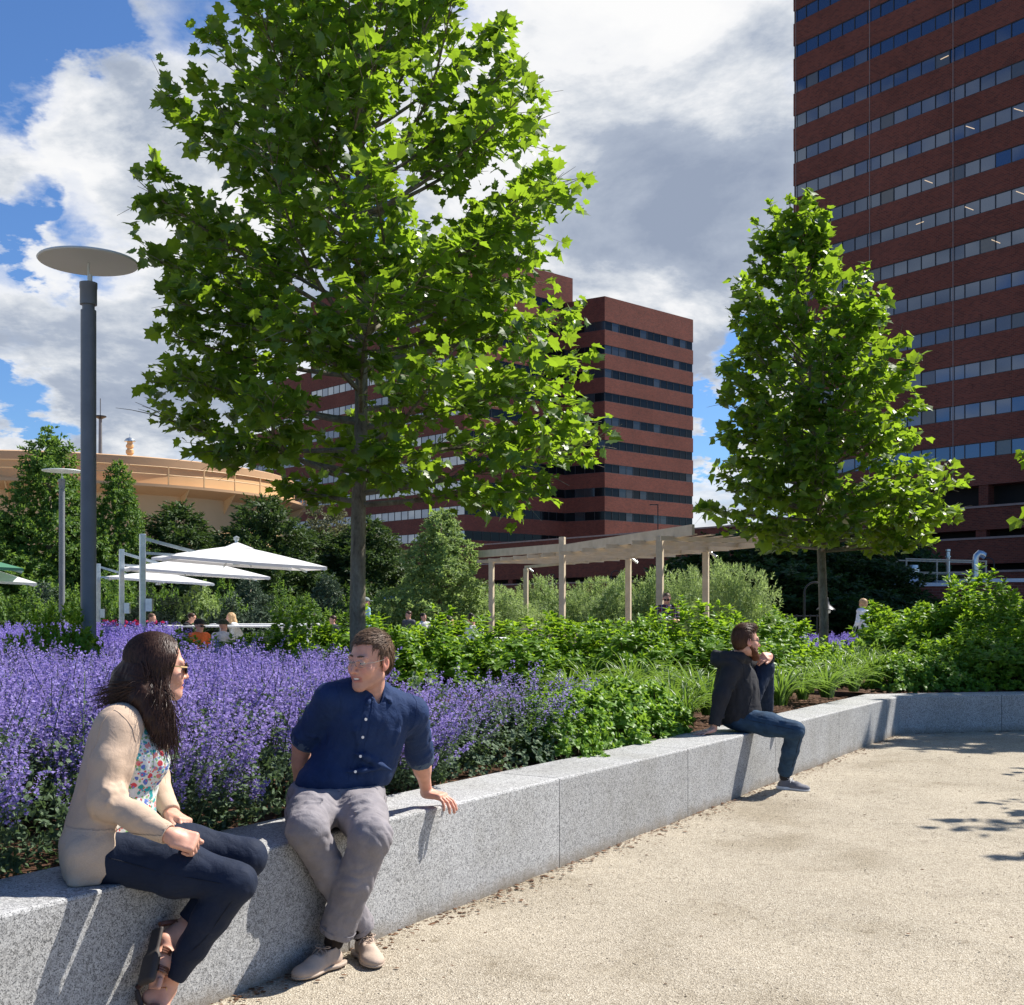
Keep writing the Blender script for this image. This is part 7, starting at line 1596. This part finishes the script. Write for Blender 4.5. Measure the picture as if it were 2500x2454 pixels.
    lay('jean_leg', B, M['denim_shade'], th, .0065, wrinkle(27, .0035, .06, 6, (0, .3, 1), 1.8))
    B = Body(); B.c(anR-V3(0, 0, .02), anR+(knR-anR)*.15, .042, .042, .01); lay('sock', B, M['charcoal'], th, .007)
    shoe(th, 'sneaker', V3(2.135, 9.31, .002), V3(2.355, 9.17, .002), (0, 0, 1), .046, .088, M['shoe_grey'], M['sole_white'], M['sole_white'], .0055, sole_h=.034)
    shoe(th, 'sneaker', V3(2.07, 9.76, .477), V3(2.27, 9.62, .477), (0, 0, 1), .044, .085, M['shoe_grey'], M['sole_white'], None, .006, sole_h=.034)
    return th
man_beard()
# ------------------------------------------------------------------ people in the distance
def distant(label, u, vtop, Y, face, top, topc, hair, hairc=None, pose='sit', hat=None, glasses_=False, long=False, arm=0, z0=None, pants=(.03, .035, .05), group=None, res=.013, lean=0.0, h=None):
    ztop = HC+(HZ-vtop)/F*Y; x0 = (u-CX)/F*Y; f = basis((*face, -.25 if arm else -.05)); sc = 1.0
    H = V3(x0, Y, ztop-.120); tf = unit((face[0], face[1], 0)); tl = np.array([tf[1], -tf[0], 0]); nk = H-V3(0, 0, .14)-tf*(.02+lean*.1)
    th = person('person', label, group=group); B = Body()
    B.e(H+V3(0, 0, .03)-f[1]*.012, (.075, .096, .085), f, .01); B.e(H+f[1]*.025-f[2]*.035, (.058, .064, .078), f, .03); B.c(H+f[1]*.085+f[2]*.0, H+f[1]*.108-f[2]*.035, .009, .012, .012)
    for s in (-1, 1): B.e(H+f[0]*s*.078-f[1]*.01, (.012, .02, .03), f, .01)
    B.c(H-V3(0, 0, .05), nk, .05, .055, .03)
    sh = [nk-V3(0, 0, .06)+tl*s*.18 for s in (1, -1)]
    hipz = ztop-.86 if pose == 'sit' else ztop-.86; hip = V3(nk[0], nk[1], 0)-tf*(.02+lean*.25); hip[2] = hipz
    if arm: el = [s_+tl*(.05*k)+tf*.12-V3(0, 0, .27) for s_, k in zip(sh, (1, -1))]; wr = [e+tf*.22-tl*(.10*k)+V3(0, 0, .04) for e, k in zip(el, (1, -1))]
    else: el = [s_+tl*(.05*k)-V3(0, 0, .29)+tf*.03 for s_, k in zip(sh, (1, -1))]; wr = [e+tf*.12-V3(0, 0, .22) for e in el]
    for s_, e_, w2 in zip(sh, el, wr): B.chain([s_, e_, w2], [.045, .038, .028], .02); B.c(w2, w2+unit(w2-e_)*.09, .032, .022, .02)
    B.chain([nk-V3(0, 0, .05), hip], [.09, .11], .05)
    def V_cf(V_):
        return np.tile(SKIN, (len(V_), 1))
    if pose == 'sit': kn = [hip+tf*.44+tl*s*.11 for s in (1, -1)]; ft_ = [k-V3(0, 0, max(.2, hipz-.08))+tf*.02 for k in kn]
    else: kn = [V3(hip[0], hip[1], hipz*.52)+tl*s*.10+tf*.03*s for s in (1, -1)]; ft_ = [V3(hip[0], hip[1], .09)+tl*s*.11-tf*.02*s for s in (1, -1)]
    for k, q in zip(kn, ft_): B.chain([hip, k, q], [.08, .055, .04], .03)
    lay('body', B, M['skin'], th, res, None, V_cf)
    B = Body(); B.chain([nk-V3(0, 0, .09), (nk+hip)/2, hip+V3(0, 0, .02)], [.125, .130, .145], .08); B.c(sh[0], sh[1], .075, .075, .06); B.c(nk-V3(0, 0, .04), nk+V3(0, 0, .0), .075, .06, .03)
    lng = 1.0 if long else .0
    for s_, e_, w2 in zip(sh, el, wr): B.c(s_, e_ if long else s_+(e_-s_)*.75, .066, .056, .03); (B.c(e_, w2-unit(w2-e_)*.01, .054, .040, .02) if long else None)
    B.cut(hip+V3(0, 0, -.06), (0, 0, -1), .3, .01)
    lay(top, B, topc, th, res, wrinkle(int(abs(u)), .005, .09))
    B = Body(); B.chain([hip+tl*.08, kn[0], ft_[0]+V3(0, 0, .02)], [.10, .075, .06], .04); B.chain([hip-tl*.08, kn[1], ft_[1]+V3(0, 0, .02)], [.10, .075, .06], .04); lay('trousers', B, cloth('trouser_%d' % int(pants[0]*1000), pants), th, res)
    B = Body()
    for q in ft_: B.c(q-V3(0, 0, .04)-tf*.03, q-V3(0, 0, .05)+tf*.14, .045, .04, .01)
    lay('shoes', B, cloth('dark_shoe', (.03, .028, .026)), th, res)
    if hair:
        B = Body(); B.e(H+V3(0, 0, .045)-f[1]*.022, (.082, .100, .084), f, .01)
        if hair in ('long', 'curl'): B.chain([H-f[1]*.06, H-f[1]*.09-V3(0, 0, .12), H-f[1]*.085-V3(0, 0, .22)], [.08, .075, .05], .04); [B.chain([H+f[0]*s*.06+V3(0, 0, .03), H+f[0]*s*.075-f[1]*.02-V3(0, 0, .13)], [.04, .035], .03) for s in (-1, 1)]
        if hair == 'bun': B.e(H-f[1]*.10+V3(0, 0, .10), (.05, .05, .05), f, .02)
        if hair == 'puff': B.e(H+V3(0, 0, .05)-f[1]*.02, (.100, .112, .092), f, .02); B.e(H-f[1]*.06-V3(0, 0, .02), (.085, .07, .08), f, .03)
        B.box(H+f[1]*.13-f[2]*.09, (.12, .08, .135), f, 0, .015, True)
        lay('hair', B, hairc, th, res*.8, wrinkle(int(abs(u))+3, .006 if hair in ('curl', 'puff') else .003, .03, 6))
    if hat:
        kind, c = hat; B = Body(); B.e(H+V3(0, 0, .07)-f[1]*.01, (.092, .108, .075), f, .01); B.cut(H+V3(0, 0, .045), -f[2], .2, .004)
        if kind == 'cap': B.e(H+V3(0, 0, .052)+f[1]*.12, (.07, .075, .010), f, .01)
        else: B.e(H+V3(0, 0, .045), (.145, .165, .014), f, .02)
        lay('cap' if kind == 'cap' else 'bucket_hat', B, cloth('hat_%d' % int(c[0]*1000+c[1]*3000), c), th, res*.7)
    if glasses_:
        mb = MB()
        for s in (-1, 1): mb.box(H+f[1]*.098+f[0]*s*.032+f[2]*.0, (.045, .01, .034), axes=f)
        mb.bar(H+f[1]*.094+f[0]*.055, H+f[0]*.082, .005, .006); mb.bar(H+f[1]*.094-f[0]*.055, H-f[0]*.082, .005, .006); mb.build('sunglasses', M['lens_dark'], th)
    return th, wr
distant('man in a navy T-shirt looking down, seated right of the nearest umbrella pole', 372, 1498, 29, (.85, -.25), 't_shirt', cloth('c_navy', (.010, .014, .035)), 'short', M['hair_brown'], lean=1)
distant('seated man in a dark jacket with glasses, behind the man in the orange top', 470, 1497, 29, (.9, .1), 'jacket', cloth('c_black', (.012, .012, .016)), 'short', M['hair_dark'], glasses_=True, long=True, lean=1)
distant('seated man with dark cap and orange top, above the woman\'s sunglasses', 487, 1513, 22, (.75, -.5), 'top', cloth('c_orange', (.60, .12, .03)), 'short', M['hair_brown'], hat=('cap', (.02, .02, .018)), glasses_=True)
distant('seated person in an olive bucket hat facing the woman in white', 546, 1514, 23, (.3, .9), 'top', cloth('c_white2', (.5, .5, .5)), None, hat=('bucket', (.022, .028, .016)))
distant('seated woman with light curly hair and a white shirt', 562, 1496, 29, (-.9, -.2), 'shirt', cloth('c_white', (.62, .62, .60)), 'curl', M['hair_blond'], long=True, lean=.6)
distant('seated person in a green cap peeking over the shrub left of the trunk', 741, 1499, 33, (.9, .1), 'top', cloth('c_grey', (.08, .08, .09)), 'short', M['hair_brown'], hat=('cap', (.03, .28, .14)))
distant('seated person in a pale cap peeking over the shrub left of the trunk', 774, 1494, 33, (-.6, -.6), 'top', cloth('c_grey', (.08, .08, .09)), 'short', M['hair_brown'], hat=('cap', (.5, .44, .36)))
distant('dark haired seated person whose head shows just left of the big trunk', 812, 1503, 31, (-.7, -.5), 'top', cloth('c_grey', (.08, .08, .09)), 'short', M['hair_dark'])
distant('standing woman in a light blue top and grey cap half behind the big trunk', 894, 1460, 31, (.8, .4), 'top', cloth('c_lblue', (.28, .46, .52)), 'short', M['hair_brown'], pose='stand', hat=('cap', (.22, .25, .24)), long=True)
distant('seated person with brown hair peeking over shrubs right of the big trunk', 997, 1492, 33, (-.6, -.6), 'top', cloth('c_grey', (.08, .08, .09)), 'short', M['hair_dark'])
distant('seated dark haired person peeking over shrubs below the pale young tree', 1034, 1497, 33, (.6, -.6), 'top', cloth('c_white2', (.5, .5, .5)), 'short', M['hair_black'])
th_, wr_ = distant('seated woman in a purple top reading, hair in a dark bun', 1098, 1505, 25, (.85, -.3), 'top', cloth('c_purple', (.20, .012, .19)), 'bun', M['hair_black'], arm=1, lean=.8)
c = (wr_[0]+wr_[1])/2+V3(.02, 0, .08); rd = thing('reading_tablet', 'dark tablet held by the woman in purple', 'tablet', c); mb = MB(); mb.box((0, 0, 0), (.22, .02, .16), rz=-.3); mb.build('case', M['charcoal'], rd); mb = MB(); mb.box((.012, -.03, 0), (.17, .004, .12), rz=-.3); mb.build('page', M['white_trim'], rd)
distant('seated woman seen from behind in a white top with dark hair', 1152, 1500, 24, (.2, .97), 'top', cloth('c_white', (.62, .62, .60)), 'bun', M['hair_black'])
th_, wr_ = distant('standing man in a plaid shirt and sunglasses below the pergola', 1628, 1448, 24, (-.15, -.98), 'plaid_shirt', M['plaid'], 'short', M['hair_brown'], pose='stand', glasses_=True, arm=1, long=False, res=.011)
c = (wr_[0]+wr_[1])/2+V3(0, -.12, .03); pp_ = thing('paper_napkin', 'crumpled white paper held by the man in the plaid shirt', 'paper', c); B = Body(); B.e((0, 0, 0), (.10, .06, .03), None, .01); B.e((.04, 0, .03), (.05, .04, .03), None, .02); lay('paper', B, M['white_paint'], pp_, .012, wrinkle(4, .01, .05))
distant('light haired person in a white jacket seen from behind right of the right tree', 2106, 1463, 31, (-.65, .75), 'jacket', cloth('c_white3', (.62, .65, .72)), 'puff', M['hair_blond'], pose='stand', long=True)
